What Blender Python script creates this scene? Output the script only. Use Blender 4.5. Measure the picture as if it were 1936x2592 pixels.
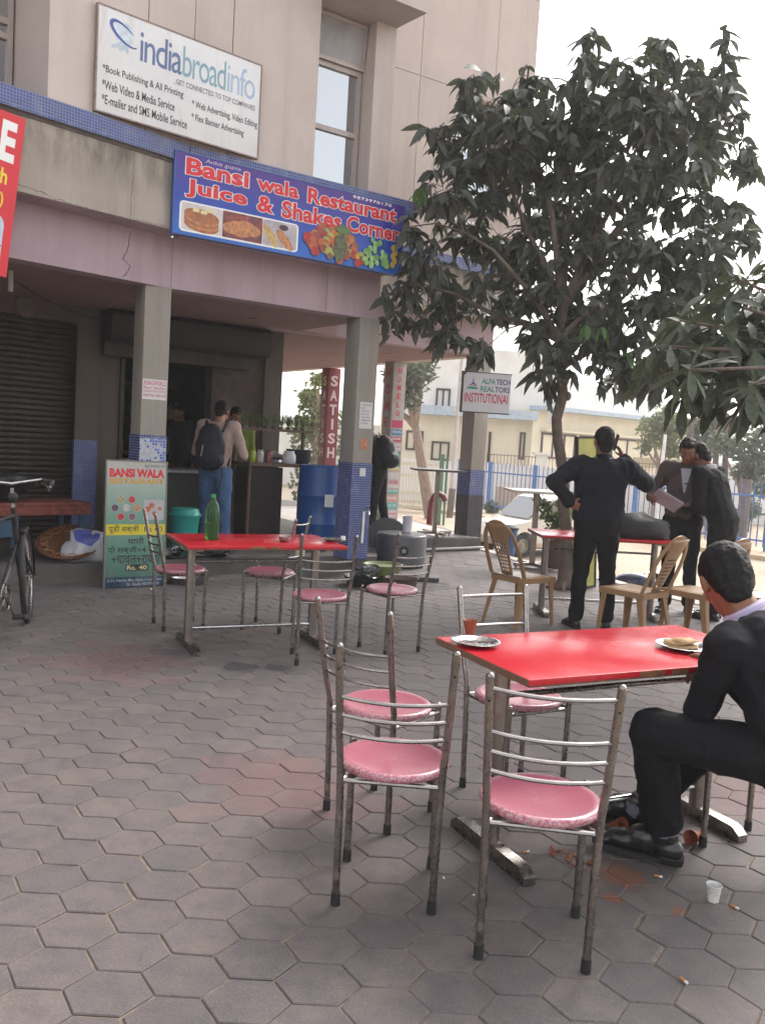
import bpy, bmesh, math, random
from mathutils import Vector, Matrix, Euler, noise
from math import radians, sin, cos, pi, sqrt, atan2

random.seed(7)
for o in list(bpy.data.objects): bpy.data.objects.remove(o)
sc = bpy.context.scene
COL = sc.collection

# ------------------------------------------------------------------ camera
F, CH, PITCH, ROLL = 2220.0, 1.5, radians(4.66), radians(3.4)
W0, H0 = 1936.0, 2592.0
_r0 = Vector((1, 0, 0)); _u0 = Vector((0, sin(PITCH), cos(PITCH))); FW = Vector((0, cos(PITCH), -sin(PITCH)))
RT = _r0 * cos(ROLL) + _u0 * sin(ROLL); UP = _u0 * cos(ROLL) - _r0 * sin(ROLL)
cam_d = bpy.data.cameras.new('camera'); cam = bpy.data.objects.new('camera', cam_d); COL.objects.link(cam)
cam_d.sensor_fit = 'VERTICAL'; cam_d.sensor_height = 24.0; cam_d.lens = 24.0 * F / H0
cam_d.clip_start = 0.05; cam_d.clip_end = 3000
cam.matrix_world = Matrix(((RT.x, UP.x, -FW.x, 0), (RT.y, UP.y, -FW.y, 0), (RT.z, UP.z, -FW.z, CH), (0, 0, 0, 1)))
sc.camera = cam
sc.render.resolution_x = 764; sc.render.resolution_y = 1024

# ------------------------------------------------------------------ world, sun, exposure
SUN_EL, SUN_AZ = radians(42), radians(38)          # azimuth measured from +Y towards +X
wd = bpy.data.worlds.new('World'); sc.world = wd; wd.use_nodes = True
nt = wd.node_tree; nt.nodes.clear()
sky = nt.nodes.new('ShaderNodeTexSky'); sky.sky_type = 'NISHITA'; sky.sun_disc = False
sky.sun_elevation = SUN_EL; sky.sun_rotation = SUN_AZ
sky.air_density = 1.0; sky.dust_density = 3.0; sky.ozone_density = 1.0
hs = nt.nodes.new('ShaderNodeHueSaturation'); hs.inputs['Saturation'].default_value = 0.16
bg = nt.nodes.new('ShaderNodeBackground'); bg.inputs['Strength'].default_value = 0.15
wo = nt.nodes.new('ShaderNodeOutputWorld')
nt.links.new(sky.outputs[0], hs.inputs['Color']); nt.links.new(hs.outputs[0], bg.inputs[0]); nt.links.new(bg.outputs[0], wo.inputs[0])
sl = bpy.data.lights.new('sun', 'SUN'); sl.energy = 0.75; sl.angle = radians(22); sl.color = (1.0, 0.93, 0.84)
so = bpy.data.objects.new('sun', sl); COL.objects.link(so)
sd = Vector((sin(SUN_AZ) * cos(SUN_EL), cos(SUN_AZ) * cos(SUN_EL), sin(SUN_EL)))
so.rotation_euler = sd.to_track_quat('Z', 'Y').to_euler(); so.location = (20, 25, 30)
sc.view_settings.view_transform = 'Standard'; sc.view_settings.look = 'None'
sc.view_settings.exposure = 1.62; sc.view_settings.gamma = 1.0
sc.render.engine = 'CYCLES'
sc.cycles.max_bounces = 6; sc.cycles.diffuse_bounces = 3; sc.cycles.glossy_bounces = 3
sc.cycles.transmission_bounces = 6; sc.cycles.transparent_max_bounces = 8

# ------------------------------------------------------------------ survey helpers (sight lines of the photograph onto known surfaces)
def ray(u, v): return FW + RT * ((u - W0 / 2) / F) + UP * ((H0 / 2 - v) / F)
def g(u, v, z=0.0):
    d = ray(u, v); return Vector((0, 0, CH)) + d * ((z - CH) / d.z)
def w(u, v, Y):
    d = ray(u, v); return Vector((0, 0, CH)) + d * (Y / d.y)

# ------------------------------------------------------------------ mesh builder
class MB:
    def __init__(s): s.v = []; s.f = []; s.sm = []
    def add(s, vs, fs, smooth=False, M=None):
        n = len(s.v)
        s.v += [tuple(M @ Vector(p)) if M else tuple(p) for p in vs]
        s.f += [tuple(i + n for i in f) for f in fs]; s.sm += [smooth] * len(fs); return s
    def box(s, a, b, M=None, bev=0.0):
        x0, x1 = sorted((a[0], b[0])); y0, y1 = sorted((a[1], b[1])); z0, z1 = sorted((a[2], b[2]))
        if bev <= 0:
            vs = [(x0, y0, z0), (x1, y0, z0), (x1, y1, z0), (x0, y1, z0), (x0, y0, z1), (x1, y0, z1), (x1, y1, z1), (x0, y1, z1)]
            return s.add(vs, [(0, 3, 2, 1), (4, 5, 6, 7), (0, 1, 5, 4), (1, 2, 6, 5), (2, 3, 7, 6), (3, 0, 4, 7)], False, M)
        bm = bmesh.new(); bmesh.ops.create_cube(bm, size=1)
        for q in bm.verts: q.co = Vector(((x0 + x1) / 2 + q.co.x * (x1 - x0), (y0 + y1) / 2 + q.co.y * (y1 - y0), (z0 + z1) / 2 + q.co.z * (z1 - z0)))
        bmesh.ops.bevel(bm, geom=bm.edges[:], offset=bev, segments=2, profile=0.6, affect='EDGES')
        bm.verts.index_update()
        s.add([q.co.copy() for q in bm.verts], [tuple(q.index for q in f.verts) for f in bm.faces], False, M); bm.free(); return s
    def tube(s, pts, r, n=8, caps=True, M=None, closed=False):
        pts = [Vector(p) for p in pts]; m = len(pts)
        rs = r if isinstance(r, (list, tuple)) else [r] * m
        vs = []; T0 = None; N = None
        for i, p in enumerate(pts):
            if closed: T = (pts[(i + 1) % m] - pts[i - 1])
            else: T = (pts[min(i + 1, m - 1)] - pts[max(i - 1, 0)])
            T = T.normalized() if T.length > 1e-9 else Vector((0, 0, 1))
            if N is None:
                a = Vector((0, 0, 1)) if abs(T.z) < 0.9 else Vector((1, 0, 0)); N = T.cross(a).normalized()
            else:
                N = (N - T * N.dot(T)); N = N.normalized() if N.length > 1e-6 else T.orthogonal().normalized()
            B = T.cross(N)
            for k in range(n):
                a = 2 * pi * k / n; vs.append(p + (N * cos(a) + B * sin(a)) * rs[i])
        fs = []
        for i in range(m if closed else m - 1):
            j = (i + 1) % m
            for k in range(n): fs.append((i * n + k, i * n + (k + 1) % n, j * n + (k + 1) % n, j * n + k))
        if caps and not closed: fs.append(tuple(range(n))[::-1]); fs.append(tuple((m - 1) * n + k for k in range(n)))
        return s.add(vs, fs, True, M)
    def lathe(s, prof, n=20, M=None, cx=0, cy=0):
        vs = []; fs = []; m = len(prof)
        for (r, z) in prof:
            for k in range(n): a = 2 * pi * k / n; vs.append((cx + r * cos(a), cy + r * sin(a), z))
        for i in range(m - 1):
            for k in range(n): fs.append((i * n + k, i * n + (k + 1) % n, (i + 1) * n + (k + 1) % n, (i + 1) * n + k))
        if prof[0][0] > 1e-6: fs.append(tuple(range(n))[::-1])
        if prof[-1][0] > 1e-6: fs.append(tuple((m - 1) * n + k for k in range(n)))
        return s.add(vs, fs, True, M)
    def prism(s, poly, z0, z1, M=None, smooth=False):
        n = len(poly); vs = [(p[0], p[1], z0) for p in poly] + [(p[0], p[1], z1) for p in poly]
        fs = [tuple(range(n))[::-1], tuple(range(n, 2 * n))] + [(i, (i + 1) % n, n + (i + 1) % n, n + i) for i in range(n)]
        return s.add(vs, fs, smooth, M)
    def ball(s, c, r, seg=12, rings=8, M=None, R=None):
        rx, ry, rz = r if isinstance(r, (list, tuple, Vector)) else (r, r, r); vs = []; fs = []
        c = Vector(c)
        for i in range(rings + 1):
            t = pi * i / rings
            for k in range(seg):
                a = 2 * pi * k / seg; q = Vector((rx * sin(t) * cos(a), ry * sin(t) * sin(a), rz * cos(t)))
                if R: q = R @ q
                vs.append(c + q)
        for i in range(rings):
            for k in range(seg): fs.append((i * seg + k, (i + 1) * seg + k, (i + 1) * seg + (k + 1) % seg, i * seg + (k + 1) % seg))
        return s.add(vs, fs, True, M)
    def quad(s, a, b, c, d, M=None): return s.add([a, b, c, d], [(0, 1, 2, 3)], False, M)

MW = {}                                                   # world matrices of the things, by name
def mw(o): return MW.get(o.name, Matrix.Identity(4)) if o else Matrix.Identity(4)
def to_mesh(b, name):
    me = bpy.data.meshes.new(name); me.from_pydata([tuple(p) for p in b.v], [], b.f); me.update()
    me.polygons.foreach_set('use_smooth', b.sm)
    return me
def fixn(me):
    bm = bmesh.new(); bm.from_mesh(me); bmesh.ops.remove_doubles(bm, verts=bm.verts, dist=1e-5)
    bmesh.ops.recalc_face_normals(bm, faces=bm.faces); bm.to_mesh(me); bm.free()
def mk(name, b, mat, parent=None, M=None, world=False, fix=True, sharp=40):
    """link a builder (or mesh) as ONE mesh object; M = its local frame; world=True: builder/M are in world space"""
    me = b if isinstance(b, bpy.types.Mesh) else to_mesh(b, name)
    if fix and not isinstance(b, bpy.types.Mesh): fixn(me)
    if mat is not None and not me.materials: me.materials.append(mat)
    if sharp and not isinstance(b, bpy.types.Mesh):
        try: me.set_sharp_from_angle(angle=radians(sharp))
        except Exception: pass
    o = bpy.data.objects.new(name, me); COL.objects.link(o)
    m = M if M is not None else Matrix.Identity(4)
    if parent:
        o.parent = parent
        if world: m = mw(parent).inverted() @ m
    o.matrix_local = m
    MW[o.name] = mw(parent) @ m if parent else m
    return o
def tag(o, label=None, cat=None, group=None, kind=None):
    if label: o['label'] = label
    if cat: o['category'] = cat
    if group: o['group'] = group
    if kind: o['kind'] = kind
    return o
def thing(name, label, cat, loc=(0, 0, 0), rz=0.0, group=None, M=None):
    o = bpy.data.objects.new(name, None); COL.objects.link(o); o.empty_display_size = 0.1
    m = M if M is not None else Matrix.Translation(Vector(loc)) @ Matrix.Rotation(rz, 4, 'Z')
    o.matrix_local = m; MW[o.name] = m
    return tag(o, label, cat, group)
def dup(root, M, label=None, group=None, skip=()):
    r = root.copy(); COL.objects.link(r); r.matrix_local = M; MW[r.name] = M
    if label: r['label'] = label
    if group: r['group'] = group
    for ch in list(root.children):
        if ch.name.split('.')[0] in skip: continue
        c = ch.copy(); COL.objects.link(c); c.parent = r; c.matrix_local = ch.matrix_local.copy()
        for gch in list(ch.children):
            d = gch.copy(); COL.objects.link(d); d.parent = c; d.matrix_local = gch.matrix_local.copy()
    return r
def TR(x, y, z=0, rz=0): return Matrix.Translation((x, y, z)) @ Matrix.Rotation(rz, 4, 'Z')

_ts = bpy.data.scenes.new('workshop')
def evaluated(o):                                         # evaluate one object alone, away from the heavy scene
    _ts.collection.objects.link(o)
    with bpy.context.temp_override(scene=_ts, view_layer=_ts.view_layers[0]):
        dg = bpy.context.evaluated_depsgraph_get(); me = bpy.data.meshes.new_from_object(o.evaluated_get(dg))
    _ts.collection.objects.unlink(o); return me
# ------------------------------------------------------------------ materials
MATS = {}
class NT:
    def __init__(s, name):
        s.m = bpy.data.materials.new(name); s.m.use_nodes = True; s.t = s.m.node_tree
        s.b = s.t.nodes['Principled BSDF']; s.tc = None
    def n(s, typ, **kw):
        x = s.t.nodes.new(typ)
        for k, v in kw.items(): setattr(x, k, v)
        return x
    def l(s, a, b): s.t.links.new(a, b)
    def co(s, kind='Object'):
        if s.tc is None: s.tc = s.n('ShaderNodeTexCoord')
        return s.tc.outputs[kind]
    def pos(s):
        return s.n('ShaderNodeNewGeometry').outputs['Position']
    def noise(s, scale, detail=4, rough=0.55, vec=None, stretch=None):
        x = s.n('ShaderNodeTexNoise'); x.inputs['Scale'].default_value = scale; x.inputs['Detail'].default_value = detail
        x.inputs['Roughness'].default_value = rough
        v = vec if vec is not None else s.co()
        if stretch:
            mp = s.n('ShaderNodeMapping'); mp.inputs['Scale'].default_value = stretch; s.l(v, mp.inputs[0]); v = mp.outputs[0]
        s.l(v, x.inputs['Vector']); return x.outputs['Fac']
    def ramp(s, fac, stops):
        x = s.n('ShaderNodeValToRGB'); e = x.color_ramp.elements
        while len(e) > 1: e.remove(e[-1])
        for i, (p, c) in enumerate(stops):
            c = (c, c, c, 1) if isinstance(c, (int, float)) else tuple(c) + (1,) if len(c) == 3 else c
            if i == 0: e[0].position = p; e[0].color = c
            else: q = e.new(p); q.color = c
        s.l(fac, x.inputs[0]); return x.outputs[0]
    def mix(s, fac, a, b, mode='MIX'):
        x = s.n('ShaderNodeMix'); x.data_type = 'RGBA'; x.blend_type = mode
        for i, q in ((0, fac), (6, a), (7, b)):
            if isinstance(q, (int, float)): x.inputs[i].default_value = q if i == 0 else (q, q, q, 1)
            elif isinstance(q, tuple): x.inputs[i].default_value = q if len(q) == 4 else q + (1,)
            else: s.l(q, x.inputs[i])
        return x.outputs[2]
    def math(s, op, a, b=None, c=None):
        x = s.n('ShaderNodeMath', operation=op)
        for i, q in enumerate((a, b, c)):
            if q is None: continue
            if isinstance(q, (int, float)): x.inputs[i].default_value = q
            else: s.l(q, x.inputs[i])
        return x.outputs[0]
    def color(s, c):
        if isinstance(c, tuple): s.b.inputs['Base Color'].default_value = c + (1,)
        else: s.l(c, s.b.inputs['Base Color'])
    def rough(s, r):
        if isinstance(r, (int, float)): s.b.inputs['Roughness'].default_value = r
        else: s.l(r, s.b.inputs['Roughness'])
    def bump(s, h, strength=0.3, dist=0.01):
        x = s.n('ShaderNodeBump'); x.inputs['Strength'].default_value = strength; x.inputs['Distance'].default_value = dist
        s.l(h, x.inputs['Height']); s.l(x.outputs[0], s.b.inputs['Normal'])
def mat(name, col, rough=0.6, metal=0.0, var=0.15, scale=6.0, bump=0.0, bscale=40.0, spec=None, tint=None, stretch=None, coat=0.0):
    """generic procedural surface: colour with a soft mottling, optional second tint, fine relief"""
    if name in MATS: return MATS[name]
    k = NT(name)
    f = k.noise(scale, 5, 0.6, stretch=stretch)
    lo = tuple(max(0, c * (1 - var)) for c in col); hi = tuple(min(1, c * (1 + var)) for c in col)
    c = k.ramp(f, [(0.3, lo), (0.7, hi)])
    if tint:
        f2 = k.noise(scale * 0.37, 3); c = k.mix(k.ramp(f2, [(0.45, 0.0), (0.75, 0.7)]), c, tint)
    k.color(c); k.b.inputs['Metallic'].default_value = metal
    rr = k.ramp(k.noise(scale * 2.3, 4), [(0.3, max(0.02, rough - 0.08)), (0.7, min(1, rough + 0.1))]); k.rough(rr)
    if spec is not None: k.b.inputs['Specular IOR Level'].default_value = spec
    if coat: k.b.inputs['Coat Weight'].default_value = coat
    if bump: k.bump(k.noise(bscale, 4, 0.6), bump, 0.004)
    MATS[name] = k.m; return k.m

def m_wall(name, col, dirt, lines=None):
    k = NT(name); P = k.pos()
    f = k.noise(1.2, 6, 0.65, P); c = k.ramp(f, [(0.3, tuple(x * 0.9 for x in col)), (0.7, tuple(min(1, x * 1.07) for x in col))])
    st = k.noise(1.0, 5, 0.6, P, stretch=(5.0, 5.0, 0.45)); c = k.mix(k.ramp(st, [(0.48, 0.0), (0.8, 0.65)]), c, dirt)
    sp = k.noise(90, 3, 0.7, P); c = k.mix(k.ramp(sp, [(0.35, 0.18), (0.6, 0.0)]), c, tuple(x * 0.55 for x in col))
    if lines:                                              # stains gathering below one height (z, reach)
        z, reach = lines
        sx = k.n('ShaderNodeSeparateXYZ'); k.l(P, sx.inputs[0])
        t = k.math('DIVIDE', k.math('SUBTRACT', z, sx.outputs[2]), reach)
        t = k.math('SUBTRACT', 1.0, k.math('ABSOLUTE', t)); t = k.math('MULTIPLY', k.math('MAXIMUM', t, 0.0), k.ramp(k.noise(2.2, 5, 0.65, P, stretch=(2, 2, 0.6)), [(0.42, 0.0), (0.62, 1.0)]))
        c = k.mix(k.math('MULTIPLY', t, 0.8), c, (0.09, 0.085, 0.07))
    k.color(c); k.rough(0.92); k.b.inputs['Specular IOR Level'].default_value = 0.2
    k.bump(k.noise(160, 4, 0.7, P), 0.35, 0.004)
    MATS[name] = k.m; return k.m

def m_mosaic(name, worn=0.25):
    k = NT(name); sx = k.n('ShaderNodeSeparateXYZ'); k.l(k.co(), sx.inputs[0])
    cx = k.n('ShaderNodeCombineXYZ'); k.l(k.math('ADD', sx.outputs[0], sx.outputs[1]), cx.inputs[0]); k.l(sx.outputs[2], cx.inputs[1])
    br = k.n('ShaderNodeTexBrick'); br.offset = 0.0; br.squash = 1.0
    br.inputs['Scale'].default_value = 1.0; br.inputs['Brick Width'].default_value = 0.025; br.inputs['Row Height'].default_value = 0.025
    br.inputs['Mortar Size'].default_value = 0.0026; br.inputs['Mortar Smooth'].default_value = 0.1
    br.inputs['Color1'].default_value = (0.012, 0.028, 0.16, 1); br.inputs['Color2'].default_value = (0.03, 0.06, 0.28, 1)
    br.inputs['Mortar'].default_value = (0.24, 0.26, 0.34, 1)
    k.l(cx.outputs[0], br.inputs['Vector'])
    c = k.mix(k.ramp(k.noise(9, 4), [(0.5, 0.0), (0.8, worn)]), br.outputs['Color'], (0.45, 0.47, 0.52))
    c = k.mix(k.ramp(k.noise(2.1, 4), [(0.5, 0.0), (0.85, 0.5)]), c, (0.10, 0.09, 0.10))
    k.color(c); k.rough(k.math('ADD', k.math('MULTIPLY', br.outputs['Fac'], 0.6), 0.22))
    k.bump(k.math('SUBTRACT', 1.0, br.outputs['Fac']), 0.5, 0.002)
    MATS[name] = k.m; return k.m

def m_mosaic_broken(name):
    k = NT(name); sx = k.n('ShaderNodeSeparateXYZ'); k.l(k.co(), sx.inputs[0])
    cx = k.n('ShaderNodeCombineXYZ'); k.l(k.math('ADD', sx.outputs[0], sx.outputs[1]), cx.inputs[0]); k.l(sx.outputs[2], cx.inputs[1])
    br = k.n('ShaderNodeTexBrick'); br.offset = 0.0
    br.inputs['Scale'].default_value = 1.0; br.inputs['Brick Width'].default_value = 0.026; br.inputs['Row Height'].default_value = 0.026
    br.inputs['Mortar Size'].default_value = 0.003; br.inputs['Color1'].default_value = (0.03, 0.07, 0.34, 1); br.inputs['Color2'].default_value = (0.07, 0.13, 0.48, 1)
    br.inputs['Mortar'].default_value = (0.4, 0.42, 0.47, 1); k.l(cx.outputs[0], br.inputs['Vector'])
    vo = k.n('ShaderNodeTexWhiteNoise'); sn = k.n('ShaderNodeVectorMath', operation='SNAP'); k.l(cx.outputs[0], sn.inputs[0]); sn.inputs[1].default_value = (0.026, 0.026, 1)
    k.l(sn.outputs[0], vo.inputs[0])
    ms = k.math('ADD', k.math('MULTIPLY', vo.outputs['Value'], 0.45), k.noise(7, 3))
    c = k.mix(k.ramp(ms, [(0.66, 0.0), (0.68, 1.0)]), br.outputs['Color'], k.ramp(k.noise(30, 3), [(0.3, (0.32, 0.34, 0.37)), (0.7, (0.5, 0.52, 0.55))]))
    k.color(c); k.rough(0.5); MATS[name] = k.m; return k.m

def m_paver(name, attr, pink=False):
    k = NT(name); P = k.pos()
    if attr:
        a = k.n('ShaderNodeAttribute'); a.attribute_name = 'tone'; r = a.outputs['Fac']
    else: r = k.n('ShaderNodeObjectInfo').outputs['Random']
    if pink: c = k.ramp(k.math('FRACT', k.math('MULTIPLY', r, 7.3)), [(0.0, (0.140, 0.094, 0.095)), (1.0, (0.172, 0.108, 0.107))])
    else: c = k.ramp(r, [(0.0, (0.110, 0.093, 0.094)), (0.35, (0.125, 0.105, 0.106)), (0.7, (0.138, 0.115, 0.113)), (1.0, (0.158, 0.128, 0.122))])
    if attr: c = k.mix(k.math('GREATER_THAN', r, 1.2), c, (0.155, 0.101, 0.101))
    big = k.noise(0.8, 4, 0.6, P); c = k.mix(k.ramp(big, [(0.35, 0.0), (0.7, 0.55)]), c, (0.175, 0.148, 0.138))
    mid = k.noise(11, 5, 0.7, P); c = k.mix(k.ramp(mid, [(0.38, 0.55), (0.56, 0.0)]), c, (0.078, 0.070, 0.074)); c = k.mix(k.ramp(k.noise(3.4, 6, 0.75, P), [(0.50, 0.0), (0.66, 0.42)]), c, (0.20, 0.160, 0.135)); c = k.mix(k.ramp(k.noise(31, 3, 0.8, P), [(0.64, 0.0), (0.72, 0.6)]), c, (0.06, 0.053, 0.055))
    fi = k.noise(140, 4, 0.75, P); c = k.mix(k.ramp(fi, [(0.3, 0.35), (0.5, 0.0), (0.7, 0.35)]), c, k.ramp(fi, [(0.4, (0.07, 0.065, 0.065)), (0.6, (0.29, 0.26, 0.245))]))
    for (x, y, rad, amt) in ((-0.36, 3.66, 0.42, 0.22), (-1.62, 5.45, 0.46, 0.2), (-1.35, 2.0, 0.35, 0.2), (1.5, 2.05, 0.45, 0.2), (1.75, 3.9, 0.5, 0.2)):     # red-brown dust stains in the concrete
        d = k.n('ShaderNodeVectorMath', operation='DISTANCE'); k.l(P, d.inputs[0]); d.inputs[1].default_value = (x, y, 0)
        t = k.math('SUBTRACT', 1.0, k.math('DIVIDE', d.outputs['Value'], rad))
        t = k.math('ADD', t, k.math('MULTIPLY', k.math('SUBTRACT', k.noise(5, 4, 0.6, P), 0.5), 1.1))
        c = k.mix(k.math('MULTIPLY', k.ramp(t, [(0.2, 0.0), (0.5, 1.0)]), amt), c, (0.235, 0.105, 0.10))
    for (x, y, rad) in ((-0.86, 5.52, 0.17), (-0.62, 5.56, 0.12), (0.35, 9.2, 0.6), (-0.5, 8.9, 0.7)):   # oil and water stains
        d = k.n('ShaderNodeVectorMath', operation='DISTANCE'); k.l(P, d.inputs[0]); d.inputs[1].default_value = (x, y, 0)
        t = k.math('SUBTRACT', 1.0, k.math('DIVIDE', d.outputs['Value'], rad))
        t = k.math('ADD', t, k.math('MULTIPLY', k.math('SUBTRACT', k.noise(9, 4, 0.6, P), 0.5), 1.4))
        c = k.mix(k.math('MULTIPLY', k.ramp(t, [(0.2, 0.0), (0.45, 1.0)]), 0.7), c, (0.045, 0.042, 0.045))
    for (x, y, rad) in ((0.93, 3.02, 0.14), (0.86, 2.86, 0.055), (1.06, 2.80, 0.05)):                   # curry stains by the shoe
        d = k.n('ShaderNodeVectorMath', operation='DISTANCE'); k.l(P, d.inputs[0]); d.inputs[1].default_value = (x, y, 0)
        t = k.math('SUBTRACT', 1.0, k.math('DIVIDE', d.outputs['Value'], rad))
        t = k.math('ADD', t, k.math('MULTIPLY', k.math('SUBTRACT', k.noise(22, 4, 0.6, P), 0.5), 1.3))
        c = k.mix(k.math('MULTIPLY', k.ramp(t, [(0.25, 0.0), (0.6, 1.0)]), 0.65), c, (0.24, 0.09, 0.04))
    k.color(c); k.rough(k.ramp(mid, [(0.3, 0.62), (0.7, 0.85)])); k.b.inputs['Specular IOR Level'].default_value = 0.35
    k.bump(k.math('ADD', fi, k.math('MULTIPLY', mid, 1.5)), 0.35, 0.003)
    MATS[name] = k.m; return k.m

def m_steel(name, rust=0.25, base=(0.36, 0.33, 0.31), rough=0.2):
    k = NT(name)
    c = k.ramp(k.noise(25, 4), [(0.3, tuple(x * 0.75 for x in base)), (0.7, base)])
    rm = k.ramp(k.noise(13, 5, 0.6), [(0.60 - rust * 0.2, 0.0), (0.80 - rust * 0.15, 0.8)])
    c = k.mix(rm, c, (0.15, 0.10, 0.075)); k.color(c)
    k.l(k.math('SUBTRACT', 1.0, k.math('MULTIPLY', rm, 0.6)), k.b.inputs['Metallic'])
    k.rough(k.math('ADD', k.math('MULTIPLY', rm, 0.5), k.ramp(k.noise(60, 3), [(0.3, rough), (0.7, rough + 0.16)])))
    MATS[name] = k.m; return k.m

def m_seat(name):
    k = NT(name); sx = k.n('ShaderNodeSeparateXYZ'); k.l(k.co(), sx.inputs[0])
    ln = k.n('ShaderNodeVectorMath', operation='LENGTH'); cx = k.n('ShaderNodeCombineXYZ'); k.l(sx.outputs[0], cx.inputs[0]); k.l(sx.outputs[1], cx.inputs[1]); k.l(cx.outputs[0], ln.inputs[0])
    oi = k.n('ShaderNodeObjectInfo'); ad = k.n('ShaderNodeVectorMath', operation='ADD'); k.l(k.co(), ad.inputs[0]); k.l(oi.outputs['Location'], ad.inputs[1]); V = ad.outputs[0]
    c = k.ramp(k.noise(14, 5, 0.6, V), [(0.3, (0.36, 0.092, 0.132)), (0.7, (0.39, 0.105, 0.148))])
    rim = k.ramp(ln.outputs['Value'], [(0.155, 0.0), (0.178, 1.0)])
    wn = k.math('MULTIPLY', rim, k.ramp(k.noise(110, 4, 0.75, V), [(0.46, 0.0), (0.56, 1.0)]))
    cen = k.math('MULTIPLY', k.ramp(ln.outputs['Value'], [(0.0, 0.6), (0.10, 0.0)]), k.ramp(k.noise(60, 4, 0.7, V), [(0.4, 0.0), (0.65, 1.0)]))
    c = k.mix(k.math('MAXIMUM', k.math('MULTIPLY', wn, 0.55), k.math('MULTIPLY', cen, 0.3)), c, (0.62, 0.50, 0.50))
    k.color(c); k.rough(k.ramp(k.noise(8, 3, 0.5, V), [(0.3, 0.27), (0.7, 0.34)])); k.b.inputs['Specular IOR Level'].default_value = 0.55
    k.b.inputs['Coat Weight'].default_value = 0.3; k.b.inputs['Coat Roughness'].default_value = 0.2
    MATS[name] = k.m; return k.m

def m_leaf(name, top, back, trans=0.25):
    k = NT(name); P = k.pos()
    oi = k.n('ShaderNodeObjectInfo')
    f = k.math('FRACT', k.math('ADD', k.noise(3.0, 4, 0.7, P), oi.outputs['Random']))
    c = k.ramp(k.noise(2.4, 5, 0.7, P), [(0.3, tuple(x * 0.55 for x in top)), (0.5, top), (0.72, tuple(min(1, x * 1.5) for x in top))])
    c = k.mix(k.ramp(k.noise(40, 3, 0.6, P), [(0.42, 0.0), (0.75, 0.5)]), c, (0.20, 0.19, 0.18))
    ge = k.n('ShaderNodeNewGeometry'); c = k.mix(k.math('MULTIPLY', ge.outputs['Backfacing'], 0.6), c, back)
    k.color(c); k.rough(0.55); k.b.inputs['Specular IOR Level'].default_value = 0.35
    tr = k.n('ShaderNodeBsdfTranslucent'); k.l(k.mix(0.5, c, (0.10, 0.16, 0.03)), tr.inputs[0])
    mx = k.n('ShaderNodeMixShader'); mx.inputs[0].default_value = trans
    out = k.t.nodes['Material Output']; k.l(k.b.outputs[0], mx.inputs[1]); k.l(tr.outputs[0], mx.inputs[2]); k.l(mx.outputs[0], out.inputs[0])
    MATS[name] = k.m; return k.m

def m_glass(name, col=(0.5, 0.55, 0.6), rough=0.03, dark=0.03):
    k = NT(name); k.color((.42, .44, .46) if dark <= .03 else (dark, dark, dark * 1.1)); k.b.inputs['Metallic'].default_value = 0.85 if dark <= .03 else 0.0; k.rough(rough); k.b.inputs['Specular IOR Level'].default_value = 1.0
    k.b.inputs['IOR'].default_value = 1.9
    k.bump(k.noise(2.5, 2), 0.03, 0.01); MATS[name] = k.m; return k.m
def m_clear(name, col, rough=0.05):
    k = NT(name); k.color(col); k.rough(rough); k.b.inputs['Transmission Weight'].default_value = 0.9; k.b.inputs['IOR'].default_value = 1.3
    MATS[name] = k.m; return k.m

cream = m_wall('stucco_cream', (0.56, 0.48, 0.44), (0.42, 0.36, 0.325))
creamlow = m_wall('stucco_stained', (0.40, 0.355, 0.305), (0.24, 0.21, 0.17), lines=(3.78, 0.35))
lilac = m_wall('paint_lilac', (0.46, 0.355, 0.395), (0.32, 0.22, 0.24))
ceilpink = m_wall('paint_ceiling', (0.34, 0.225, 0.22), (0.22, 0.15, 0.15))
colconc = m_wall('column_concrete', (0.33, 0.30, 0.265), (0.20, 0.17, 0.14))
colconc2 = m_wall('column_shaded', (0.13, 0.11, 0.095), (0.07, 0.06, 0.055))  # darker copy of the column concrete, porch shade put into its colour
mosaic = m_mosaic('mosaic_blue'); mosaicB = m_mosaic_broken('mosaic_broken')
steel = m_steel('steel_worn', 0.22); steel2 = m_steel('steel_table', 0.12, (0.34, 0.30, 0.27), 0.3); chrome = m_steel('steel_bright', 0.0, (0.72, 0.72, 0.72), 0.14)
seatm = m_seat('seat_pink')
rubber = mat('rubber', (0.018, 0.017, 0.017), 0.7)
redlam = mat('laminate_red', (0.50, 0.016, 0.028), 0.24, 0, 0.03, 1.2, spec=0.5)
plyedge = mat('ply_edge', (0.16, 0.09, 0.055), 0.7, 0, 0.4, 30, stretch=(1, 1, 12))
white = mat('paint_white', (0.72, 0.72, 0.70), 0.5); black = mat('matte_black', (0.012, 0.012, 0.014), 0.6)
greyc = mat('grey_dark', (0.06, 0.06, 0.062), 0.6)
# ================================================================== GROUND
ZR = -1.0                                                 # the road lies about a metre below the plaza
k = NT('road_dust'); P = k.pos()
c = k.ramp(k.noise(0.35, 6, 0.65, P), [(0.3, (0.36, 0.27, 0.19)), (0.5, (0.48, 0.39, 0.29)), (0.7, (0.56, 0.48, 0.38))])
c = k.mix(k.ramp(k.noise(9, 5, 0.7, P), [(0.4, 0.4), (0.62, 0.0)]), c, (0.20, 0.14, 0.10)); k.color(c); k.rough(0.95)
k.bump(k.noise(12, 5, 0.7, P), 0.5, 0.03); road_m = k.m
b = MB(); b.quad((-150, -60, ZR), (250, -60, ZR), (250, 320, ZR), (-150, 320, ZR)); tag(mk('ground', b, road_m, fix=False), kind='structure')
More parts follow.
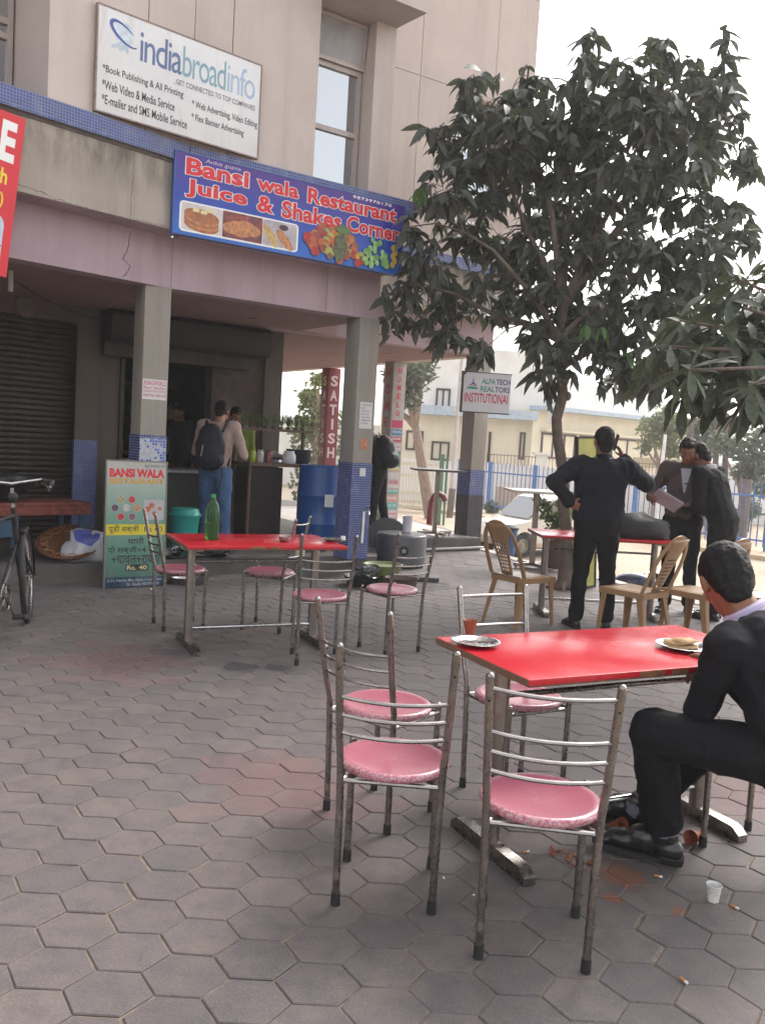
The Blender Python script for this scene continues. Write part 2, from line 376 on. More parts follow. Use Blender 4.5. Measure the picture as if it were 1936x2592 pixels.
# sandy bed under the pavers; its outline is the plaza edge
EDGE = [Vector((1.50, 12.95, 0)), Vector((1.98, 11.65, 0)), g(1427, 1445), g(1560, 1470), g(1704, 1510), Vector((4.5, 7.4, 0)), Vector((7.0, 3.2, 0)), Vector((10.5, -3, 0))]
PLAZA = [(-14, -6)] + [(10.5, -6)] + [(p.x, p.y) for p in EDGE[::-1]] + [(1.2, 15.5), (0.6, 18.2), (-4, 21), (-14, 12)]
sand = mat('joint_sand', (0.22, 0.17, 0.125), 0.95, 0, 0.35, 30, bump=0.4, bscale=120, tint=(0.10, 0.085, 0.075))
b = MB(); b.prism(PLAZA, ZR - 0.3, -0.0045); tag(mk('plaza_ground', b, sand, world=True), kind='structure')
dirt = mat('side_dirt', (0.36, 0.24, 0.16), 0.95, 0, 0.3, 4, bump=0.5, bscale=14)
b = MB(); b.prism([(0.0, 12.3), (1.4, 13.0), (1.2, 15.4), (0.6, 18.0), (-4, 20.8), (-4, 14)], -0.004, 0.0); tag(mk('side_ground', b, dirt), kind='structure')
# hexagonal pavers
SH = 0.1145; GAP = 0.0022
KX, KY = 1.07, 0.95; hx = SH * 1.5 * KX; hy = SH * sqrt(3) * KY
paver_m = m_paver('paver_concrete', False); paver_p = m_paver('paver_pink', False, True); paver_all = m_paver('paver_concrete_far', True)
def in_poly(x, y, poly):
    c = False; n = len(poly)
    for i in range(n):
        x0, y0 = poly[i]; x1, y1 = poly[(i + 1) % n]
        if (y0 > y) != (y1 > y) and x < (x1 - x0) * (y - y0) / (y1 - y0) + x0: c = not c
    return c
KERB = [(-14, -6), (10.4, -6)] + [(p.x - 0.15, p.y - 0.12) for p in EDGE[::-1]] + [(1.42, 12.72), (0.0, 11.75), (-0.05, 9.96), (-1.53, 9.36), (-2.75, 8.19), (-4.2, 7.1), (-9, 2)]
def hexmesh(name, seed, mm=None):
    rnd = random.Random(seed); r = SH - GAP
    top = []; mid = []; bot = []
    for i in range(6):
        a = pi / 3 * i; rr = r * (1 + rnd.uniform(-0.02, 0.012)); 
        top.append(((rr - 0.004) * cos(a), (rr - 0.004) * sin(a), 0.0)); mid.append((rr * cos(a), rr * sin(a), -0.003)); bot.append((rr * cos(a), rr * sin(a), -0.03))
    vs = [(p[0] * KX, p[1] * KY, p[2]) for p in top + mid + bot]; fs = [tuple(range(6))]
    for i in range(6):
        j = (i + 1) % 6; fs += [(6 + i, 6 + j, j, i), (12 + i, 12 + j, 6 + j, 6 + i)]
    me = bpy.data.meshes.new(name); me.from_pydata(vs, [], fs); me.update(); me.materials.append(mm or paver_m); return me
HM = [hexmesh('paver_mesh', i) for i in range(8)]; HP = [hexmesh('paver_pink_mesh', i + 20, paver_p) for i in range(3)]
def is_pink(x, y):
    for (a, c_, r_) in ((-.36, 3.66, .42), (-1.62, 5.45, .45), (-1.5, 2.05, .3), (1.55, 2.0, .34), (1.75, 3.9, .4)):
        if (x - a) ** 2 + ((y - c_) * .9) ** 2 < (r_ * (.8 + .35 * sin(x * 37 + y * 53))) ** 2: return True
    return False
cells = []
rnd = random.Random(3)
for i in range(-60, 70):
    for j in range(-10, 75):
        x = 0.819 + i * hx; y = 2.40 + (j + (0.5 if i % 2 else 0)) * hy
        if not in_poly(x, y, KERB) or y < 1.0: continue
        q = Vector((x, y, 0)) - Vector((0, 0, CH)); dz = q.dot(FW)
        if dz < 0.5: continue
        u = W0 / 2 + F * q.dot(RT) / dz; v = H0 / 2 - F * q.dot(UP) / dz
        if u < -420 or u > W0 + 420 or v > H0 + 420: continue
        inview = -60 < u < W0 + 60 and v < H0 + 90
        cells.append((0 if inview else 1, x * x + y * y, x, y))
cells.sort()
paving = thing('paving', None, None); paving['kind'] = 'structure'
far = MB(); tones = []
for n, (_, d, x, y) in enumerate(cells):
    dx, dy = rnd.uniform(-.0025, .0025), rnd.uniform(-.0025, .0025); tilt = Euler((max(-.006, min(.006, rnd.gauss(0, .003))), max(-.006, min(.006, rnd.gauss(0, .003))), rnd.gauss(0, .012))); dz = max(-.0003, rnd.gauss(0, .0012))
    M = Matrix.Translation((x + dx, y + dy, dz)) @ tilt.to_matrix().to_4x4()
    if n < 300:
        o = bpy.data.objects.new('paver', rnd.choice(HP if is_pink(x, y) else HM)); COL.objects.link(o); o.parent = paving; o.matrix_local = M
    else:
        me = HM[n % 8]; far.add([q.co.copy() for q in me.vertices], [tuple(p.vertices) for p in me.polygons], False, M)
        tones += [1.5 if is_pink(x, y) else rnd.random()] * len(me.polygons)
fm = to_mesh(far, 'paver_field'); at = fm.attributes.new('tone', 'FLOAT', 'FACE'); at.data.foreach_set('value', tones); fm.materials.append(paver_all)
o = mk('paver_field', fm, None, paving); o['kind'] = 'stuff'
# pale kerb stones along the plaza edge
kerbm = mat('kerb_stone', (0.46, 0.42, 0.37), 0.85, 0, 0.15, 8, bump=0.3)
kb = thing('kerb', None, None); kb['kind'] = 'structure'
for i in range(len(EDGE) - 1):
    a, c = EDGE[i], EDGE[i + 1]; L = (c - a).length; n = max(1, round(L / 0.6)); th = atan2(c.y - a.y, c.x - a.x)
    for q in range(n):
        p = a + (c - a) * (q / n); b = MB(); b.box((0.004, -0.16, -0.3), (L / n - 0.004, -0.01, 0.012 + random.uniform(-.003, .004)), bev=0.008)
        mk('kerb_stone', b, kerbm, kb, TR(p.x, p.y, 0, th))
# the far pavement and the strip in front of the fence
b = MB(); FA_, FB_ = Vector((2.2, 33.4, ZR)), Vector((13.2, 20.2, ZR)); d = (FB_ - FA_).normalized(); nn = Vector((-d.y, d.x, 0)) * -1
if nn.y > 0: nn = -nn
b.prism([(p.x, p.y) for p in (FA_ - d * 6 - nn * 1.5, FA_ - d * 6 + nn * 1.2, FB_ + d * 8 + nn * 1.2, FB_ + d * 8 - nn * 1.5)], ZR + 0.004, ZR + 0.12)
tag(mk('far_pavement', b, mat('dry_earth', (0.50, 0.37, 0.25), 0.95, 0, 0.3, 3, bump=0.6, bscale=10, tint=(0.42, 0.36, 0.22))), kind='structure')

# ================================================================== BUILDING
CR1 = Vector((-2.09, 8.34, 0)); CR2 = Vector((-0.15, 9.68, 0)); TB = atan2(CR2.y - CR1.y, CR2.x - CR1.x); LB = (CR2 - CR1).length
TA = radians(46.9); TC = radians(32.7); CD = Vector((-0.18, 11.8, 0))
FRA = TR(CR1.x, CR1.y, 0, TA); FRB = TR(CR1.x, CR1.y, 0, TB); FRC = TR(CD.x, CD.y, 0, TC)
def onf(u, v, FR, y=0.0):                                 # sight line onto the plane y = const of a facade frame, result in that frame
    inv = FR.inverted(); o = inv @ Vector((0, 0, CH)); d = (inv.to_3x3() @ ray(u, v)); t = (y - o.y) / d.y; return o + d * t
bld = thing('commercial_building', 'tan stuccoed two storey building with blue tile band, columned arcade and rolling shutters', 'building', (CR1.x, CR1.y, 0), TB)
def P(name, b, m, FR=FRB, **k2): return mk(name, b, m, bld, FR, world=True, **k2)
OV = 0.25; ZS, ZB0, ZB1, ZT = 3.27, 3.875, 4.03, 13.0
sA = -0.03; sB = 0.03; sEnd = LB + 0.0
SC_END = onf(1356, 163, FRC, -OV).x
groove = mat('groove_dark', (0.12, 0.10, 0.09), 0.9)
# facade A : cream above, recessed window bay far left
cA = onf(121, 254, FRA, -OV).x
b = MB(); b.box((cA, -OV, ZB1), (sA - 0.0, 0.1, ZT)); P('upper_wall', b, cream, FRA)
b = MB(); b.box((-13, -OV, ZS), (sA, 0.1, ZB0)); P('parapet_wall', b, creamlow, FRA)
b = MB(); b.box((-13, 0.02, 2.8), (-0.0, 0.22, ZS)); P('beam', b, lilac, FRA)
b = MB(); b.box((-13, -OV - 0.045, ZB0), (sA - 0.03, 0.1, ZB1)); P('tile_band', b, mosaic, FRA)
b = MB(); b.box((-13, -OV - 0.01, ZB0 - 0.03), (sA - 0.01, 0.1, ZB0)); P('shadow_gap_strip', b, groove, FRA)  # dark strip paints in the shadow gap below the tile band
# deep reveal of the left bay with its window
b = MB(); b.box((cA - 3.2, 0.45, ZB1), (cA + 0.1, 0.6, ZT)); b.box((cA - 5.2, -OV, ZB1), (cA - 3.2, 0.5, ZT)); b.box((cA + 0.0, 0.1, ZB1), (cA + 0.12, 0.6, ZT)); P('reveal_wall', b, cream, FRA)
wt = mat('window_frame_alu', (0.42, 0.36, 0.33), 0.4, 0.2, 0.08)
glass = m_glass('window_glass')
frosted = mat('frosted_glass', (0.34, 0.33, 0.33), 0.35, 0, 0.2, 5, tint=(0.16, 0.14, 0.13))
def window(FR, x0, x1, z0, z1, y, trans, name='window', top_frosted=None):
    b = MB(); t = 0.045
    b.box((x0, y, z0), (x0 + t, y + 0.07, z1)); b.box((x1 - t, y, z0), (x1, y + 0.07, z1))
    b.box((x0 + t, y + .001, z0), (x1 - t, y + 0.069, z0 + t)); b.box((x0 + t, y + .001, z1 - t), (x1 - t, y + 0.069, z1))
    for z in trans: b.box((x0 + t, y + .002, z), (x1 - t, y + 0.068, z + 0.05))
    f = P(name, b, wt, FR)
    zs = [z0 + t] + list(trans) + [z1 - t]
    for i in range(len(zs) - 1):
        b = MB(); a = zs[i] + (0.05 if i else 0); b.box((x0 + t, y + 0.03, a), (x1 - t, y + 0.037, zs[i + 1]))
        mk('pane', b, frosted if top_frosted is not None and i >= top_frosted else glass, f)
    return f
window(FRA, cA - 3.1, cA - 0.02 - 0.0, ZB1 + 0.02, 7.6, 0.36, (4.62, 4.74), top_frosted=2)
# facade B
pL = onf(931, 483, FRB, -OV).x; pR = onf(981, 489, FRB, -OV).x; wL = onf(792, 448, FRB, -OV).x
ZW = 5.72
b = MB(); b.box((sB, -OV, ZB1), (wL, 0.1, ZT)); P('upper_wall', b, cream)
b = MB(); b.box((pL, -OV, ZB1), (pR, 0.1, ZW)); P('pillar', b, cream)
b = MB(); b.box((wL, -OV, ZW + 0.16), (pR, 0.1, ZT)); P('upper_wall', b, cream)
b = MB(); b.box((wL, -0.02, ZB1), (pL, 0.1, ZW)); 
window(FRB, wL + 0.0, pL - 0.012, ZB1 + 0.01, ZW - 0.005, -0.03, (4.60, 5.22), top_frosted=2)
# the tilted top sash standing slightly open
b = MB(); Ms = Matrix.Translation((wL, -0.06, 5.27)) @ Matrix.Rotation(radians(7), 4, 'X'); x1 = pL - wL - 0.01
for q in (((0.0, 0, 0), (x1, .03, .035)), ((0.0, 0, .40), (x1, .03, .435)), ((0.0, .001, .035), (.035, .029, .40)), ((x1 - .035, .001, .035), (x1, .029, .40))): b.box(q[0], q[1], Ms)
sash = P('open_sash', b, wt); b = MB(); b.box((.035, .012, .035), (x1 - .035, .018, .40), Ms); mk('pane', b, frosted, sash)
b = MB(); b.box((wL, 0.05, ZB1), (pL, 0.3, ZW)); P('room_dark', b, black)  # black block stands in for the unlit room behind the panes
tip = FRB.inverted() @ g(1081, 33, ZW); mid_ = FRB.inverted() @ g(946, 0, ZW + 0.14)
b = MB(); b.prism([(wL, -0.24), (wL, tip.y), (tip.x, tip.y), (pR + 0.0, -0.24)], ZW, ZW + 0.16)
b.box((wL, -0.24, ZW), (pR, 0.12, ZW + 0.158)); P('window_canopy', b, cream)
b = MB(); b.box((sB, -OV, ZS), (sEnd + .0, 0.1, ZB0)); P('parapet_wall', b, creamlow)
b = MB(); b.box((0.0, 0.02, 2.8), (sEnd - .01, 0.22, ZS)); P('beam', b, lilac)
b = MB(); b.box((sB - 0.015, -OV - 0.045, ZB0), (sEnd + 0.14, 0.1, ZB1)); P('tile_band', b, mosaic)
b = MB(); b.box((sB, -OV - 0.01, ZB0 - 0.03), (sEnd + 0.1, 0.1, ZB0)); P('shadow_gap_strip', b, groove)  # the same painted shadow gap along facade B
b = MB(); b.box((sEnd - 0.3, 0.1, ZS), (sEnd - 0.05, 2.2, ZT)); P('return_wall', b, cream)
# soffit strip under the overhang of A and B
b = MB(); b.box((-13, -OV + .02, ZS - 0.004), (-0.03, 0.02, ZS + 0.02)); P('soffit_strip', b, lilac, FRA); b = MB(); b.box((0.03, -OV + .02, ZS - 0.004), (sEnd - .01, 0.02, ZS + 0.02)); P('soffit_strip', b, lilac, FRB)
# facade C
wz0, wz1 = 4.71, 6.17; wx0 = onf(1159, 252, FRC, -OV).x; wx1 = onf(1277, 545, FRC, -OV).x
for (x0, x1, z0, z1) in ((-1.6, 0.235, ZB1, 6.2), (0.243, wx0, ZB1, 6.2), (-1.6, 0.235, 6.208, 7.7), (0.243, 1.46, 6.208, 7.7), (1.468, SC_END, 6.208, 7.7), (wx0, wx1, ZB1, wz0), (wx1, SC_END, ZB1, 6.2), (-1.6, SC_END, 7.708, ZT), (wx0, wx1, wz1, 6.2)):
    b = MB(); b.box((x0, -OV, z0), (x1, 0.0, z1)); P('wall_panel', b, cream, FRC)
b = MB(); b.box((-1.6, -OV + 0.012, ZB1), (wx0 - .01, 0.02, ZT - .01)); b.box((wx1 + .01, -OV + 0.012, ZB1), (SC_END - .01, 0.02, ZT - .01)); b.box((wx0 - .01, -OV + 0.012, wz1 + .01), (wx1 + .01, 0.02, ZT - .012)); P('backing', b, groove, FRC)
window(FRC, wx0 + .01, wx1 - .01, wz0 + .01, wz1 - .01, -0.06, (5.2, 5.25), top_frosted=None)
b = MB(); b.box((wx0 + .01, .05, wz0), (wx1 - .01, .3, wz1)); P('room_dark', b, black, FRC)  # black block in place of the unlit interior of this window
b = MB(); b.box((wx0 - .04, -OV - .06, wz0 - .05), (wx1 + .04, -OV + .0, wz0)); P('window_sill', b, cream, FRC)
b = MB(); b.box((-1.6, -OV, ZS), (SC_END, 0.1, ZB0)); P('parapet_wall', b, creamlow, FRC)
sc3 = onf(1245, 905, FRC, 0.02).x
b = MB(); b.box((-1.6, 0.02, 2.8), (sc3, 0.22, ZS)); P('beam', b, lilac, FRC)
b = MB(); b.box((-1.6, -OV - 0.045, ZB0), (SC_END + .03, 0.1, ZB1)); P('tile_band', b, mosaic, FRC)
# side of the building, turning back from the last column, and the roof mass behind
b = MB(); b.box((SC_END - 0.2, 0.0, ZS), (SC_END, 9.5, ZT)); b.box((sc3 - 0.2, 0.22, 2.8), (sc3 - .01, 9.5, ZS)); P('side_wall', b, cream, FRC)
# grooves of facade A/B (recessed joints set as thin dark fillets)
for u0, v0, FR in ((378, 20, FRA), (593, 40, FRB)):
    x = onf(u0, v0, FR, -OV).x; b = MB(); b.box((x - .004, -OV - .0015, ZB1), (x + .004, -OV + .01, ZT)); P('wall_joint', b, groove, FR)
x = onf(600, 650, FRB, 0.02).x
b = MB(); b.box((1.68, .0185, 2.81), (1.684, .03, ZS)); P('wall_joint', b, groove)
# hairline crack creeping along the bottom of the parapet and down from the band
def crack(pts, FR, y, name='crack', r=0.0022):
    out = []; rr = random.Random(len(pts))
    for i in range(len(pts) - 1):
        p, q = onf(*pts[i], FR, y), onf(*pts[i + 1], FR, y); n = 7
        for t in range(n): out.append(p.lerp(q, t / n) + Vector((rr.uniform(-.008, .008), 0, rr.uniform(-.008, .008))))
    out.append(onf(*pts[-1], FR, y)); b = MB(); b.tube(out, [r * rr.uniform(.5, 1.3) for _ in out], 4); P(name, b, groove, FR)
crack([(35, 462), (90, 480), (140, 502), (185, 516), (225, 528), (262, 543), (300, 548), (360, 560), (420, 572)], FRA, -OV - .0005)
crack([(340, 385), (338, 440), (332, 500), (330, 560)], FRA, -OV - .0005)
crack([(330, 590), (326, 625), (312, 655), (330, 675), (322, 692), (311, 700)], FRA, 0.018, r=0.003)
# slab / porch ceiling, one polygon over the whole arcade
inA = FRA.inverted()
def W(FR, x, y): p = FR @ Vector((x, y, 0)); return (p.x, p.y)
c3 = W(FRC, sc3 - .02, 0.2); c3b = W(FRC, sc3 - .02, 9.4)
CEIL = [W(FRA, -12.9, .05), W(FRA, -0.1, .05), W(FRB, 0.05, .05), W(FRB, LB - .03, .05), W(FRB, LB - .03, 1.7), W(FRC, -0.5, .05), W(FRC, sc3 - .03, .05), W(FRC, sc3 - .03, 7.5), W(FRB, -3, 9.4), W(FRA, -12.9, 9)]
b = MB(); b.prism(CEIL, 2.803, 3.0); P('ceiling', b, ceilpink, Matrix.Identity(4))
# plinth of the arcade
fl = mat('floor_concrete', (0.115, 0.10, 0.093), 0.8, 0, 0.25, 3, bump=0.3, bscale=40, tint=(0.08, 0.075, 0.07))
fl2 = mat('floor_marble_dusty', (0.42, 0.37, 0.33), 0.55, 0, 0.15, 3)
PL = [(-12, -1.3), (-9, 2.0), (-4.2, 7.0), (-3.08, 7.93), (-2.72, 8.23), (-1.50, 9.24), (-0.03, 9.92), (-0.06, 11.6), (1.44, 12.62), (0.45, 14.95), (-0.85, 17.0), (-5, 20), (-12, 8)]
b = MB(); b.prism(PL, -0.25, 0.18); P('plinth', b, fl, Matrix.Identity(4))
b = MB(); b.prism([(-0.1, 11.75), (1.30, 12.66), (0.40, 14.85), (-0.85, 16.9), (-2.6, 15.5), (-0.9, 12.6)], 0.17, 0.186); P('floor_screed', b, fl2, Matrix.Identity(4))
b = MB(); b.tube([(0.05, 11.66, .04), (0.75, 12.1, .04), (1.48, 12.58, .05)], 0.018, 8); P('drain_pipe', b, mat('pipe_grey', (0.45, 0.43, 0.4), 0.5), Matrix.Identity(4))
# columns
def column(FR, x1, y0, tile_top, name='column', wd_=0.25, dp=0.28, conc=colconc, tilem=mosaic, band=None, z0=0.18):
    M0 = FR @ Matrix.Translation((x1 - wd_, y0, 0))
    b = MB(); b.box((0, 0, z0), (wd_, dp, 2.803), bev=0.006); c = P(name, b, conc, M0)
    if tile_top:
        b = MB(); b.box((-.006, -.006, z0), (wd_ + .006, dp + .006, tile_top)); mk('tile_cladding', b, tilem, c)
    return c, M0
c1, M1 = column(FRB, 0.0, 0.0, 1.42, tilem=mosaic)
b = MB(); b.box((-.004, -.0095, .8), (.254, -.0062, 1.39)); mk('broken_tiles', b, mosaicB, c1)
c2, M2 = column(FRB, LB, 0.0, 1.24)
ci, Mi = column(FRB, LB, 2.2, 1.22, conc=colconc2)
c3_, M3 = column(FRC, sc3, 0.02, 1.15, z0=0.1)
hc, MH = column(FRC, onf(1030, 918, FRC, 2.2).x, 2.2, None, conc=mat('home_column_paint', (0.40, 0.36, 0.34), 0.7))
scx = onf(863, 938, FRC, 4.6).x
sc_, MS = column(FRC, scx, 4.6, None, conc=mat('maroon_paint', (0.20, 0.035, 0.045), 0.6))
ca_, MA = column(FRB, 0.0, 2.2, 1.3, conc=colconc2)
# dark paint worn over the lower half of the last column
b = MB(); b.box((-.009, -.009, .1), (.259, .289, .78)); mk('dark_dado', b, mat('dado_dark', (0.075, 0.062, 0.07), 0.8, 0, 0.35, 6, tint=(0.035, 0.035, 0.06)), c3_)
# shop fronts on the back line: A = closed shutter, B = open
shut = mat('shutter_slats', (0.045, 0.036, 0.028), 0.55, 0.4, 0.3, 8, tint=(0.03, 0.024, 0.02))
yb = 2.25
sx1 = onf(307, 860, FRA, yb).x; ztop = onf(150, 812, FRA, yb).z
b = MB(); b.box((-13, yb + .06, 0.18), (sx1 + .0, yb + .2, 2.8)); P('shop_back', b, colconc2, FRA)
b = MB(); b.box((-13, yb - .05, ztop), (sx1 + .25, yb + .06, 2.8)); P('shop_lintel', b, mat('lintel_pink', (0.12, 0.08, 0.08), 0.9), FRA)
sh_ = bpy.data.objects.new('rolling_shutter', None); COL.objects.link(sh_); sh_.parent = bld; m_ = mw(bld).inverted() @ FRA; sh_.matrix_local = m_; MW[sh_.name] = FRA
NS = int((ztop - 0.2) / 0.062)
slat = MB(); slat.tube([(-3.4, 0, 0), (sx1, 0, 0)], 0.03, 10); 
for v_i, p_ in enumerate(slat.v): slat.v[v_i] = (p_[0], p_[1] * 0.5, p_[2])
sme = to_mesh(slat, 'slat'); fixn(sme); sme.materials.append(shut)
for i in range(NS + 1):
    o = bpy.data.objects.new('slat', sme); COL.objects.link(o); o.parent = sh_; o.matrix_local = Matrix.Translation((0, yb + 0.03, 0.21 + i * 0.062))
b = MB(); b.box((sx1, yb - .03, .18), (sx1 + .05, yb + .05, ztop)); mk('guide_rail', b, shut, sh_)
# wall piece and pier between the two shops
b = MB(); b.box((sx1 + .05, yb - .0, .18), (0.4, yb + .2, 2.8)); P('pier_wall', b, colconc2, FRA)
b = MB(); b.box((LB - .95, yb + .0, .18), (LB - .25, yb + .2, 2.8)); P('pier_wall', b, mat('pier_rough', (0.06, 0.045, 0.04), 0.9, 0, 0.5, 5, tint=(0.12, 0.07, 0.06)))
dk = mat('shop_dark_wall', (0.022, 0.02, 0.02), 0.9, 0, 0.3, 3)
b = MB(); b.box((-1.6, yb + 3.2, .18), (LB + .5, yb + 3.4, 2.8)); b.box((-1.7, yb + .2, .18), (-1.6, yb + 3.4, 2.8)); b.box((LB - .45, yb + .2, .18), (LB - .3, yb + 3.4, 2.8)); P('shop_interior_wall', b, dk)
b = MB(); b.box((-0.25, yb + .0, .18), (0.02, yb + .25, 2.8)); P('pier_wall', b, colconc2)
# shutter box over the open shop
bx1 = onf(684, 880, FRB, yb - .35).x
b = MB(); prof = [(0.0, 2.44), (0.0, 2.74), (-.06, 2.79), (-.32, 2.79), (-.38, 2.74), (-.38, 2.5), (-.33, 2.44)]
n = len(prof); vs = [(0.03, yb + y, z) for y, z in prof] + [(bx1, yb + y, z) for y, z in prof]
b.add(vs, [tuple(range(n))[::-1], tuple(range(n, 2 * n))] + [(i, (i + 1) % n, n + (i + 1) % n, n + i) for i in range(n)]); P('shutter_box', b, mat('shutter_box_dark', (0.018, 0.015, 0.015), 0.5, 0.3))
b = MB(); b.box((0.03, yb - .12, 2.28), (bx1 - .12, yb - .02, 2.44)); P('shutter_curtain', b, shut)
# roof slab and rear mass so that light does not fall through
b = MB(); b.box((-13, -OV, ZT), (0, 9, ZT + .2)); P('roof', b, cream, FRA)
b = MB(); b.box((-4, -OV, ZT + .21), (sEnd, 9, ZT + .4)); P('roof', b, cream)
b = MB(); b.box((-1.6, -OV, ZT + .41), (SC_END, 9.4, ZT + .6)); P('roof', b, cream, FRC)
b = MB(); b.box((-8, 9.2, .18), (1.0, 9.4, ZT)); P('rear_wall', b, cream, FRB)
# recessed ceiling lights
for u, v in ((275 / 3.304 + 900, 850 + 150 / 3.304), (380 + 1005 / 2.294, 780 + 308 / 2.294), (380 + 610 / 2.294, 780 + 60 / 2.294), (380 + 465 / 2.294, 780 + 100 / 2.294), (550, 868)):
    p = g(u, v, 2.8); b = MB(); b.lathe([(0.0, 2.79), (0.055, 2.788), (0.075, 2.80), (0.0, 2.801)], 16, None, p.x, p.y); P('ceiling_light', b, mat('lamp_brass', (0.22, 0.14, 0.10), 0.4, 0.3), Matrix.Identity(4))
# exhaust disc and cable over the closed shutter
p = w(63, 777, 8.4)
# ================================================================== BACKGROUND
def zat(u, v, Y): return w(u, v, Y).z
bcream = m_wall('far_cream', (0.82, 0.74, 0.57), (0.70, 0.62, 0.47)); bwhite = m_wall('far_white', (0.82, 0.80, 0.76), (0.72, 0.69, 0.64))
bblue = mat('far_blue', (0.42, 0.50, 0.57), 0.8); bdark = mat('far_dark_frame', (0.055, 0.04, 0.035), 0.5); bglass = m_glass('far_glass', dark=0.05)
YB = 38.0
def fwin(par, x0, x1, z0, z1, y, FR, nm=3, dark=bdark, gl=None):
    b = MB(); t = 0.09
    b.box((x0, y - .06, z0), (x0 + t, y + .1, z1)); b.box((x1 - t, y - .06, z0), (x1, y + .1, z1)); b.box((x0 + t, y - .06, z0), (x1 - t, y + .1, z0 + t)); b.box((x0 + t, y - .06, z1 - t), (x1 - t, y + .1, z1))
    for i in range(1, nm): x = x0 + (x1 - x0) * i / nm; b.box((x - .04, y - .05, z0 + t), (x + .04, y + .09, z1 - t))
    f = mk('window', b, dark, par, FR, world=True); b = MB(); b.box((x0 + t, y + .02, z0 + t), (x1 - t, y + .04, z1 - t)); mk('pane', b, gl or bglass, f)
# left block, frontal
def wx(u, v, Y=YB): return w(u, v, Y).x
hb = thing('yellow_house', 'cream yellow house with pale blue ledge and dark windows across the road', 'house', (wx(1200, 1150), YB, ZR))
I4 = Matrix.Identity(4)
xl, xc = wx(960, 1100), wx(1346, 1060)
ztl = zat(1200, 1057, YB); zt2 = zat(1200, 1034, YB)
b = MB(); b.box((xl, YB, ZR), (xc, YB + 6, ztl)); mk('wall', b, bcream, hb, I4, True)
b = MB(); b.box((wx(1060, 1040), YB - .9, ztl), (xc + .1, YB + .2, zt2)); mk('ledge', b, bblue, hb, I4, True)
b = MB(); b.box((xl, YB + .3, ztl), (wx(1420, 1000), YB + 7, zat(1200, 880, YB))); mk('upper_wall', b, bwhite, hb, I4, True)
fwin(hb, wx(1104, 1000), wx(1141, 1000), zat(1120, 1032, YB), zat(1120, 982, YB), YB + .3, I4, 2, gl=mat('screen_tan', (0.30, 0.24, 0.15), 0.8))
fwin(hb, wx(1027, 1110), wx(1071, 1110), zat(1050, 1140, YB), zat(1050, 1090, YB), YB, I4, 2)
fwin(hb, wx(1091, 1140), wx(1137, 1140), zat(1110, 1166, YB), zat(1110, 1117, YB), YB, I4, 2)
fwin(hb, wx(1236, 1120), wx(1241, 1120), zat(1240, 1170, YB), zat(1240, 1093, YB), YB, I4, 1)
fwin(hb, wx(1313, 1130), wx(1328, 1130), zat(1320, 1163, YB), zat(1320, 1094, YB), YB, I4, 1)
# right block, turning away
R0 = Vector((xc, YB - .3, 0)); a_ = w(1660, 1065, 45.0); TRB = atan2(6.5, a_.x - xc); FRR = TR(R0.x, R0.y, 0, TRB)
def rx(u, v, y=0.0): return onf(u, v, FRR, y)
r1 = rx(1400, 1042); r2 = rx(1655, 1066)
b = MB(); b.box((0, 0, ZR), (r2.x + 3, 6, r1.z)); mk('wall', b, bcream, hb, FRR, True)
b = MB(); b.box((rx(1386, 1030, -.8).x, -.8, r1.z), (r2.x + 3, .2, rx(1400, 1028, -.8).z)); mk('ledge', b, bblue, hb, FRR, True)
b = MB(); b.box((.4, .5, r1.z), (r2.x + 2, 7, rx(1560, 985, .5).z)); mk('roof_parapet', b, bwhite, hb, FRR, True)
q0 = rx(1368, 1094); q1 = rx(1368, 1160)
fwin(hb, rx(1368, 1120).x, rx(1455, 1120).x, q1.z, q0.z, 0, FRR, 3); fwin(hb, rx(1465, 1120).x, rx(1660, 1120).x, q1.z - .2, q0.z, 0, FRR, 5)
b = MB(); b.box((rx(1368, 1120).x - .1, -.35, q0.z + .06), (r2.x + 1, 0, q0.z + .14)); mk('sunshade', b, bcream, hb, FRR, True)
b = MB(); zz = rx(1600, 1180).z
for i in range(60): b.box((rx(1560, 1180).x + i * .09, -.9, zz), (rx(1560, 1180).x + i * .09 + .045, -.86, zz + .45))
mk('balcony_rail', b, mat('rail_tan', (0.42, 0.36, 0.22), 0.6), hb, FRR, True)
# compound wall of the house, with pillars and a low railing
YW = 35.5
cw = thing('compound_wall', 'low white compound wall with pillars and thin railing before the yellow house', 'wall', (wx(1250, 1200, YW), YW, ZR))
b = MB(); zc = zat(1290, 1182, YW); b.box((wx(1000, 1200, YW), YW, ZR), (wx(2050, 1200, YW), YW + .25, zc)); mk('wall', b, bwhite, cw, I4, True)
b = MB(); b.box((wx(1000, 1200, YW), YW - .04, zc), (wx(2050, 1200, YW), YW + .29, zc + .07)); mk('coping', b, bwhite, cw, I4, True)
for u in (1187, 1370, 1520, 1680, 1850):
    x = wx(u, 1160, YW); b = MB(); b.box((x - .22, YW - .1, ZR), (x + .22, YW + .35, zc + .55)); b.box((x - .33, YW - .2, zc + .55), (x + .33, YW + .45, zc + .66)); mk('pillar', b, bwhite, cw, I4, True)
b = MB(); rb = mat('rail_rust', (0.20, 0.11, 0.08), 0.7)
x = wx(1232, 1160, YW)
while x < wx(1700, 1160, YW): b.box((x, YW + .1, zc + .07), (x + .02, YW + .12, zc + .5)); x += 0.14
b.box((wx(1232, 1160, YW), YW + .095, zc + .44), (wx(1700, 1160, YW), YW + .125, zc + .47)); mk('railing', b, rb, cw, I4, True)
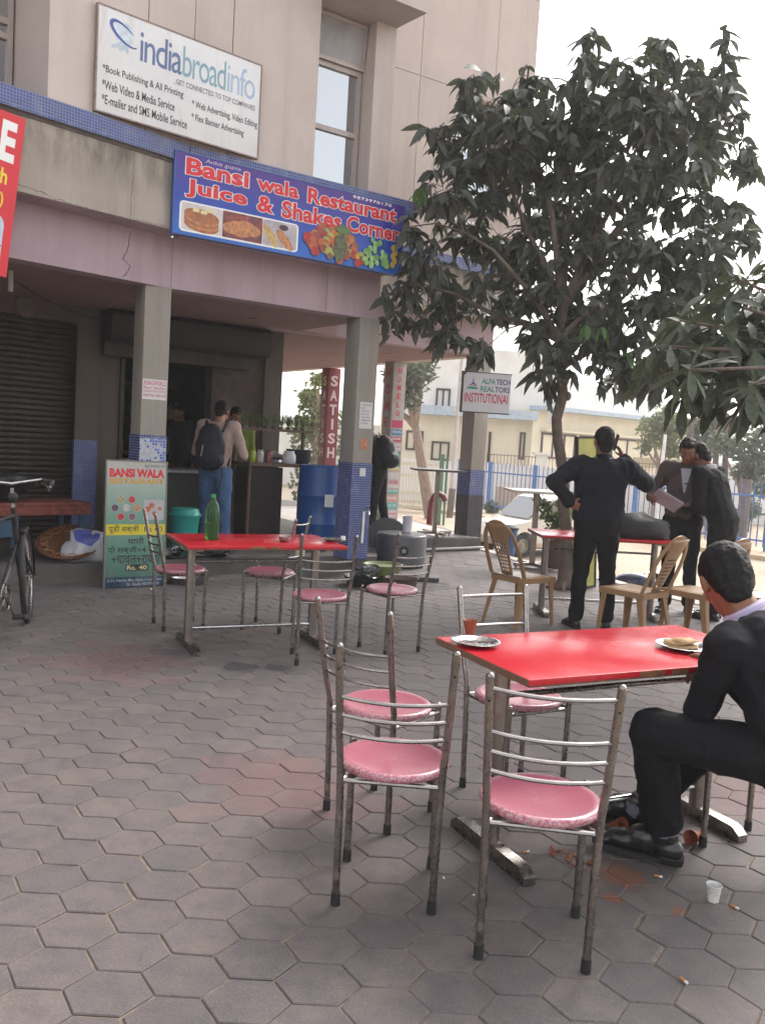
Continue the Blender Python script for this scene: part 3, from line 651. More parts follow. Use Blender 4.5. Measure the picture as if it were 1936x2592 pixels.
# blue fence along the far pavement
fblue = mat('fence_blue', (0.05, 0.15, 0.42), 0.5, 0, 0.2, 10, tint=(0.12, 0.2, 0.4)); ZF = ZR + 0.12
Lf = (FB_ - FA_).length; thF = atan2(FB_.y - FA_.y, FB_.x - FA_.x)
fn = thing('blue_fence', 'blue painted metal bar fence along the far side of the road', 'fence', (FA_.x, FA_.y, ZF), thF)
bar = MB(); bar.tube([(0, 0, .1), (0, 0, 1.78), (0, 0, 1.86)], [.016, .016, .002], 6); bme = to_mesh(bar, 'bar'); fixn(bme); bme.materials.append(fblue)
n = int((Lf + 4) / 0.19)
posts = []
for u_, v_ in ((1157, 1290), (1233, 1300), (1345, 1320), (1600, 1340), (1938, 1380)):
    d_ = ray(u_, v_); t_ = ((FA_.x) * (FB_.y - FA_.y) - (FA_.y) * (FB_.x - FA_.x)) / (d_.x * (FB_.y - FA_.y) - d_.y * (FB_.x - FA_.x)); p = d_ * t_
    posts.append((Vector((p.x, p.y, 0)) - Vector((FA_.x, FA_.y, 0))).length)
s0 = posts[0]
for i in range(n):
    s_ = s0 + i * 0.19
    if s_ > Lf + 5: break
    if min(abs(s_ - q) for q in posts) < .07: continue
    o = bpy.data.objects.new('bar', bme); COL.objects.link(o); o.parent = fn; o.matrix_local = Matrix.Translation((s_, 0, 0))
for z in (.25, 1.45): b = MB(); b.box((s0, -.02, z), (Lf + 5, .02, z + .05)); mk('rail', b, fblue, fn)
for s_ in posts: b = MB(); b.box((s_ - .055, -.055, 0), (s_ + .055, .055, 1.85)); mk('post', b, fblue, fn)
# white sliding gate at the left of the fence
YG = 31.5; gx0, gx1 = wx(1000, 1240, YG), wx(1104, 1240, YG); gz0, gz1 = ZR + .12, zat(1060, 1172, YG)
gw = mat('gate_white', (0.62, 0.60, 0.48), 0.6); gt = thing('barred_gate', 'cream white barred sliding gate seen between the arcade columns', 'gate', (gx0, YG, gz0))
b = MB(); b.box((gx0, YG - .03, gz1 - .1), (gx1, YG + .03, gz1)); b.box((gx0, YG - .03, gz0), (gx1, YG + .03, gz0 + .12)); b.box((gx0, YG - .028, (gz0 + gz1) / 2 + .3), (gx1, YG + .028, (gz0 + gz1) / 2 + .42)); b.box((gx0, YG - .028, gz0 + .5), (gx1, YG + .028, gz0 + .62)); mk('gate_frame', b, gw, gt, I4, True)
bb = MB(); bb.box((-.02, -.015, 0), (.02, .015, gz1 - gz0 - .1)); gme = to_mesh(bb, 'bar'); fixn(gme); gme.materials.append(gw)
for i in range(int((gx1 - gx0) / .105)):
    o = bpy.data.objects.new('bar', gme); COL.objects.link(o); o.parent = gt; o.matrix_local = Matrix.Translation((.05 + i * .105, 0, .02))
b = MB(); YP = 27.0; px_ = wx(1113, 1250, YP); b.box((px_ - .07, YP - .07, ZR), (px_ + .07, YP + .07, zat(1118, 1150, YP))); b.box((px_ + .13, YP - .05, ZR), (px_ + .2, YP + .05, zat(1118, 1155, YP)))
tag(mk('green_gate_post', b, mat('post_green', (0.07, 0.16, 0.09), 0.6)), 'dark green steel post beside the cream barred gate', 'post')
YP = 33.0
def pole(u0, v0, u1, v1, Y, r, m, label):
    a, c = w(u1, v1, Y), w(u0, v0, Y); a.z = ZR; b = MB(); b.tube([a, a.lerp(c, .5), c], [r, r * .85, r * .65], 10); return tag(mk('utility_pole', b, m), label, 'pole')
polem = mat('pole_pale', (0.52, 0.48, 0.46), 0.7)
p_ = pole(1173, 860, 1138, 1296, 30.0, .085, polem, 'tall pale utility pole left of the sign column, beyond the arcade')
b = MB(); a = w(1138, 1296, 30.0); b.tube([(a.x, a.y, ZR), (a.x + .04, a.y, ZR + 1.0)], .115, 12); mk('pole_base', b, mat('pole_dirty', (0.15, 0.12, 0.1), .8), p_)
pole(1683, 1100, 1664, 1260, 28.0, .075, white, 'thin white pole between the phone man and the man with papers')
# gooseneck maroon pipe by the arcade
b = MB(); pg = g(1085, 1342, 0.0); pts = [pg + Vector((0, 0, -.1)), pg + Vector((.0, 0, .35)), pg + Vector((.015, 0, .5)), pg + Vector((.06, 0, .6)), pg + Vector((.14, 0, .635)), pg + Vector((.22, 0, .60)), pg + Vector((.25, 0, .52))]
tag(mk('vent_pipe', MB().tube(pts, .052, 14), mat('pipe_maroon', (0.16, 0.02, 0.03), 0.35)), 'maroon gooseneck vent pipe behind the tall standing table in the arcade', 'pipe')
# small hut-like panels and plants behind the fence
b = MB(); x0, x1 = wx(1258, 1260, 33.6), wx(1300, 1260, 33.6); b.box((x0, 33.6, ZR), (x1, 34.2, zat(1280, 1232, 33.6))); b.box((x1, 33.62, ZR), (x1 + .9, 34.2, zat(1280, 1236, 33.6)))
tag(mk('metal_cabinet', b, mat('cabinet_tan', (0.45, 0.33, 0.22), .6, 0, .1, 4, tint=(.4, .36, .34))), 'tan and grey cabinet standing behind the blue fence', 'cabinet')
# leafy masses far behind
def leafmesh(name, L, Wd, m, segs=4, fold=0.12, droop=0.25, obl=0.5):
    vs = []; fs = []
    for i in range(segs + 1):
        t = i / segs; ww = Wd * 0.5 * (sin(pi * (t ** (0.8 if obl <= 0.5 else 1.5))) ** 0.8 if 0 < t < 1 else 0.0); x = L * t; z = -droop * L * t * t
        if i in (0, segs): vs.append((x, 0, z))
        else: vs += [(x, -ww, z + fold * ww), (x, 0, z), (x, ww, z + fold * ww)]
    def ix(i, s):
        if i == 0: return 0
        if i == segs: return len(vs) - 1
        return 1 + (i - 1) * 3 + s
    for i in range(segs):
        for s_ in (0, 1):
            q = []
            for w_ in (ix(i, s_), ix(i + 1, s_), ix(i + 1, s_ + 1), ix(i, s_ + 1)):
                if w_ not in q: q.append(w_)
            if len(q) > 2: fs.append(tuple(q))
    me = bpy.data.meshes.new(name); me.from_pydata(vs, [], fs); me.update(); me.materials.append(m); me.polygons.foreach_set('use_smooth', [True] * len(fs)); return me
def rotdir(d, roll=0.0):
    d = Vector(d).normalized(); q = d.to_track_quat('X', 'Z'); return (q.to_matrix() @ Matrix.Rotation(roll, 3, 'X')).to_4x4()
def far_tree(name, label, cat, base, blobs, leafL, nper, m, trunk_m, seed, r0=0.15, lean=None, group=None):
    """trunk, limbs to each leafy mass, and a crown of many small leaves with gaps"""
    rr = random.Random(seed); t = thing(name, label, cat, base, 0, group)
    b = MB(); base = Vector(base); cen = sum((Vector(q[0]) for q in blobs), Vector()) / len(blobs)
    fork = lean or base.lerp(Vector((cen.x, cen.y, min(q[0][2] for q in blobs))), .75)
    b.tube([base, base.lerp(fork, .5) + Vector((rr.uniform(-.1, .1), 0, 0)), fork], [r0, r0 * .8, r0 * .6], 8)
    for c_, r_ in blobs: b.tube([fork, Vector(c_).lerp(fork, .4) + Vector((0, 0, -.15 * r_)), Vector(c_)], [r0 * .5, r0 * .3, r0 * .1], 6)
    mk('trunk', b, trunk_m, t, I4, True)
    F_ = MB()
    for c_, r_ in blobs:
        for i in range(int(2.6 * nper * r_ * r_)):
            d = Vector((rr.gauss(0, 1), rr.gauss(0, 1), rr.gauss(0, 1))).normalized(); p = Vector(c_) + d * r_ * rr.uniform(.35, 1.05)
            a = Vector((rr.gauss(0, 1), rr.gauss(0, 1), rr.gauss(-.2, .7))).normalized(); s_ = a.orthogonal().normalized() * leafL * .3; a = a * leafL * rr.uniform(.6, 1.3)
            F_.add([p, p + a * .5 + s_, p + a, p + a * .5 - s_], [(0, 1, 2, 3)])
    o = mk('crown', F_, m, t, I4, True, fix=False, sharp=0); o['kind'] = 'stuff'; return t
lf_y = m_leaf('leaf_yellowgreen', (0.16, 0.19, 0.04), (0.2, 0.2, 0.06), .4); lf_d = m_leaf('leaf_dull', (0.085, 0.10, 0.045), (0.1, 0.1, 0.06), .3)
lf_c = m_leaf('leaf_conifer', (0.09, 0.12, 0.05), (0.1, 0.12, 0.06), .3)
bark = mat('bark_brown', (0.13, 0.095, 0.075), 0.9, 0, 0.3, 14, bump=0.6, bscale=50, tint=(0.2, 0.15, 0.12)); barkl = mat('bark_pale', (0.26, 0.19, 0.15), 0.9, 0, 0.25, 8, bump=0.4)
def BL(Y, l): return [((lambda p: (p.x, Y + random.uniform(-.6, .6), p.z))(w(u, v, Y)), r * Y / F) for u, v, r in l]
far_tree('leafy_tree', 'yellow green tree seen through the arcade beside the maroon column', 'tree', (wx(800, 1240, 27), 27, ZR), BL(27, [(790, 1010, 40), (830, 1055, 36), (775, 1080, 40), (812, 960, 20)]), .22, 480, lf_y, barkl, 11)
t_ = far_tree('pruned_tree', 'dark leafy tree with pale slanting forked trunk behind the home loan column', 'tree', (wx(1092, 1300, 29), 29, ZR), BL(29, [(1050, 945, 45), (1030, 1000, 38), (1075, 930, 30), (1010, 940, 40), (1045, 975, 30)]), .2, 480, lf_d, barkl, 12, r0=.22, lean=w(1052, 1080, 29))
b = MB(); b.tube([w(1052, 1080, 29), w(1035, 1062, 29), w(1015, 1045, 29)], [.14, .11, .08], 8); b.tube([w(1052, 1080, 29), w(1056, 1058, 29)], [.09, .05], 6); mk('limb', b, barkl, t_, I4, True)
far_tree('leafy_tree', 'bright green shrubby tree right of the phone man head', 'tree', (wx(1660, 1230, 31), 31, ZR), BL(31, [(1650, 1085, 34), (1690, 1110, 36), (1680, 1055, 30), (1640, 1130, 22), (1715, 1080, 34), (1700, 1140, 24)]), .2, 520, lf_y, barkl, 13)
far_tree('leafy_tree', 'dusty green tree behind the fence near the right edge', 'tree', (wx(1870, 1290, 29), 29, ZR), BL(29, [(1870, 1130, 38), (1910, 1170, 40), (1835, 1120, 30), (1890, 1200, 32), (1930, 1110, 45), (1950, 1190, 40), (1915, 1235, 24)]), .22, 500, lf_c, barkl, 14)
far_tree('leafy_tree', 'grey green treetops above the white roof of the yellow house', 'tree', (wx(1600, 1200, 60), 60, ZR), BL(60, [(1560, 960, 26), (1600, 950, 24), (1640, 955, 28), (1690, 960, 28), (1530, 975, 18), (1740, 950, 34), (1800, 960, 40)]), .35, 200, lf_d, barkl, 15)
far_tree('leafy_tree', 'row of trees and bare trunks behind the two men reading', 'tree', (wx(1790, 1260, 33), 33, ZR), BL(33, [(1770, 1110, 32), (1810, 1130, 30), (1750, 1080, 34), (1830, 1090, 40), (1790, 1060, 40)]), .22, 420, lf_c, barkl, 16, r0=.16)
for (u, v, u2, v2, lab) in ((1815, 1100, 1800, 1300, 'slim pale tree trunk leaning right behind the two men'), (1835, 1090, 1832, 1330, 'straight brown tree trunk behind the suited man'), (1745, 1110, 1750, 1280, 'grey tree trunk just behind the head of the man with papers')):
    a = w(u2, v2, 30.5); a.z = ZR; c_ = w(u, v, 30.5); b = MB(); b.tube([a, a.lerp(c_, .5), c_ + Vector((0, 0, .6))], [.14, .12, .09], 8); tag(mk('bare_tree', b, bark), lab, 'tree')
b = MB(); a = g(1872, 1366, ZR); b.tube([(a.x, a.y, ZR), (a.x + .03, a.y, .2), (a.x, a.y, .9)], [.2, .18, .19], 9); b.tube([(a.x, a.y, .5), (a.x, a.y, .95)], .21, 9)
tag(mk('tree_stump', b, bark), 'thick sawn-off tree stump standing behind the blue fence', 'tree')
for (u, v, r, lab) in ((1660, 1230, 22, 'low green shrub behind the fence by the car'), (1900, 1290, 26, 'dark green shrub behind the fence at the right'), (1790, 1290, 24, 'small shrub behind the fence between tree trunks'), (1245, 1285, 14, 'small yellowish bush behind the fence by the sign column')):
    rr = random.Random(u); Y = 31.5; F_ = MB(); c_ = w(u, v, Y); R_ = r * Y / F
    for i in range(260):
        d = Vector((rr.gauss(0, 1), rr.gauss(0, 1), rr.gauss(0, 1))).normalized() * R_ * rr.uniform(.3, 1.1); p = c_ + d; a = Vector((rr.gauss(0, 1), rr.gauss(0, 1), rr.gauss(0, 1))).normalized() * .16; s_ = a.orthogonal() * .35
        F_.add([p, p + a * .5 + s_, p + a, p + a * .5 - s_], [(0, 1, 2, 3)])
    for i in range(5): F_.tube([(c_.x + rr.uniform(-.1, .1), c_.y, ZR), c_ + Vector((rr.uniform(-.4, .4) * R_, 0, 0))], .015, 4)
    tag(mk('shrub', F_, lf_c, fix=False, sharp=0), lab, 'shrub')

def hedge(label, Y, us, v0, v1, seed, m):
    rr = random.Random(seed); F_ = MB(); a, c_ = w(us[0], v1, Y), w(us[1], v0, Y)
    for i in range(int(900 * (c_.x - a.x) * max(.5, c_.z - a.z) / 4)):
        p = Vector((rr.uniform(a.x, c_.x), Y + rr.uniform(-.5, .5), rr.uniform(ZR, c_.z) + .25 * sin(i * .37))); q = Vector((rr.gauss(0, 1), rr.gauss(0, 1), rr.gauss(0, 1))).normalized() * .17; s_ = q.orthogonal() * .35; F_.add([p, p + q * .5 + s_, p + q, p + q * .5 - s_], [(0, 1, 2, 3)])
    b = mk('hedge', F_, m, fix=False, sharp=0); return tag(b, label, 'hedge')
hedge('dark green hedge seen low between the arcade columns above the counter', 26.0, (735, 880), 1100, 1200, 5, lf_d)
b = MB(); b.box((w(600, 1100, 40).x - 6, 44, ZR), (wx(958, 1100), 44.3, zat(850, 1075, 44))); b.box((w(600, 1100, 40).x - 6, 43.95, zat(850, 1075, 44)), (wx(958, 1100), 44.35, zat(850, 1070, 44))); tag(mk('boundary_wall', b, bwhite), 'long pale boundary wall seen through the arcade at the left of the house', 'wall')

# ================================================================== CAR (small white hatchback on the road)
cp = g(1321, 1413, ZR); ce = g(1552, 1409, ZR); ca = atan2(ce.y - cp.y, ce.x - cp.x)
carw = mat('car_cream_paint', (0.70, 0.66, 0.58), 0.25, 0, 0.04, 2, coat=0.6); dirtp = mat('car_dusty', (0.48, 0.37, 0.24), 0.6, 0, 0.15, 6)
S = 1.02; car = thing('parked_car', 'small cream white hatchback parked beyond the kerb behind the potted plant', 'car', (cp.x, cp.y, ZR), ca)
WB = 2.12; wd = 1.40
def ext(poly, y0, y1, inset=0.0):
    b = MB(); n = len(poly); cx = sum(p[0] for p in poly) / n; cz = sum(p[1] for p in poly) / n
    rows = [(y0, 1 - inset), (y0 + .06, 1.0), (y1 - .06, 1.0), (y1, 1 - inset)]; vs = []
    for y, s_ in rows: vs += [(cx + (x - cx) * s_, y, cz + (z - cz) * s_) for x, z in poly]
    fs = [tuple(range(n)), tuple(range(3 * n, 4 * n))[::-1]]
    for r_ in range(3):
        for i in range(n): fs.append((r_ * n + i, r_ * n + (i + 1) % n, (r_ + 1) * n + (i + 1) % n, (r_ + 1) * n + i))
    b.add(vs, fs); return b
def arch(xc_, r_): return [(xc_ + r_ * cos(a), .28 + r_ * sin(a)) for a in [pi - i * pi / 8 for i in range(9)]]
low = [(-.62, .30), (-.64, .50), (-.60, .66), (-.52, .76), (.28, .88), (2.62, .90), (2.70, .80), (2.72, .42), (2.66, .27)] + [(x, z) for x, z in arch(WB, .33)[::-1]] + [(x, z) for x, z in arch(0, .33)[::-1]]
mk('body', ext(low, 0, wd, .03), carw, car)
cab = [(.20, .86), (.78, 1.36), (.95, 1.405), (2.05, 1.41), (2.25, 1.37), (2.62, .89)]
mk('cabin', ext(cab, .06, wd - .06, .03), carw, car)
cg = m_glass('car_glass', dark=0.06)
for nm, poly in (('side_window', [(.42, .92), (.86, 1.33), (1.25, 1.34), (1.25, .92)]), ('side_window', [(1.32, .92), (1.32, 1.34), (1.98, 1.34), (2.12, .94)]), ('side_window', [(2.06, 1.32), (2.22, 1.30), (2.46, .95), (2.18, .94)])):
    for ys in (.055, wd - .055):
        b = MB(); b.add([(x, ys - .006, z) for x, z in poly] + [(x, ys + .006, z) for x, z in poly], [tuple(range(4)), (7, 6, 5, 4)] + [(i, (i + 1) % 4, 4 + (i + 1) % 4, 4 + i) for i in range(4)]); mk(nm, b, cg, car)
b = MB(); b.add([(.20, .12, .89), (.20, wd - .12, .89), (.76, wd - .16, 1.35), (.76, .16, 1.35)], [(0, 1, 2, 3)]); 
for i in range(4): b.v[i] = (b.v[i][0] - .012, b.v[i][1], b.v[i][2] + .012)
mk('windscreen', b, cg, car)
b = MB(); b.add([(2.27, .16, 1.35), (2.27, wd - .16, 1.35), (2.62, wd - .12, .92), (2.62, .12, .92)], [(0, 1, 2, 3)])
for i in range(4): b.v[i] = (b.v[i][0] + .012, b.v[i][1], b.v[i][2] + .01)
mk('rear_window', b, cg, car)
for x0, x1 in ((-.70, -.55), (2.64, 2.78)): b = MB(); b.box((x0, .02, .30), (x1, wd - .02, .46), bev=.03); mk('bumper', b, mat('bumper_grey', (0.25, 0.23, 0.2), .6), car)
for y in (-.004,): b = MB(); b.box((.36, y, .24), (WB - .36, y + .02, .34)); mk('sill', b, dirtp, car)
for x in (1.27, .30): b = MB(); b.box((x, -.004, .36), (x + .012, .0, .90)); mk('door_gap', b, black, car)
b = MB(); b.box((1.08, -.03, .78), (1.22, .0, .81), bev=.008); mk('door_handle', b, black, car)
b = MB(); b.box((.40, -.14, .93), (.52, -.02, 1.03), bev=.02); mk('wing_mirror', b, black, car)
for y in (.14, wd - .3): b = MB(); b.box((-.66, y, .56), (-.60, y + .22, .70), bev=.02); mk('headlight', b, m_clear('lamp_clear', (0.8, 0.8, 0.8)), car)
for y in (.04, wd - .16): b = MB(); b.box((2.67, y, .5), (2.735, y + .12, .84), bev=.015); mk('tail_light', b, mat('lamp_red', (0.35, 0.01, 0.01), .3), car)
def wheel(par, x, y, z, r, wt_, M=None, face=-1, rimm=None):
    Mw = (M or I4) @ Matrix.Translation((x, y, z)) @ Matrix.Rotation(radians(90), 4, 'X')
    b = MB(); b.lathe([(r * .62, -wt_ / 2), (r * .93, -wt_ / 2), (r, -wt_ * .3), (r, wt_ * .3), (r * .93, wt_ / 2), (r * .62, wt_ / 2), (r * .60, 0)], 24); q = mk('wheel', b, rubber, par, Mw)
    b = MB(); b.lathe([(r * .62, -wt_ * .35), (r * .62, wt_ * .35), (r * .5, wt_ * .42), (r * .45, wt_ * .15), (r * .2, wt_ * .2), (r * .18, wt_ * .36), (0, wt_ * .4)], 20); mk('rim', b, rimm or mat('rim_dusty', (0.30, 0.26, 0.2), .5, .3), q); return q
for x in (0, WB):
    wheel(car, x, .08, .275, .275, .15); wheel(car, x, wd - .08, .275, .275, .15)
b = MB(); b.box((.1, .1, .2), (2.6, wd - .1, .35)); mk('underbody', b, black, car)

# ================================================================== MOTORCYCLE below the plaza edge
mp = w(1585, 1440, 11.3); mp.z = ZR + .06; mc = thing('motorcycle', 'dark blue motorcycle parked below the plaza edge behind the red table', 'motorcycle', mp, radians(-25))
mblue = mat('bike_blue_black', (0.025, 0.035, 0.07), 0.25, 0.2, .1, 4, coat=.5); mgrey = mat('bike_silver', (0.3, 0.32, 0.36), .35, .4)
for x in (-.62, .62): wheel(mc, x, 0, .3, .3, .1, rimm=steel)
b = MB(); b.tube([(-.62, 0, .3), (-.2, 0, .42), (.15, 0, .38), (.35, 0, .75)], .03, 8); b.tube([(.62, .06, .3), (.38, .06, .95)], .022, 8); b.tube([(.62, -.06, .3), (.38, -.06, .95)], .022, 8); b.box((-.15, -.13, .25), (.22, .13, .52), bev=.04); mk('frame', b, black, mc)
b = MB(); b.ball((.12, 0, .80), (.27, .14, .13), 16, 10); mk('fuel_tank', b, mblue, mc)
b = MB(); b.ball((-.35, 0, .76), (.34, .13, .07), 16, 8); b.ball((-.68, 0, .80), (.14, .08, .07), 12, 8); mk('seat', b, black, mc)
b = MB(); b.ball((.56, 0, .60), (.20, .07, .05), 12, 8); b.ball((-.66, 0, .62), (.2, .07, .08), 12, 8); mk('mudguard', b, mblue, mc)
b = MB(); b.tube([(.28, -.36, .98), (.36, -.2, 1.0), (.40, 0, .95), (.36, .2, 1.0), (.28, .36, .98)], .014, 8); b.tube([(.34, -.2, 1.0), (.38, -.28, 1.16)], .006, 6); b.tube([(.34, .2, 1.0), (.38, .28, 1.16)], .006, 6); mk('handlebar', b, chrome, mc)
for y in (-.29, .29): b = MB(); b.ball((.38, y, 1.19), (.02, .06, .04), 12, 8); mk('mirror', b, black, mc)
b = MB(); b.ball((.50, 0, .90), (.09, .09, .09), 12, 8); mk('headlight', b, mgrey, mc)
b = MB(); b.tube([(.1, .12, .3), (-.3, .16, .28), (-.75, .16, .34)], .035, 10); mk('exhaust', b, chrome, mc)
# ================================================================== STEEL CHAIRS
def steel_chair(name, label, M, topbar, seedv):
    t = thing(name, label, 'chair', M=M, group='steel chairs with round pink seats')
    r = 0.0125; sh = .45
    for s_ in (-1, 1):
        # rear post: floor to seat upright, then leaning back, holes near the top
        b = MB(); b.tube([(s_ * .155, -.15, .03), (s_ * .158, -.155, .30), (s_ * .162, -.16, .47), (s_ * .167, -.185, .56), (s_ * .178, -.245, .868)], r, 12); b.ball((s_ * .178, -.2455, .870), (r, r, r * .9), 12, 6); p = mk('back_post', b, steel, t)
        b = MB(); b.tube([(s_ * .155, -.15, .0), (s_ * .155, -.15, .042)], [.0155, .0148], 12); mk('foot_cap', b, rubber, p)
        b = MB(); b.tube([(s_ * .176, -.22, .80), (s_ * .176, -.2455, .80)], .0045, 8); mk('screw_hole', b, black, p)
        b = MB(); b.tube([(s_ * .15, .15, .03), (s_ * .152, .152, .445)], r, 12); b.ball((s_ * .152, .152, .447), (r, r, r * .8), 12, 6); p = mk('front_leg', b, steel, t)
        b = MB(); b.tube([(s_ * .15, .15, 0), (s_ * .15, .15, .042)], [.0155, .0148], 12); mk('foot_cap', b, rubber, p)
    zs = [.585, .645, .705] + ([.835] if topbar else [])
    for z in zs:
        q = (z - .56) / .308; x = .167 + .011 * q; y = -.185 - .06 * q; b = MB(); pts = []
        for i in range(11):
            a = -1 + .2 * i; pts.append((x * a, y - .032 * (1 - a * a), z - (0.006 * (1 - a * a))))
        b.tube(pts, .0068, 8); mk('back_rail', b, steel, t)
    b = MB(); ring = [(.135 * cos(a), .135 * sin(a), .418) for a in [i * pi / 12 for i in range(24)]]; b.tube(ring, .008, 8, closed=True)
    for s_ in (-1, 1):
        b.tube([(s_ * .16, -.157, .418), (s_ * .155, .152, .418)], .008, 8)
        b.tube([(s_ * .16, -.157, .418), (s_ * .10, -.09, .418)], .008, 8)
    b.tube([(-.155, .15, .416), (.155, .15, .416)], .008, 8); b.tube([(-.16, -.156, .416), (.16, -.156, .416)], .008, 8); mk('seat_frame', b, steel, t)
    b = MB(); b.lathe([(0, .427), (.165, .424), (.181, .428), (.187, .438), (.184, .449), (.174, .4545), (.155, .4515), (.12, .447), (.06, .4445), (0, .444)], 40); mk('seat', b, seatm, t, sharp=60)
    return t
def CM(bl, br):                                           # chair matrix from the two rear feet (left, right seen from behind)
    c = (bl + br) / 2; th = atan2(br.y - bl.y, br.x - bl.x); M = TR(c.x, c.y, 0, th) @ Matrix.Translation((0, .15, 0)); return M
def V2(x, y): return Vector((x, y, 0))
chA = steel_chair('steel_chair', 'nearest steel chair, four back rails, pink seat with whitened rim, before the near table', CM(V2(.36, 2.47), V2(.665, 2.43)), True, 1)
chB0 = steel_chair('steel_chair', 'steel chair left of the nearest one, three back rails and seam-worn pink seat', CM(V2(-.08, 2.72), V2(.235, 2.70)), False, 2)
for lab, M in (('steel chair standing sideways behind the three-railed chair at the left end of the near table', CM(V2(-.18, 3.45), V2(.0, 3.72)) if False else TR(.055, 3.46, 0, radians(-62) + radians(0))),):
    pass
def cdup(src, lab, x, y, deg): return dup(src, TR(x, y, 0, radians(deg)), lab)
cdup(chB0, 'steel chair standing sideways at the left end of the near red table', .06, 3.46, -38)
cdup(chA, 'steel chair at the far side of the near table, curved top rail behind clay cup', .63, 3.70, 207)
cdup(chB0, 'steel chair on which the man in the black jumper sits', 1.53, 3.27, 35)
cdup(chB0, 'steel chair at the left end of the far table before the menu board', -1.50, 6.58, -62)
cdup(chA, 'steel chair on the far side of the far red table, turned to the left', -.84, 6.72, 78)
cdup(chB0, 'steel chair with its back to us at the near side of the far red table', -.385, 5.83, 13)
cdup(chB0, 'steel chair with white-worn seat at the right end of the far table', .10, 6.24, 40)

# ================================================================== RED TABLES
def red_table(label, M, L=1.2, Wd=.62, worn=True):
    t = thing('red_table', label, 'table', M=M, group='red topped steel restaurant tables')
    b = MB(); b.box((0, 0, .728), (L, Wd, .7505), bev=.004); tp = mk('tabletop', b, redlam, t)
    b = MB(); b.box((-.0015, .004, .727), (.0, Wd - .004, .7485)); b.box((L, .004, .727), (L + .0015, Wd - .004, .7485)); b.box((.004, .004, .722), (L - .004, Wd - .004, .7275)); mk('ply_edge', b, plyedge, tp)
    if worn:
        b = MB(); b.box((L * .38, -.0015, .729), (L * .47, .0005, .747)); mk('chipped_edge', b, mat('chipped_ply', (.20, .09, .04), .8, 0, .4, 40), tp); b = MB(); b.box((L * .5, -.0015, .729), (L * .56, .0005, .744)); mk('chipped_edge', b, mat('chipped_ply', (.20, .09, .04), .8, 0, .4, 40), tp)
    for x in (.11, L - .11):
        b = MB(); b.tube([(x, Wd / 2, .05), (x, Wd / 2, .722)], .03, 16); lg = mk('leg', b, steel2, t)
        b = MB(); prof = [(.06, 0), (.06, .028), (.10, .055), (Wd - .10, .055), (Wd - .06, .028), (Wd - .06, 0)]
        n = len(prof); hw = .024; vs = [(x - hw, y, z) for y, z in prof] + [(x + hw, y, z) for y, z in prof]
        b.add(vs, [tuple(range(n)), tuple(range(n, 2 * n))[::-1]] + [(i, (i + 1) % n, n + (i + 1) % n, n + i) for i in range(n)]); mk('foot', b, steel, lg)
        b = MB(); b.box((x - .022, .08, .70), (x + .022, Wd - .08, .7218)); mk('bracket', b, steel2, lg)
    b = MB(); b.tube([(.11, Wd / 2, .60), (L - .11, Wd / 2, .60)], .011, 10); mk('upper_bar', b, steel, t)
    b = MB(); b.tube([(.11, Wd / 2, .135), (L - .11, Wd / 2, .135)], .013, 10); mk('lower_bar', b, chrome, t)
    return t
MT1 = TR(.51, 2.81, 0, atan2(.50, 1.02)); _a, _b, _c = g(473, 1382, .75), g(881, 1383, .75), g(411, 1350, .75)
MT2 = TR(_a.x, _a.y, 0, atan2(_b.y - _a.y, _b.x - _a.x)); L2 = (_b - _a).length; W2 = (_c - _a).length; print('T2', L2, W2); MT3 = TR(1.42, 7.72, 0, radians(3))
red_table('near red topped table with the seated man and two steel plates', MT1, 1.24, .62)
red_table('far red topped table carrying the green bottle, before the blue drum', MT2, L2, min(W2, .68))
red_table('red topped table at the back right with a black bag on it', MT3, 1.24, .60, False)

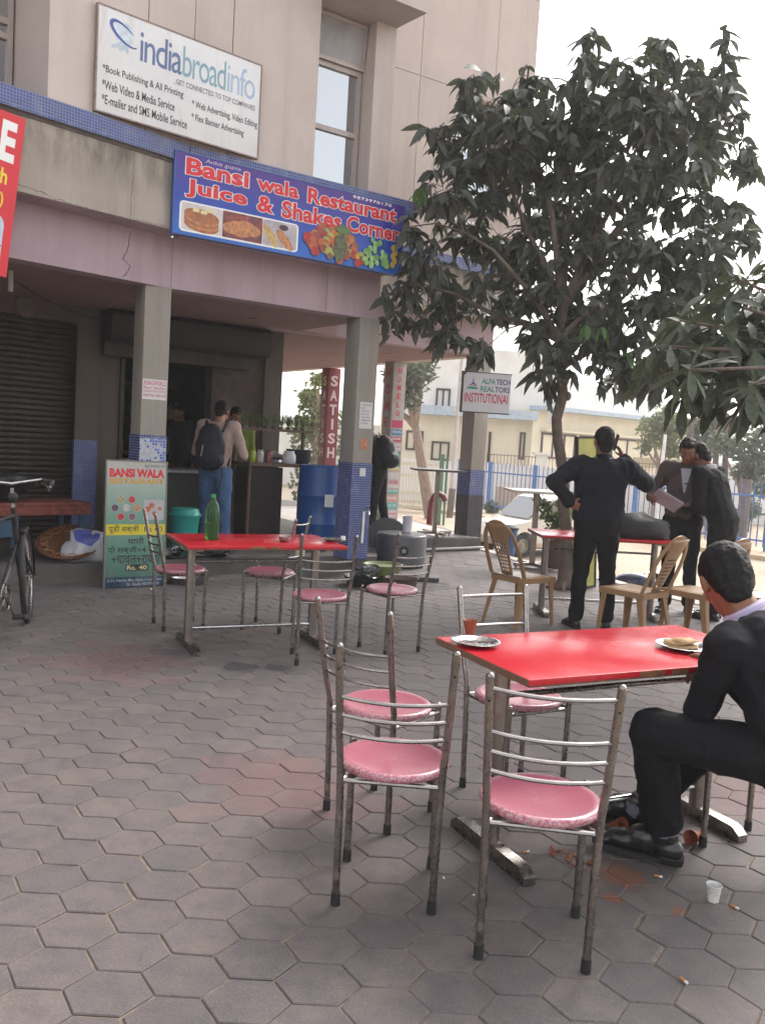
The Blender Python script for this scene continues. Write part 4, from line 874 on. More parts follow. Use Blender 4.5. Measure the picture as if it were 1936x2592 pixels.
# ================================================================== PLASTIC CHAIRS
plast = mat('plastic_beige', (0.29, 0.17, 0.085), 0.38, 0, 0.10, 3, spec=.5); plastd = mat('plastic_brown', (0.20, 0.075, 0.04), .5, 0, .15, 4)
def plastic_chair(label, x, y, deg, first=None):
    if first: return dup(first, TR(x, y, 0, radians(deg)), label)
    t = thing('plastic_chair', label, 'chair', (x, y, 0), radians(deg), 'beige moulded plastic chairs')
    # seat shell: front is +y
    b = MB(); n = 10; vs = []; fs = []
    for j in range(n + 1):
        for i in range(n + 1):
            a, c_ = -1 + 2 * i / n, -1 + 2 * j / n; hw = .205 - .03 * (1 - c_) / 2; X = a * hw; Y = c_ * .20
            z = .425 - .012 * (1 - a * a) * (1 - c_ * c_) - (.03 * max(0, (c_ - .7) / .3) ** 2) - .018 * max(0, (abs(a) - .8) / .2) ** 2; vs.append((X, Y, z))
    for j in range(n):
        for i in range(n): q = j * (n + 1) + i; fs.append((q, q + 1, q + n + 2, q + n + 1))
    k2 = len(vs); vs2 = [(p[0] * .99, p[1] * .99, p[2] - .006) for p in vs]; b.add(vs + vs2, fs + [tuple(k2 + q for q in f[::-1]) for f in fs], True)
    rim = [(hw_, yy, .405) for hw_, yy in [(-.175, -.2), (-.205, .195), (.205, .195), (.175, -.2)]]
    for i in range(4):
        p, q = Vector(rim[i]), Vector(rim[(i + 1) % 4]); dd = (q - p).normalized(); nn_ = Vector((-dd.y, dd.x, 0)) * .004
        b.add([p - nn_ + Vector((0, 0, -.035)), q - nn_ + Vector((0, 0, -.035)), q - nn_ + Vector((0, 0, .012)), p - nn_ + Vector((0, 0, .012)), p + nn_ + Vector((0, 0, -.035)), q + nn_ + Vector((0, 0, -.035)), q + nn_ + Vector((0, 0, .012)), p + nn_ + Vector((0, 0, .012))], [(0, 1, 2, 3), (7, 6, 5, 4), (0, 4, 5, 1), (3, 2, 6, 7), (1, 5, 6, 2), (0, 3, 7, 4)])
    mk('seat', b, plast, t, sharp=50)
    # arched back hoop and perforated centre splat
    hoop = []; 
    for i in range(25):
        a = pi * i / 24; xx = .185 * cos(a) * (1.0 + .12 * sin(a)); z = .42 + .46 * (sin(a) ** .62); yy = -.19 - .19 * ((z - .42) / .46); hoop.append((xx, yy, z))
    b = MB(); vs = []; fs = []
    for i, p in enumerate(hoop):
        T = (Vector(hoop[min(i + 1, 24)]) - Vector(hoop[max(i - 1, 0)])).normalized(); N = T.cross(Vector((0, 1, .2))).normalized(); B = T.cross(N)
        for sx_, sy_ in ((-1, -1), (1, -1), (1, 1), (-1, 1)): vs.append(Vector(p) + N * sx_ * .018 + B * sy_ * .007)
    for i in range(24):
        for q in range(4): fs.append((i * 4 + q, i * 4 + (q + 1) % 4, (i + 1) * 4 + (q + 1) % 4, (i + 1) * 4 + q))
    b.add(vs, fs + [(3, 2, 1, 0), (96, 97, 98, 99)], False); mk('back_hoop', b, plast, t, sharp=50)
    b = MB(); R, C_ = 14, 6
    def sp(i, j): 
        v_ = i / R; z = .43 + .435 * v_; hw = .06 + .065 * v_ ** 1.6; a = -1 + 2 * j / C_; return (a * hw, -.19 - .185 * v_ - .012 * (1 - a * a), z)
    for i in range(R):
        for j in range(C_):
            hole = (1 <= i <= 8) and (j in (1, 2, 3, 4))
            if hole:
                a_, b_, c_, d_ = (Vector(sp(i, j)), Vector(sp(i, j + 1)), Vector(sp(i + 1, j + 1)), Vector(sp(i + 1, j))); m_ = (a_ + b_ + c_ + d_) / 4
                ins = [q.lerp(m_, .30) for q in (a_, b_, c_, d_)]; b.add([a_, b_, c_, d_] + ins, [(0, 1, 5, 4), (1, 2, 6, 5), (2, 3, 7, 6), (3, 0, 4, 7)])
            else: b.add([sp(i, j), sp(i, j + 1), sp(i + 1, j + 1), sp(i + 1, j)], [(0, 1, 2, 3)])
    o = mk('back_splat', b, plast, t, sharp=50); md = o.modifiers.new('thick', 'SOLIDIFY'); md.thickness = .006
    for sx_, sy_, m_ in ((-1, -1, plast), (1, -1, plast), (-1, 1, plast), (1, 1, plast)):
        b = MB(); tx, ty = sx_ * (.165 if sy_ < 0 else .19), sy_ * .18; bx, by = sx_ * (.20 if sy_ < 0 else .205), sy_ * (.26 if sy_ < 0 else .20)
        for k_ in range(2):
            a1 = .030 if k_ == 0 else 0
        sec = [(-.030, 0), (0, -.006), (.030, 0), (0.0, .010)]
        # L-shaped moulded leg: two thin webs
        for (dx, dy) in ((-sx_ * .055, 0), (0, -sy_ * .055)):
            p0 = Vector((tx, ty, .41)); p1 = Vector((bx, by, 0)); o0 = Vector((dx, dy, 0)); o1 = o0 * .5; n_ = Vector((dy, dx, 0)).normalized() * .004
            b.add([p0 - n_, p0 + o0 - n_, p1 + o1 - n_, p1 - n_, p0 + n_, p0 + o0 + n_, p1 + o1 + n_, p1 + n_], [(0, 1, 2, 3), (7, 6, 5, 4), (0, 4, 5, 1), (1, 5, 6, 2), (2, 6, 7, 3), (3, 7, 4, 0)])
        mk('leg', b, m_, t)
    return t
pc = plastic_chair('beige plastic chair facing right, alone left of the standing phone man', 1.24, 7.52, -50)
plastic_chair('beige plastic chair tucked behind the phone man legs, its hoop back toward the right', 2.09, 7.10, 40, pc)
plastic_chair('beige plastic chair directly behind the seated man head', 2.64, 7.22, 38, pc)
plastic_chair('beige plastic chair cut by the right edge of the picture', 3.18, 7.15, 40, pc)

# ================================================================== TALL STANDING TABLES
stone = mat('marble_top', (0.50, 0.46, 0.42), 0.3, 0, .1, 5)
def stand_table(label, p, h, Lx, Ly, rz, topm):
    t = thing('standing_table', label, 'table', p, rz, 'tall standing tables on a single post')
    b = MB(); b.box((-Lx / 2, -Ly / 2, h - .03), (Lx / 2, Ly / 2, h), bev=.006); mk('tabletop', b, topm, t)
    b = MB(); b.box((-.03, -.03, .06), (.03, .03, h - .03)); mk('post', b, steel2, t)
    for a in (0, pi / 2):
        M_ = Matrix.Rotation(a + .4, 4, 'Z'); b = MB(); b.box((-.27, -.03, .035), (.27, .03, .075), M_); b.tube([M_ @ Vector((-.25, 0, 0)), M_ @ Vector((-.25, 0, .04))], .014, 8); b.tube([M_ @ Vector((.25, 0, 0)), M_ @ Vector((.25, 0, .04))], .014, 8); mk('foot', b, steel2, t)
    return t
p = g(1098, 1357, .186); stand_table('dark topped standing table inside the arcade left of the last column', p, zat(1100, 1187, p.y) - .186, .74, .5, .1, mat('top_dark', (.09, .07, .06), .4))
p = g(1345, 1438, 0); stand_table('white topped standing table by the kerb in front of the parked car', p, zat(1345, 1240, p.y), .72, .6, .1, stone)
# ================================================================== SIGNS AND LETTERING
def glyphs(body, bold=0.0, extr=0.0006, space=1.0, res=3):
    cu = bpy.data.curves.new('t', 'FONT'); cu.body = body; cu.size = 1; cu.offset = bold; cu.extrude = 0; cu.space_character = space; cu.resolution_u = res
    o = bpy.data.objects.new('t', cu); me = evaluated(o)
    bpy.data.objects.remove(o); bpy.data.curves.remove(cu); return me
def text(par, body, x0, z0, x1, z1, y, m, FR, bold=0.0, space=1.0, name='lettering', th=0.0012, rot=0.0, keep=None, sheer=0.0):
    """flat print standing th proud of the board face, fitted into the box x0..x1, z0..z1 of the board plane"""
    me = glyphs(body, bold, space=space)
    if not me.vertices: return None
    xs = [v.co.x for v in me.vertices]; ys = [v.co.y for v in me.vertices]; a0, a1, b0, b1 = min(xs), max(xs), min(ys), max(ys)
    if keep is not None: b0, b1 = keep
    sx_, sz_ = (x1 - x0) / (a1 - a0), (z1 - z0) / (b1 - b0)
    cx, cz = (x0 + x1) / 2, (z0 + z1) / 2
    for v in me.vertices:
        X = x0 + (v.co.x - a0) * sx_; Z = z0 + (v.co.y - b0) * sz_; X += sheer * (Z - z0)
        if rot: dx, dz_ = X - cx, Z - cz; X, Z = cx + dx * cos(rot) - dz_ * sin(rot), cz + dx * sin(rot) + dz_ * cos(rot)
        v.co = (X, y - th, Z)
    me.materials.append(m); me.update()
    return mk(name, me, None, par, FR, world=True)
def flat(col, rough=.45, var=.05): return mat('print_%d_%d_%d' % tuple(int(c * 999) for c in col), col, rough, 0, var, 8)
def disc(b, cx, cz, rx_, rz_, y, n=20, R=0.0):
    vs = []
    for i in range(n):
        a = 2 * pi * i / n; X, Z = rx_ * cos(a), rz_ * sin(a); vs.append((cx + X * cos(R) - Z * sin(R), y, cz + X * sin(R) + Z * cos(R)))
    b.add(vs, [tuple(range(n))])
def rrect(b, x0, z0, x1, z1, r, y):
    vs = []
    for cx, cz, a0 in ((x1 - r, z1 - r, 0), (x0 + r, z1 - r, pi / 2), (x0 + r, z0 + r, pi), (x1 - r, z0 + r, 3 * pi / 2)):
        for i in range(5): a = a0 + i * pi / 8; vs.append((cx + r * cos(a), y, cz + r * sin(a)))
    b.add(vs, [tuple(range(len(vs)))])
WHT = flat((.78, .78, .76)); RED = flat((.62, .02, .03)); BLK = flat((.03, .03, .03)); YEL = flat((.75, .60, .04)); DGR = flat((.13, .12, .12))
# --- white company board
q = [g(0, 0, 1)] * 0
def frame_from(p0, p1, tilt=0.0):
    d = p1 - p0; th = atan2(d.y, d.x); return TR(p0.x, p0.y, 0, th), sqrt(d.x ** 2 + d.y ** 2)
p0 = FRA @ onf(243, 276, FRA, -OV - .04); p1 = FRB @ onf(651, 397, FRB, -OV - .06); FS, LS = frame_from(p0, p1)
zl, zh = p0.z, (FRA @ onf(258, 12, FRA, -OV - .04)).z
k = NT('board_white'); c = k.ramp(k.noise(2, 5), [(.3, (.62, .62, .64)), (.7, (.72, .71, .71))]); c = k.mix(k.ramp(k.noise(3, 5, .6, stretch=(3, 3, .6)), [(.55, 0.0), (.8, .5)]), c, (.42, .37, .32)); k.color(c); k.rough(.45); bw = k.m
sg = thing('company_signboard', 'large white board with globe logo and two columns of printed services, above the tile band', 'signboard', (p0.x, p0.y, zl), 0)
b = MB(); b.box((0, 0, zl), (LS, .03, zh), bev=.003); mk('board', b, bw, sg, FS, world=True)
b = MB(); fz = mat('board_rust_frame', (.28, .22, .19), .7, .3, .3, 20)
b.box((-.012, -.004, zl - .012), (LS + .012, .034, zl)); b.box((-.012, -.004, zh), (LS + .012, .034, zh + .012)); b.box((-.012, -.004, zl), (0, .034, zh)); b.box((LS, -.004, zl), (LS + .012, .034, zh)); mk('board_frame', b, fz, sg, FS, world=True)
HS = zh - zl
def X(t): return LS * t
def Z(t): return zl + HS * t
text(sg, 'india', X(.235), Z(.60), X(.485), Z(.905), 0, flat((.10, .15, .30)), FS, .004, .86)
text(sg, 'broad', X(.49), Z(.60), X(.765), Z(.905), 0, flat((.20, .36, .42)), FS, .0, .86)
text(sg, 'info', X(.775), Z(.60), X(.965), Z(.905), 0, flat((.36, .47, .62)), FS, .0, .86)
text(sg, '..GET CONNECTED TO TOP COMPANIES', X(.44), Z(.495), X(.97), Z(.55), 0, DGR, FS, .01, 1.0)
for tx, a, c_, e in (('*Book Publishing & All Printing', .03, .50, .36), ('*Web Video & Media Service', .03, .45, .215), ('*E-mailer and SMS Mobile Service', .03, .53, .075)):
    text(sg, tx, X(a), Z(e), X(c_), Z(e + .095), 0, BLK, FS, .012, 1.0)
for tx, a, c_, e in (('* Web Advertising, Video Editing', .555, .99, .30), ('* Flex Banner Advertising', .555, .90, .165)):
    text(sg, tx, X(a), Z(e), X(c_), Z(e + .095), 0, BLK, FS, .012, 1.0)
b = MB(); disc(b, X(.145), Z(.80), LS * .055, HS * .115, -.0012, 28); mk('globe_logo', b, mat('globe_print', (.55, .62, .68), .4, 0, .25, 14), sg, FS, world=True)
b = MB(); n = 40; vs = []; fs = []
for i in range(n + 1):
    a = .35 * pi + 1.62 * pi * i / n; ww = .004 + .012 * sin(pi * i / n); cxx, czz = X(.145), Z(.80); 
    for s_ in (-1, 1):
        rx_ = LS * .085 + s_ * ww; rz_ = HS * .07 + s_ * ww * .8; x_, z_ = rx_ * cos(a), rz_ * sin(a); R = -.55; vs.append((cxx + x_ * cos(R) - z_ * sin(R), -.0022, czz + x_ * sin(R) + z_ * cos(R)))
for i in range(n): fs.append((i * 2, i * 2 + 1, i * 2 + 3, i * 2 + 2))
b.add(vs, fs); mk('logo_ring', b, flat((.05, .10, .34)), sg, FS, world=True)
for i in range(7):
    b = MB(); disc(b, X(.09 + .012 * i), Z(.66 + .012 * (i % 3)), .03, .012, -.0016 - .0001 * i, 10, R=.6 * (i - 3) / 3 + 1.2); mk('logo_ribbon', b, flat((.42 + .03 * (i % 2), .52, .60)), sg, FS, world=True)
# --- restaurant fascia board
p0 = FRB @ onf(443, 480, FRB, -OV - .10); p1 = FRB @ onf(1018, 610, FRB, -OV - .10); FS, LS = frame_from(p0, p1)
zl = (FRB @ onf(440, 587, FRB, -OV - .1)).z; zh = (FRB @ onf(443, 380, FRB, -OV - .1)).z; HS = zh - zl
sg = thing('restaurant_signboard', 'long blue restaurant board with red lettering, food photographs and a heap of fruit', 'signboard', (p0.x, p0.y, zl), 0)
k = NT('flex_blue'); sx = k.n('ShaderNodeSeparateXYZ'); k.l(k.pos(), sx.inputs[0]); t = k.math('DIVIDE', k.math('SUBTRACT', sx.outputs[2], zl), HS)
k.color(k.ramp(t, [(.0, (.01, .13, .50)), (.45, (.015, .05, .36)), (1.0, (.07, .02, .22))])); k.rough(.35); fbm = k.m
b = MB(); b.box((0, 0, zl), (LS, .06, zh)); mk('board', b, fbm, sg, FS, world=True)
b = MB(); b.box((-.012, -.003, zl - .01), (0, .063, zh + .01)); b.box((LS, -.003, zl - .01), (LS + .012, .063, zh + .01)); b.box((0, -.003, zh), (LS, .063, zh + .01)); b.box((0, -.003, zl - .01), (LS, .063, zl)); mk('board_frame', b, mat('sign_frame_blue', (.05, .10, .30), .5), sg, FS, world=True)
def outlined(tx, a, e, a2, e2, bold=.035, sp=1.02, thick=.03, y0=0):
    # white outline first, red face on top
    m1 = glyphs(tx, bold + thick, space=sp); m2 = glyphs(tx, bold, space=sp)
    xs = [v.co.x for v in m1.vertices]; ys = [v.co.y for v in m1.vertices]; x0, x1, y0_, y1 = min(xs), max(xs), min(ys), max(ys)
    for me, mm, yy, nm in ((m1, WHT, -.0016, 'letter_outline'), (m2, RED, -.0036, 'lettering')):
        for v in me.vertices: v.co = (X(a) + (v.co.x - x0) / (x1 - x0) * X(a2 - a), yy, Z(e) + (v.co.y - y0_) / (y1 - y0_) * HS * (e2 - e))
        me.materials.append(mm); me.update(); mk(nm, me, None, sg, FS, world=True)
outlined('Bansi', .035, .735, .29, .965); outlined('wala', .315, .745, .50, .955); outlined('Restaurant', .535, .725, .965, .955)
outlined('Juice', .035, .455, .285, .705); outlined('&', .32, .47, .40, .70); outlined('Shakes', .425, .455, .70, .705); outlined('Corner', .72, .46, .985, .70)
text(sg, 'Ankit gupta', X(.11), Z(.925), X(.25), Z(.985), 0, flat((.55, .5, .62)), FS, .0, 1.0, sheer=.2)
text(sg, '9873970170', X(.745), Z(.945), X(.935), Z(.99), 0, WHT, FS, .02, 1.15)
b = MB(); rrect(b, X(.02), Z(.035), X(.505), Z(.415), .04, -.0014); mk('photo_panel', b, WHT, sg, FS, world=True)
food = mat('print_food', (.48, .20, .08), .4, 0, .45, 22); food2 = mat('print_food_dark', (.22, .05, .04), .4, 0, .7, 16, tint=(.05, .05, .12)); food3 = mat('print_food_pale', (.52, .34, .14), .4, 0, .3, 22)
b = MB(); rrect(b, X(.028), Z(.06), X(.185), Z(.395), .02, -.0024); mk('photo', b, mat('print_table', (.60, .56, .55), .4, 0, .15, 9), sg, FS, world=True)
for i in range(5): b = MB(); disc(b, X(.105), Z(.14 + .03 * i), LS * .068, HS * .085, -.0030 - .0006 * i, 26, R=-.08); mk('pancake_print', b, food if i % 2 else mat('print_food_edge', (.36, .13, .05), .4, 0, .3, 20), sg, FS, world=True)
for dx, dz in ((0, 0), (.02, .03), (-.03, .01)): b = MB(); rrect(b, X(.10 + dx), Z(.29 + dz), X(.125 + dx), Z(.335 + dz), .008, -.0064); mk('butter_print', b, flat((.72, .62, .30)), sg, FS, world=True)
b = MB(); rrect(b, X(.187), Z(.06), X(.35), Z(.395), .004, -.0025); mk('photo', b, food2, sg, FS, world=True)
for i, (dx, dz) in enumerate(((.0, .0), (.035, .02), (.06, -.02), (.02, -.05), (-.02, -.03))): b = MB(); disc(b, X(.245 + dx), Z(.22 + dz), LS * .038, HS * .075, -.0031 - .0005 * i, 22); mk('puri_print', b, food, sg, FS, world=True)
b = MB(); rrect(b, X(.352), Z(.06), X(.497), Z(.395), .02, -.0024); mk('photo', b, mat('print_tray', (.44, .40, .42), .4, 0, .3, 9), sg, FS, world=True)
for i, (dx, dz, R) in enumerate(((.385, .19, -.9), (.445, .17, -.75))): b = MB(); disc(b, X(dx), Z(dz), .12, .045, -.0031 - .0006 * i, 22, R=R); mk('dosa_print', b, food3 if i == 0 else food, sg, FS, world=True)
b = MB(); disc(b, X(.44), Z(.33), .05, .028, -.0040, 18); mk('bowl_print', b, flat((.07, .03, .04)), sg, FS, world=True)
fr = random.Random(5); fcols = [(.55, .03, .02), (.62, .20, .02), (.60, .48, .06), (.42, .06, .04), (.60, .14, .03), (.35, .12, .05), (.50, .55, .12)]
fy = -.0030; pile = []
for i in range(70):
    a = fr.uniform(.53, .81); hmax = .42 * (1 - ((a - .66) / .16) ** 2) + .08; pile.append((a, fr.uniform(.05, max(.10, hmax)), fr.choice(fcols), fr.uniform(.034, .05)))
pile.sort(key=lambda q_: -q_[1])
for a, e, c_, r_ in pile: fy -= .0002; b = MB(); disc(b, X(a), Z(e), r_, r_ * 1.0, fy, 16); mk('fruit_print', b, mat('fruit_%d_%d' % (int(c_[0] * 99), int(c_[1] * 99)), tuple(q * .7 for q in c_), .35, 0, .35, 12), sg, FS, world=True)
fy -= .001; b = MB(); disc(b, X(.695), Z(.22), .075, .14, fy, 22, R=-.1); mk('pineapple_print', b, mat('print_pine', (.10, .11, .05), .4, 0, .7, 40), sg, FS, world=True)
for i in range(9):
    a = -1.1 + i * .28; b = MB(); disc(b, X(.695) + .06 * sin(a) + .02, Z(.22) + .14 + .045 * cos(a), .010, .05, fy - .0002 * i, 8, R=-a); mk('pineapple_leaf_print', b, flat((.10, .18, .06)), sg, FS, world=True)
for i in range(38):
    a = fr.uniform(.80, .925); e = .04 + abs(fr.gauss(0, .12)) + .25 * (1 - abs(a - .86) / .07) * fr.random(); fy -= .0002; b = MB(); disc(b, X(a), Z(min(e, .42)), .026, .029, fy, 14); mk('grape_print', b, mat('print_grape%d' % (i % 3), ((.22, .42, .10), (.32, .50, .18), (.14, .32, .08))[i % 3], .35, 0, .3, 20), sg, FS, world=True)
for i in range(5): b = MB(); disc(b, X(.95 + .01 * (i % 2)), Z(.12 + .06 * i), .03, .035, fy - .0003 * i, 12); mk('fruit_print', b, flat((.6, .42, .05)), sg, FS, world=True)
# --- red board cut by the left edge
p1 = FRA @ onf(66, 330, FRA, -OV - .12); p0 = p1 - Vector((cos(TA), sin(TA), 0)) * 1.9; FS, LS = frame_from(p0, p1)
zh = (FRA @ onf(59, 300, FRA, -OV - .12)).z; zl = zh - 1.22; HS = zh - zl
sg = thing('red_signboard', 'red board with white and yellow letters cut by the left edge of the picture', 'signboard', (p0.x, p0.y, zl), 0)
lean = -.10                                               # the board hangs askew
Ml = FS @ Matrix.Translation((LS, 0, zh)) @ Matrix.Rotation(-lean, 4, 'Y') @ Matrix.Translation((-LS, 0, -zh)); FS = Ml
b = MB(); b.box((0, 0, zl), (LS, .04, zh)); mk('board', b, mat('flex_red', (.58, .01, .02), .35, 0, .06, 3), sg, FS, world=True)
text(sg, 'RE', X(.835), Z(.70), X(.972), Z(.95), 0, WHT, FS, .04, 1.0)
text(sg, 'ngh', X(.87), Z(.53), X(.955), Z(.66), 0, YEL, FS, .02, 1.0); text(sg, 'NS)', X(.885), Z(.41), X(.95), Z(.51), 0, YEL, FS, .02, 1.0)
b = MB(); rrect(b, X(.1), Z(.02), X(.965), Z(.375), .08, -.0015); mk('photo_panel', b, mat('print_sky', (.42, .50, .62), .4, 0, .2, 3), sg, FS, world=True)
b = MB(); b.box((X(.1), -.0028, Z(.18)), (X(.963), -.0016, Z(.187))); mk('print_line', b, BLK, sg, FS, world=True)
# --- realtor board on the last column
A0_, A1_ = w(1175, 941, 12.45), w(1297, 952, 12.45)
zl = w(1172, 1040, 12.45).z; zh = A0_.z; FS, LS = frame_from(Vector((A0_.x, A0_.y, 0)), Vector((A1_.x, A1_.y + .12, 0))); HS = zh - zl
sg = thing('realtor_signboard', 'white realtor board fixed across the last column, partly behind leaves', 'signboard', (A0_.x, A0_.y, zl), 0)
b = MB(); b.box((0, 0, zl), (LS, .06, zh)); mk('board', b, mat('acrylic_white', (.62, .61, .66), .4, 0, .06, 3), sg, FS, world=True)
b = MB(); b.box((-.02, -.005, zl - .015), (0, .065, zh + .015)); b.box((0, -.005, zl - .015), (LS + .01, .065, zl)); b.box((0, -.005, zh), (LS + .01, .065, zh + .012)); mk('board_frame', b, greyc, sg, FS, world=True)
TEAL = flat((.03, .28, .22)); NAVY = flat((.04, .05, .20)); CRIM = flat((.50, .015, .06))
text(sg, 'ALFA', X(.38), Z(.73), X(.67), Z(.87), 0, TEAL, FS, .02, 1.0); text(sg, 'TECH', X(.69), Z(.73), X(.985), Z(.87), 0, NAVY, FS, .02, 1.0)
text(sg, 'REAL', X(.36), Z(.53), X(.66), Z(.67), 0, TEAL, FS, .02, 1.0); text(sg, 'TORS', X(.67), Z(.53), X(.985), Z(.67), 0, NAVY, FS, .02, 1.0)
text(sg, 'INSTITUTIONAl', X(.04), Z(.24), X(.95), Z(.48), 0, CRIM, FS, .012, 1.0)
b = MB(); b.add([(X(.20), -.0015, Z(.92)), (X(.215), -.0015, Z(.74)), (X(.19), -.0015, Z(.74))], [(0, 1, 2)]); b.add([(X(.21), -.0015, Z(.76)), (X(.29), -.0015, Z(.66)), (X(.20), -.0015, Z(.70)), (X(.11), -.0015, Z(.66))], [(0, 1, 2, 3)]); mk('logo_spire', b, flat((.05, .12, .40)), sg, FS, world=True)
for i, c_ in enumerate(((.45, .10, .10), (.7, .7, .7), (.03, .28, .2))):
    b = MB(); b.add([(X(.05 + .02 * (2 - i)), -.0016 - .0002 * i, Z(.58 + .03 * (2 - i))), (X(.33 - .02 * (2 - i)), -.0016 - .0002 * i, Z(.58 + .03 * (2 - i))), (X(.26), -.0016 - .0002 * i, Z(.64 + .02 * (2 - i))), (X(.12), -.0016 - .0002 * i, Z(.64 + .02 * (2 - i)))], [(0, 1, 2, 3)]); mk('logo_base', b, flat(c_), sg, FS, world=True)
# --- bills on the columns (column frames: x 0..0.25 on the front, z up)
def bill(FR, x0, z0, x1, z1, y, m, label, name='paper_notice', lines=(), cat='notice'):
    b = MB(); b.box((x0, y, z0), (x1, y + .0015, z1)); t = thing(name, label, cat, M=FR @ Matrix.Translation((x0, y, z0)))
    mk('sheet', b, m, t, FR, world=True)
    for tx, a, e, a2, e2, mm in lines: text(t, tx, x0 + (x1 - x0) * a, z0 + (z1 - z0) * e, x0 + (x1 - x0) * a2, z0 + (z1 - z0) * e2, y, mm, FR, .01, th=.0008)
    return t
MAG = flat((.48, .03, .13)); PAP = mat('paper', (.64, .63, .62), .7, 0, .06, 6)
def colz(u, v, FR): return onf(u, v, FR, 0).z
z1_ = colz(395, 961, FRB); z0_ = colz(395, 1012, FRB)
bill(M1, .005, z0_, .238, z1_, -.003, PAP, 'white rent service bill with magenta print on the tiled column', lines=(('RISINGWORLD', .05, .70, .95, .93, MAG), ('Rent Service', .05, .52, .95, .66, MAG), ('HOUSE,FLATS,PLOTS,SHOPS', .04, .34, .96, .47, MAG), ('9540919783, 9540917183', .04, .10, .96, .28, MAG)))
z1_ = colz(925, 1018, FRB); z0_ = colz(925, 1085, FRB)
bill(M2, .055, z0_, .215, z1_, -.003, PAP, 'white typed notice pasted on the corner column above the tiles', lines=tuple((s_, .1, .86 - .115 * i, x_, .92 - .115 * i, DGR) for i, (s_, x_) in enumerate((('FOR MORE INFO NEXT', .92), ('FLOOR', .4), ('OFFICE NO', .8), ('FIRST FLR', .75), ('ALPHA TWO', .82), ('COMMERCIAL BELT', .9), ('GR. NOIDA', .7)))))
zt_ = colz(920, 1120, FRB); bill(M2, .085, zt_ - .08, .165, zt_ + .04, -.009, mat('bill_orange', (.5, .2, .12), .6, 0, .5, 30), 'small orange and green sticker on the blue tiled corner column')
bill(M2, .095, zt_ - .37, .17, zt_ - .28, -.009, PAP, 'small torn white sticker halfway down the blue tiled corner column')
# home loan column: red vertical letters and bank stickers
for i, ch in enumerate('HOMELOAN'):
    if i > 5: break
    zz = 2.66 - .14 * i; text(hc, ch, .09, zz - .045, .16, zz + .045, -.001, RED, MH, .02)
cols_ = [((.5, .03, .12), .14), ((.05, .2, .42), .11), ((.42, .06, .1), .10), ((.5, .5, .52), .12), ((.03, .26, .12), .26), ((.5, .42, .2), .06), ((.52, .5, .5), .28), ((.1, .35, .28), .08), ((.55, .3, .25), .12), ((.1, .38, .33), .11), ((.55, .5, .52), .13), ((.5, .05, .12), .10)]
zz = 1.86; words = ['', 'STATE BANK OF INDIA', 'UNION BANK', 'Home Loans', '', 'PNB', 'Axis Bank', 'IDBI BANK', 'BANK', 'LIC HFL', 'baroda', 'HOME']
for i, ((c_, h_)) in enumerate(cols_):
    b = MB(); b.box((.02, -.003, zz - h_), (.23, -.0005, zz - .015)); pn = mk('bank_sticker', b, flat(c_), hc, MH, world=True)
    if words[i]: me = text(None, words[i], .035, zz - h_ + .02 + h_ * .15, .215, zz - h_ + .02 + h_ * .5, -.003, WHT if sum(c_) < 1.2 else CRIM, MH, .01); me.parent = pn; me.matrix_parent_inverse = Matrix.Identity(4); me.matrix_local = mw(pn).inverted() @ MH
    zz -= h_ + .012
for i, ch in enumerate('HOME LOAN'):                       # faded red letters on the shaded side of the same column
    if ch == ' ': continue
    MS2 = MH @ Matrix.Translation((0, .28, 0)) @ Matrix.Rotation(radians(-90), 4, 'Z'); zz = 2.62 - .27 * i; text(hc, ch, .08, zz - .08, .20, zz + .08, -.001, flat((.42, .05, .06)), MS2, .03)
for i, ch in enumerate('SATISH'):
    zz = 2.56 - .27 * i; nw = .05 if ch == 'I' else 0; text(sc_, ch, .05 + nw, zz - .1, .20 - nw, zz + .1, -.001, flat((.6, .5, .5)), MS, .03)
    MS3 = MS @ Matrix.Translation((0, .28, 0)) @ Matrix.Rotation(radians(-90), 4, 'Z'); text(sc_, ch, .07 + nw, zz - .09, .20 - nw, zz + .09, -.001, flat((.5, .42, .12)), MS3, .02)
# --- tall restaurant board leaning on the first column
p0, p1 = Vector((-2.49, 7.92, 0)), Vector((-2.03, 8.23, 0)); FS, LS = frame_from(p0, p1); h_b = 1.12
tilt = radians(-2.5); FS = FS @ Matrix.Rotation(tilt, 4, 'X'); zl, zh = 0.0, h_b; HS = h_b
zh = HS = 1.17; LS *= 1.0
sg = thing('menu_board', 'tall green menu board with Hindi prices leaning against the first column', 'signboard', (p0.x, p0.y, 0), 0)
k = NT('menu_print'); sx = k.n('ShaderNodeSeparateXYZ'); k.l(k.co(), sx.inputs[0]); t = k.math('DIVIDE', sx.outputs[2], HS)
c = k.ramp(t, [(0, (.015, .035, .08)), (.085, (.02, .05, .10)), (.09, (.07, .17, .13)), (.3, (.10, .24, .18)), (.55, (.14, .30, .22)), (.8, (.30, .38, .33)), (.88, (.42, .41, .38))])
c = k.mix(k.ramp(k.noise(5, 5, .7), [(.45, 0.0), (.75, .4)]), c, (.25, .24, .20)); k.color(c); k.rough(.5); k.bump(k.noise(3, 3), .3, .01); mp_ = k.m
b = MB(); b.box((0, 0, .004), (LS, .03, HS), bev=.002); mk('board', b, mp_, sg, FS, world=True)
b = MB(); b.box((-.012, -.004, 0), (0, .034, HS + .01)); b.box((LS, -.004, 0), (LS + .012, .034, HS + .01)); b.box((0, -.004, HS), (LS, .034, HS + .012)); mk('board_frame', b, mat('frame_dull', (.22, .2, .18), .5, .4), sg, FS, world=True)
text(sg, 'BANSI WALA', X(.04), Z(.875), X(.97), Z(.945), 0, RED, FS, .045, .95)
text(sg, 'RESTAURANT', X(.04), Z(.825), X(.96), Z(.868), 0, flat((.58, .32, .05)), FS, .05, 1.1)
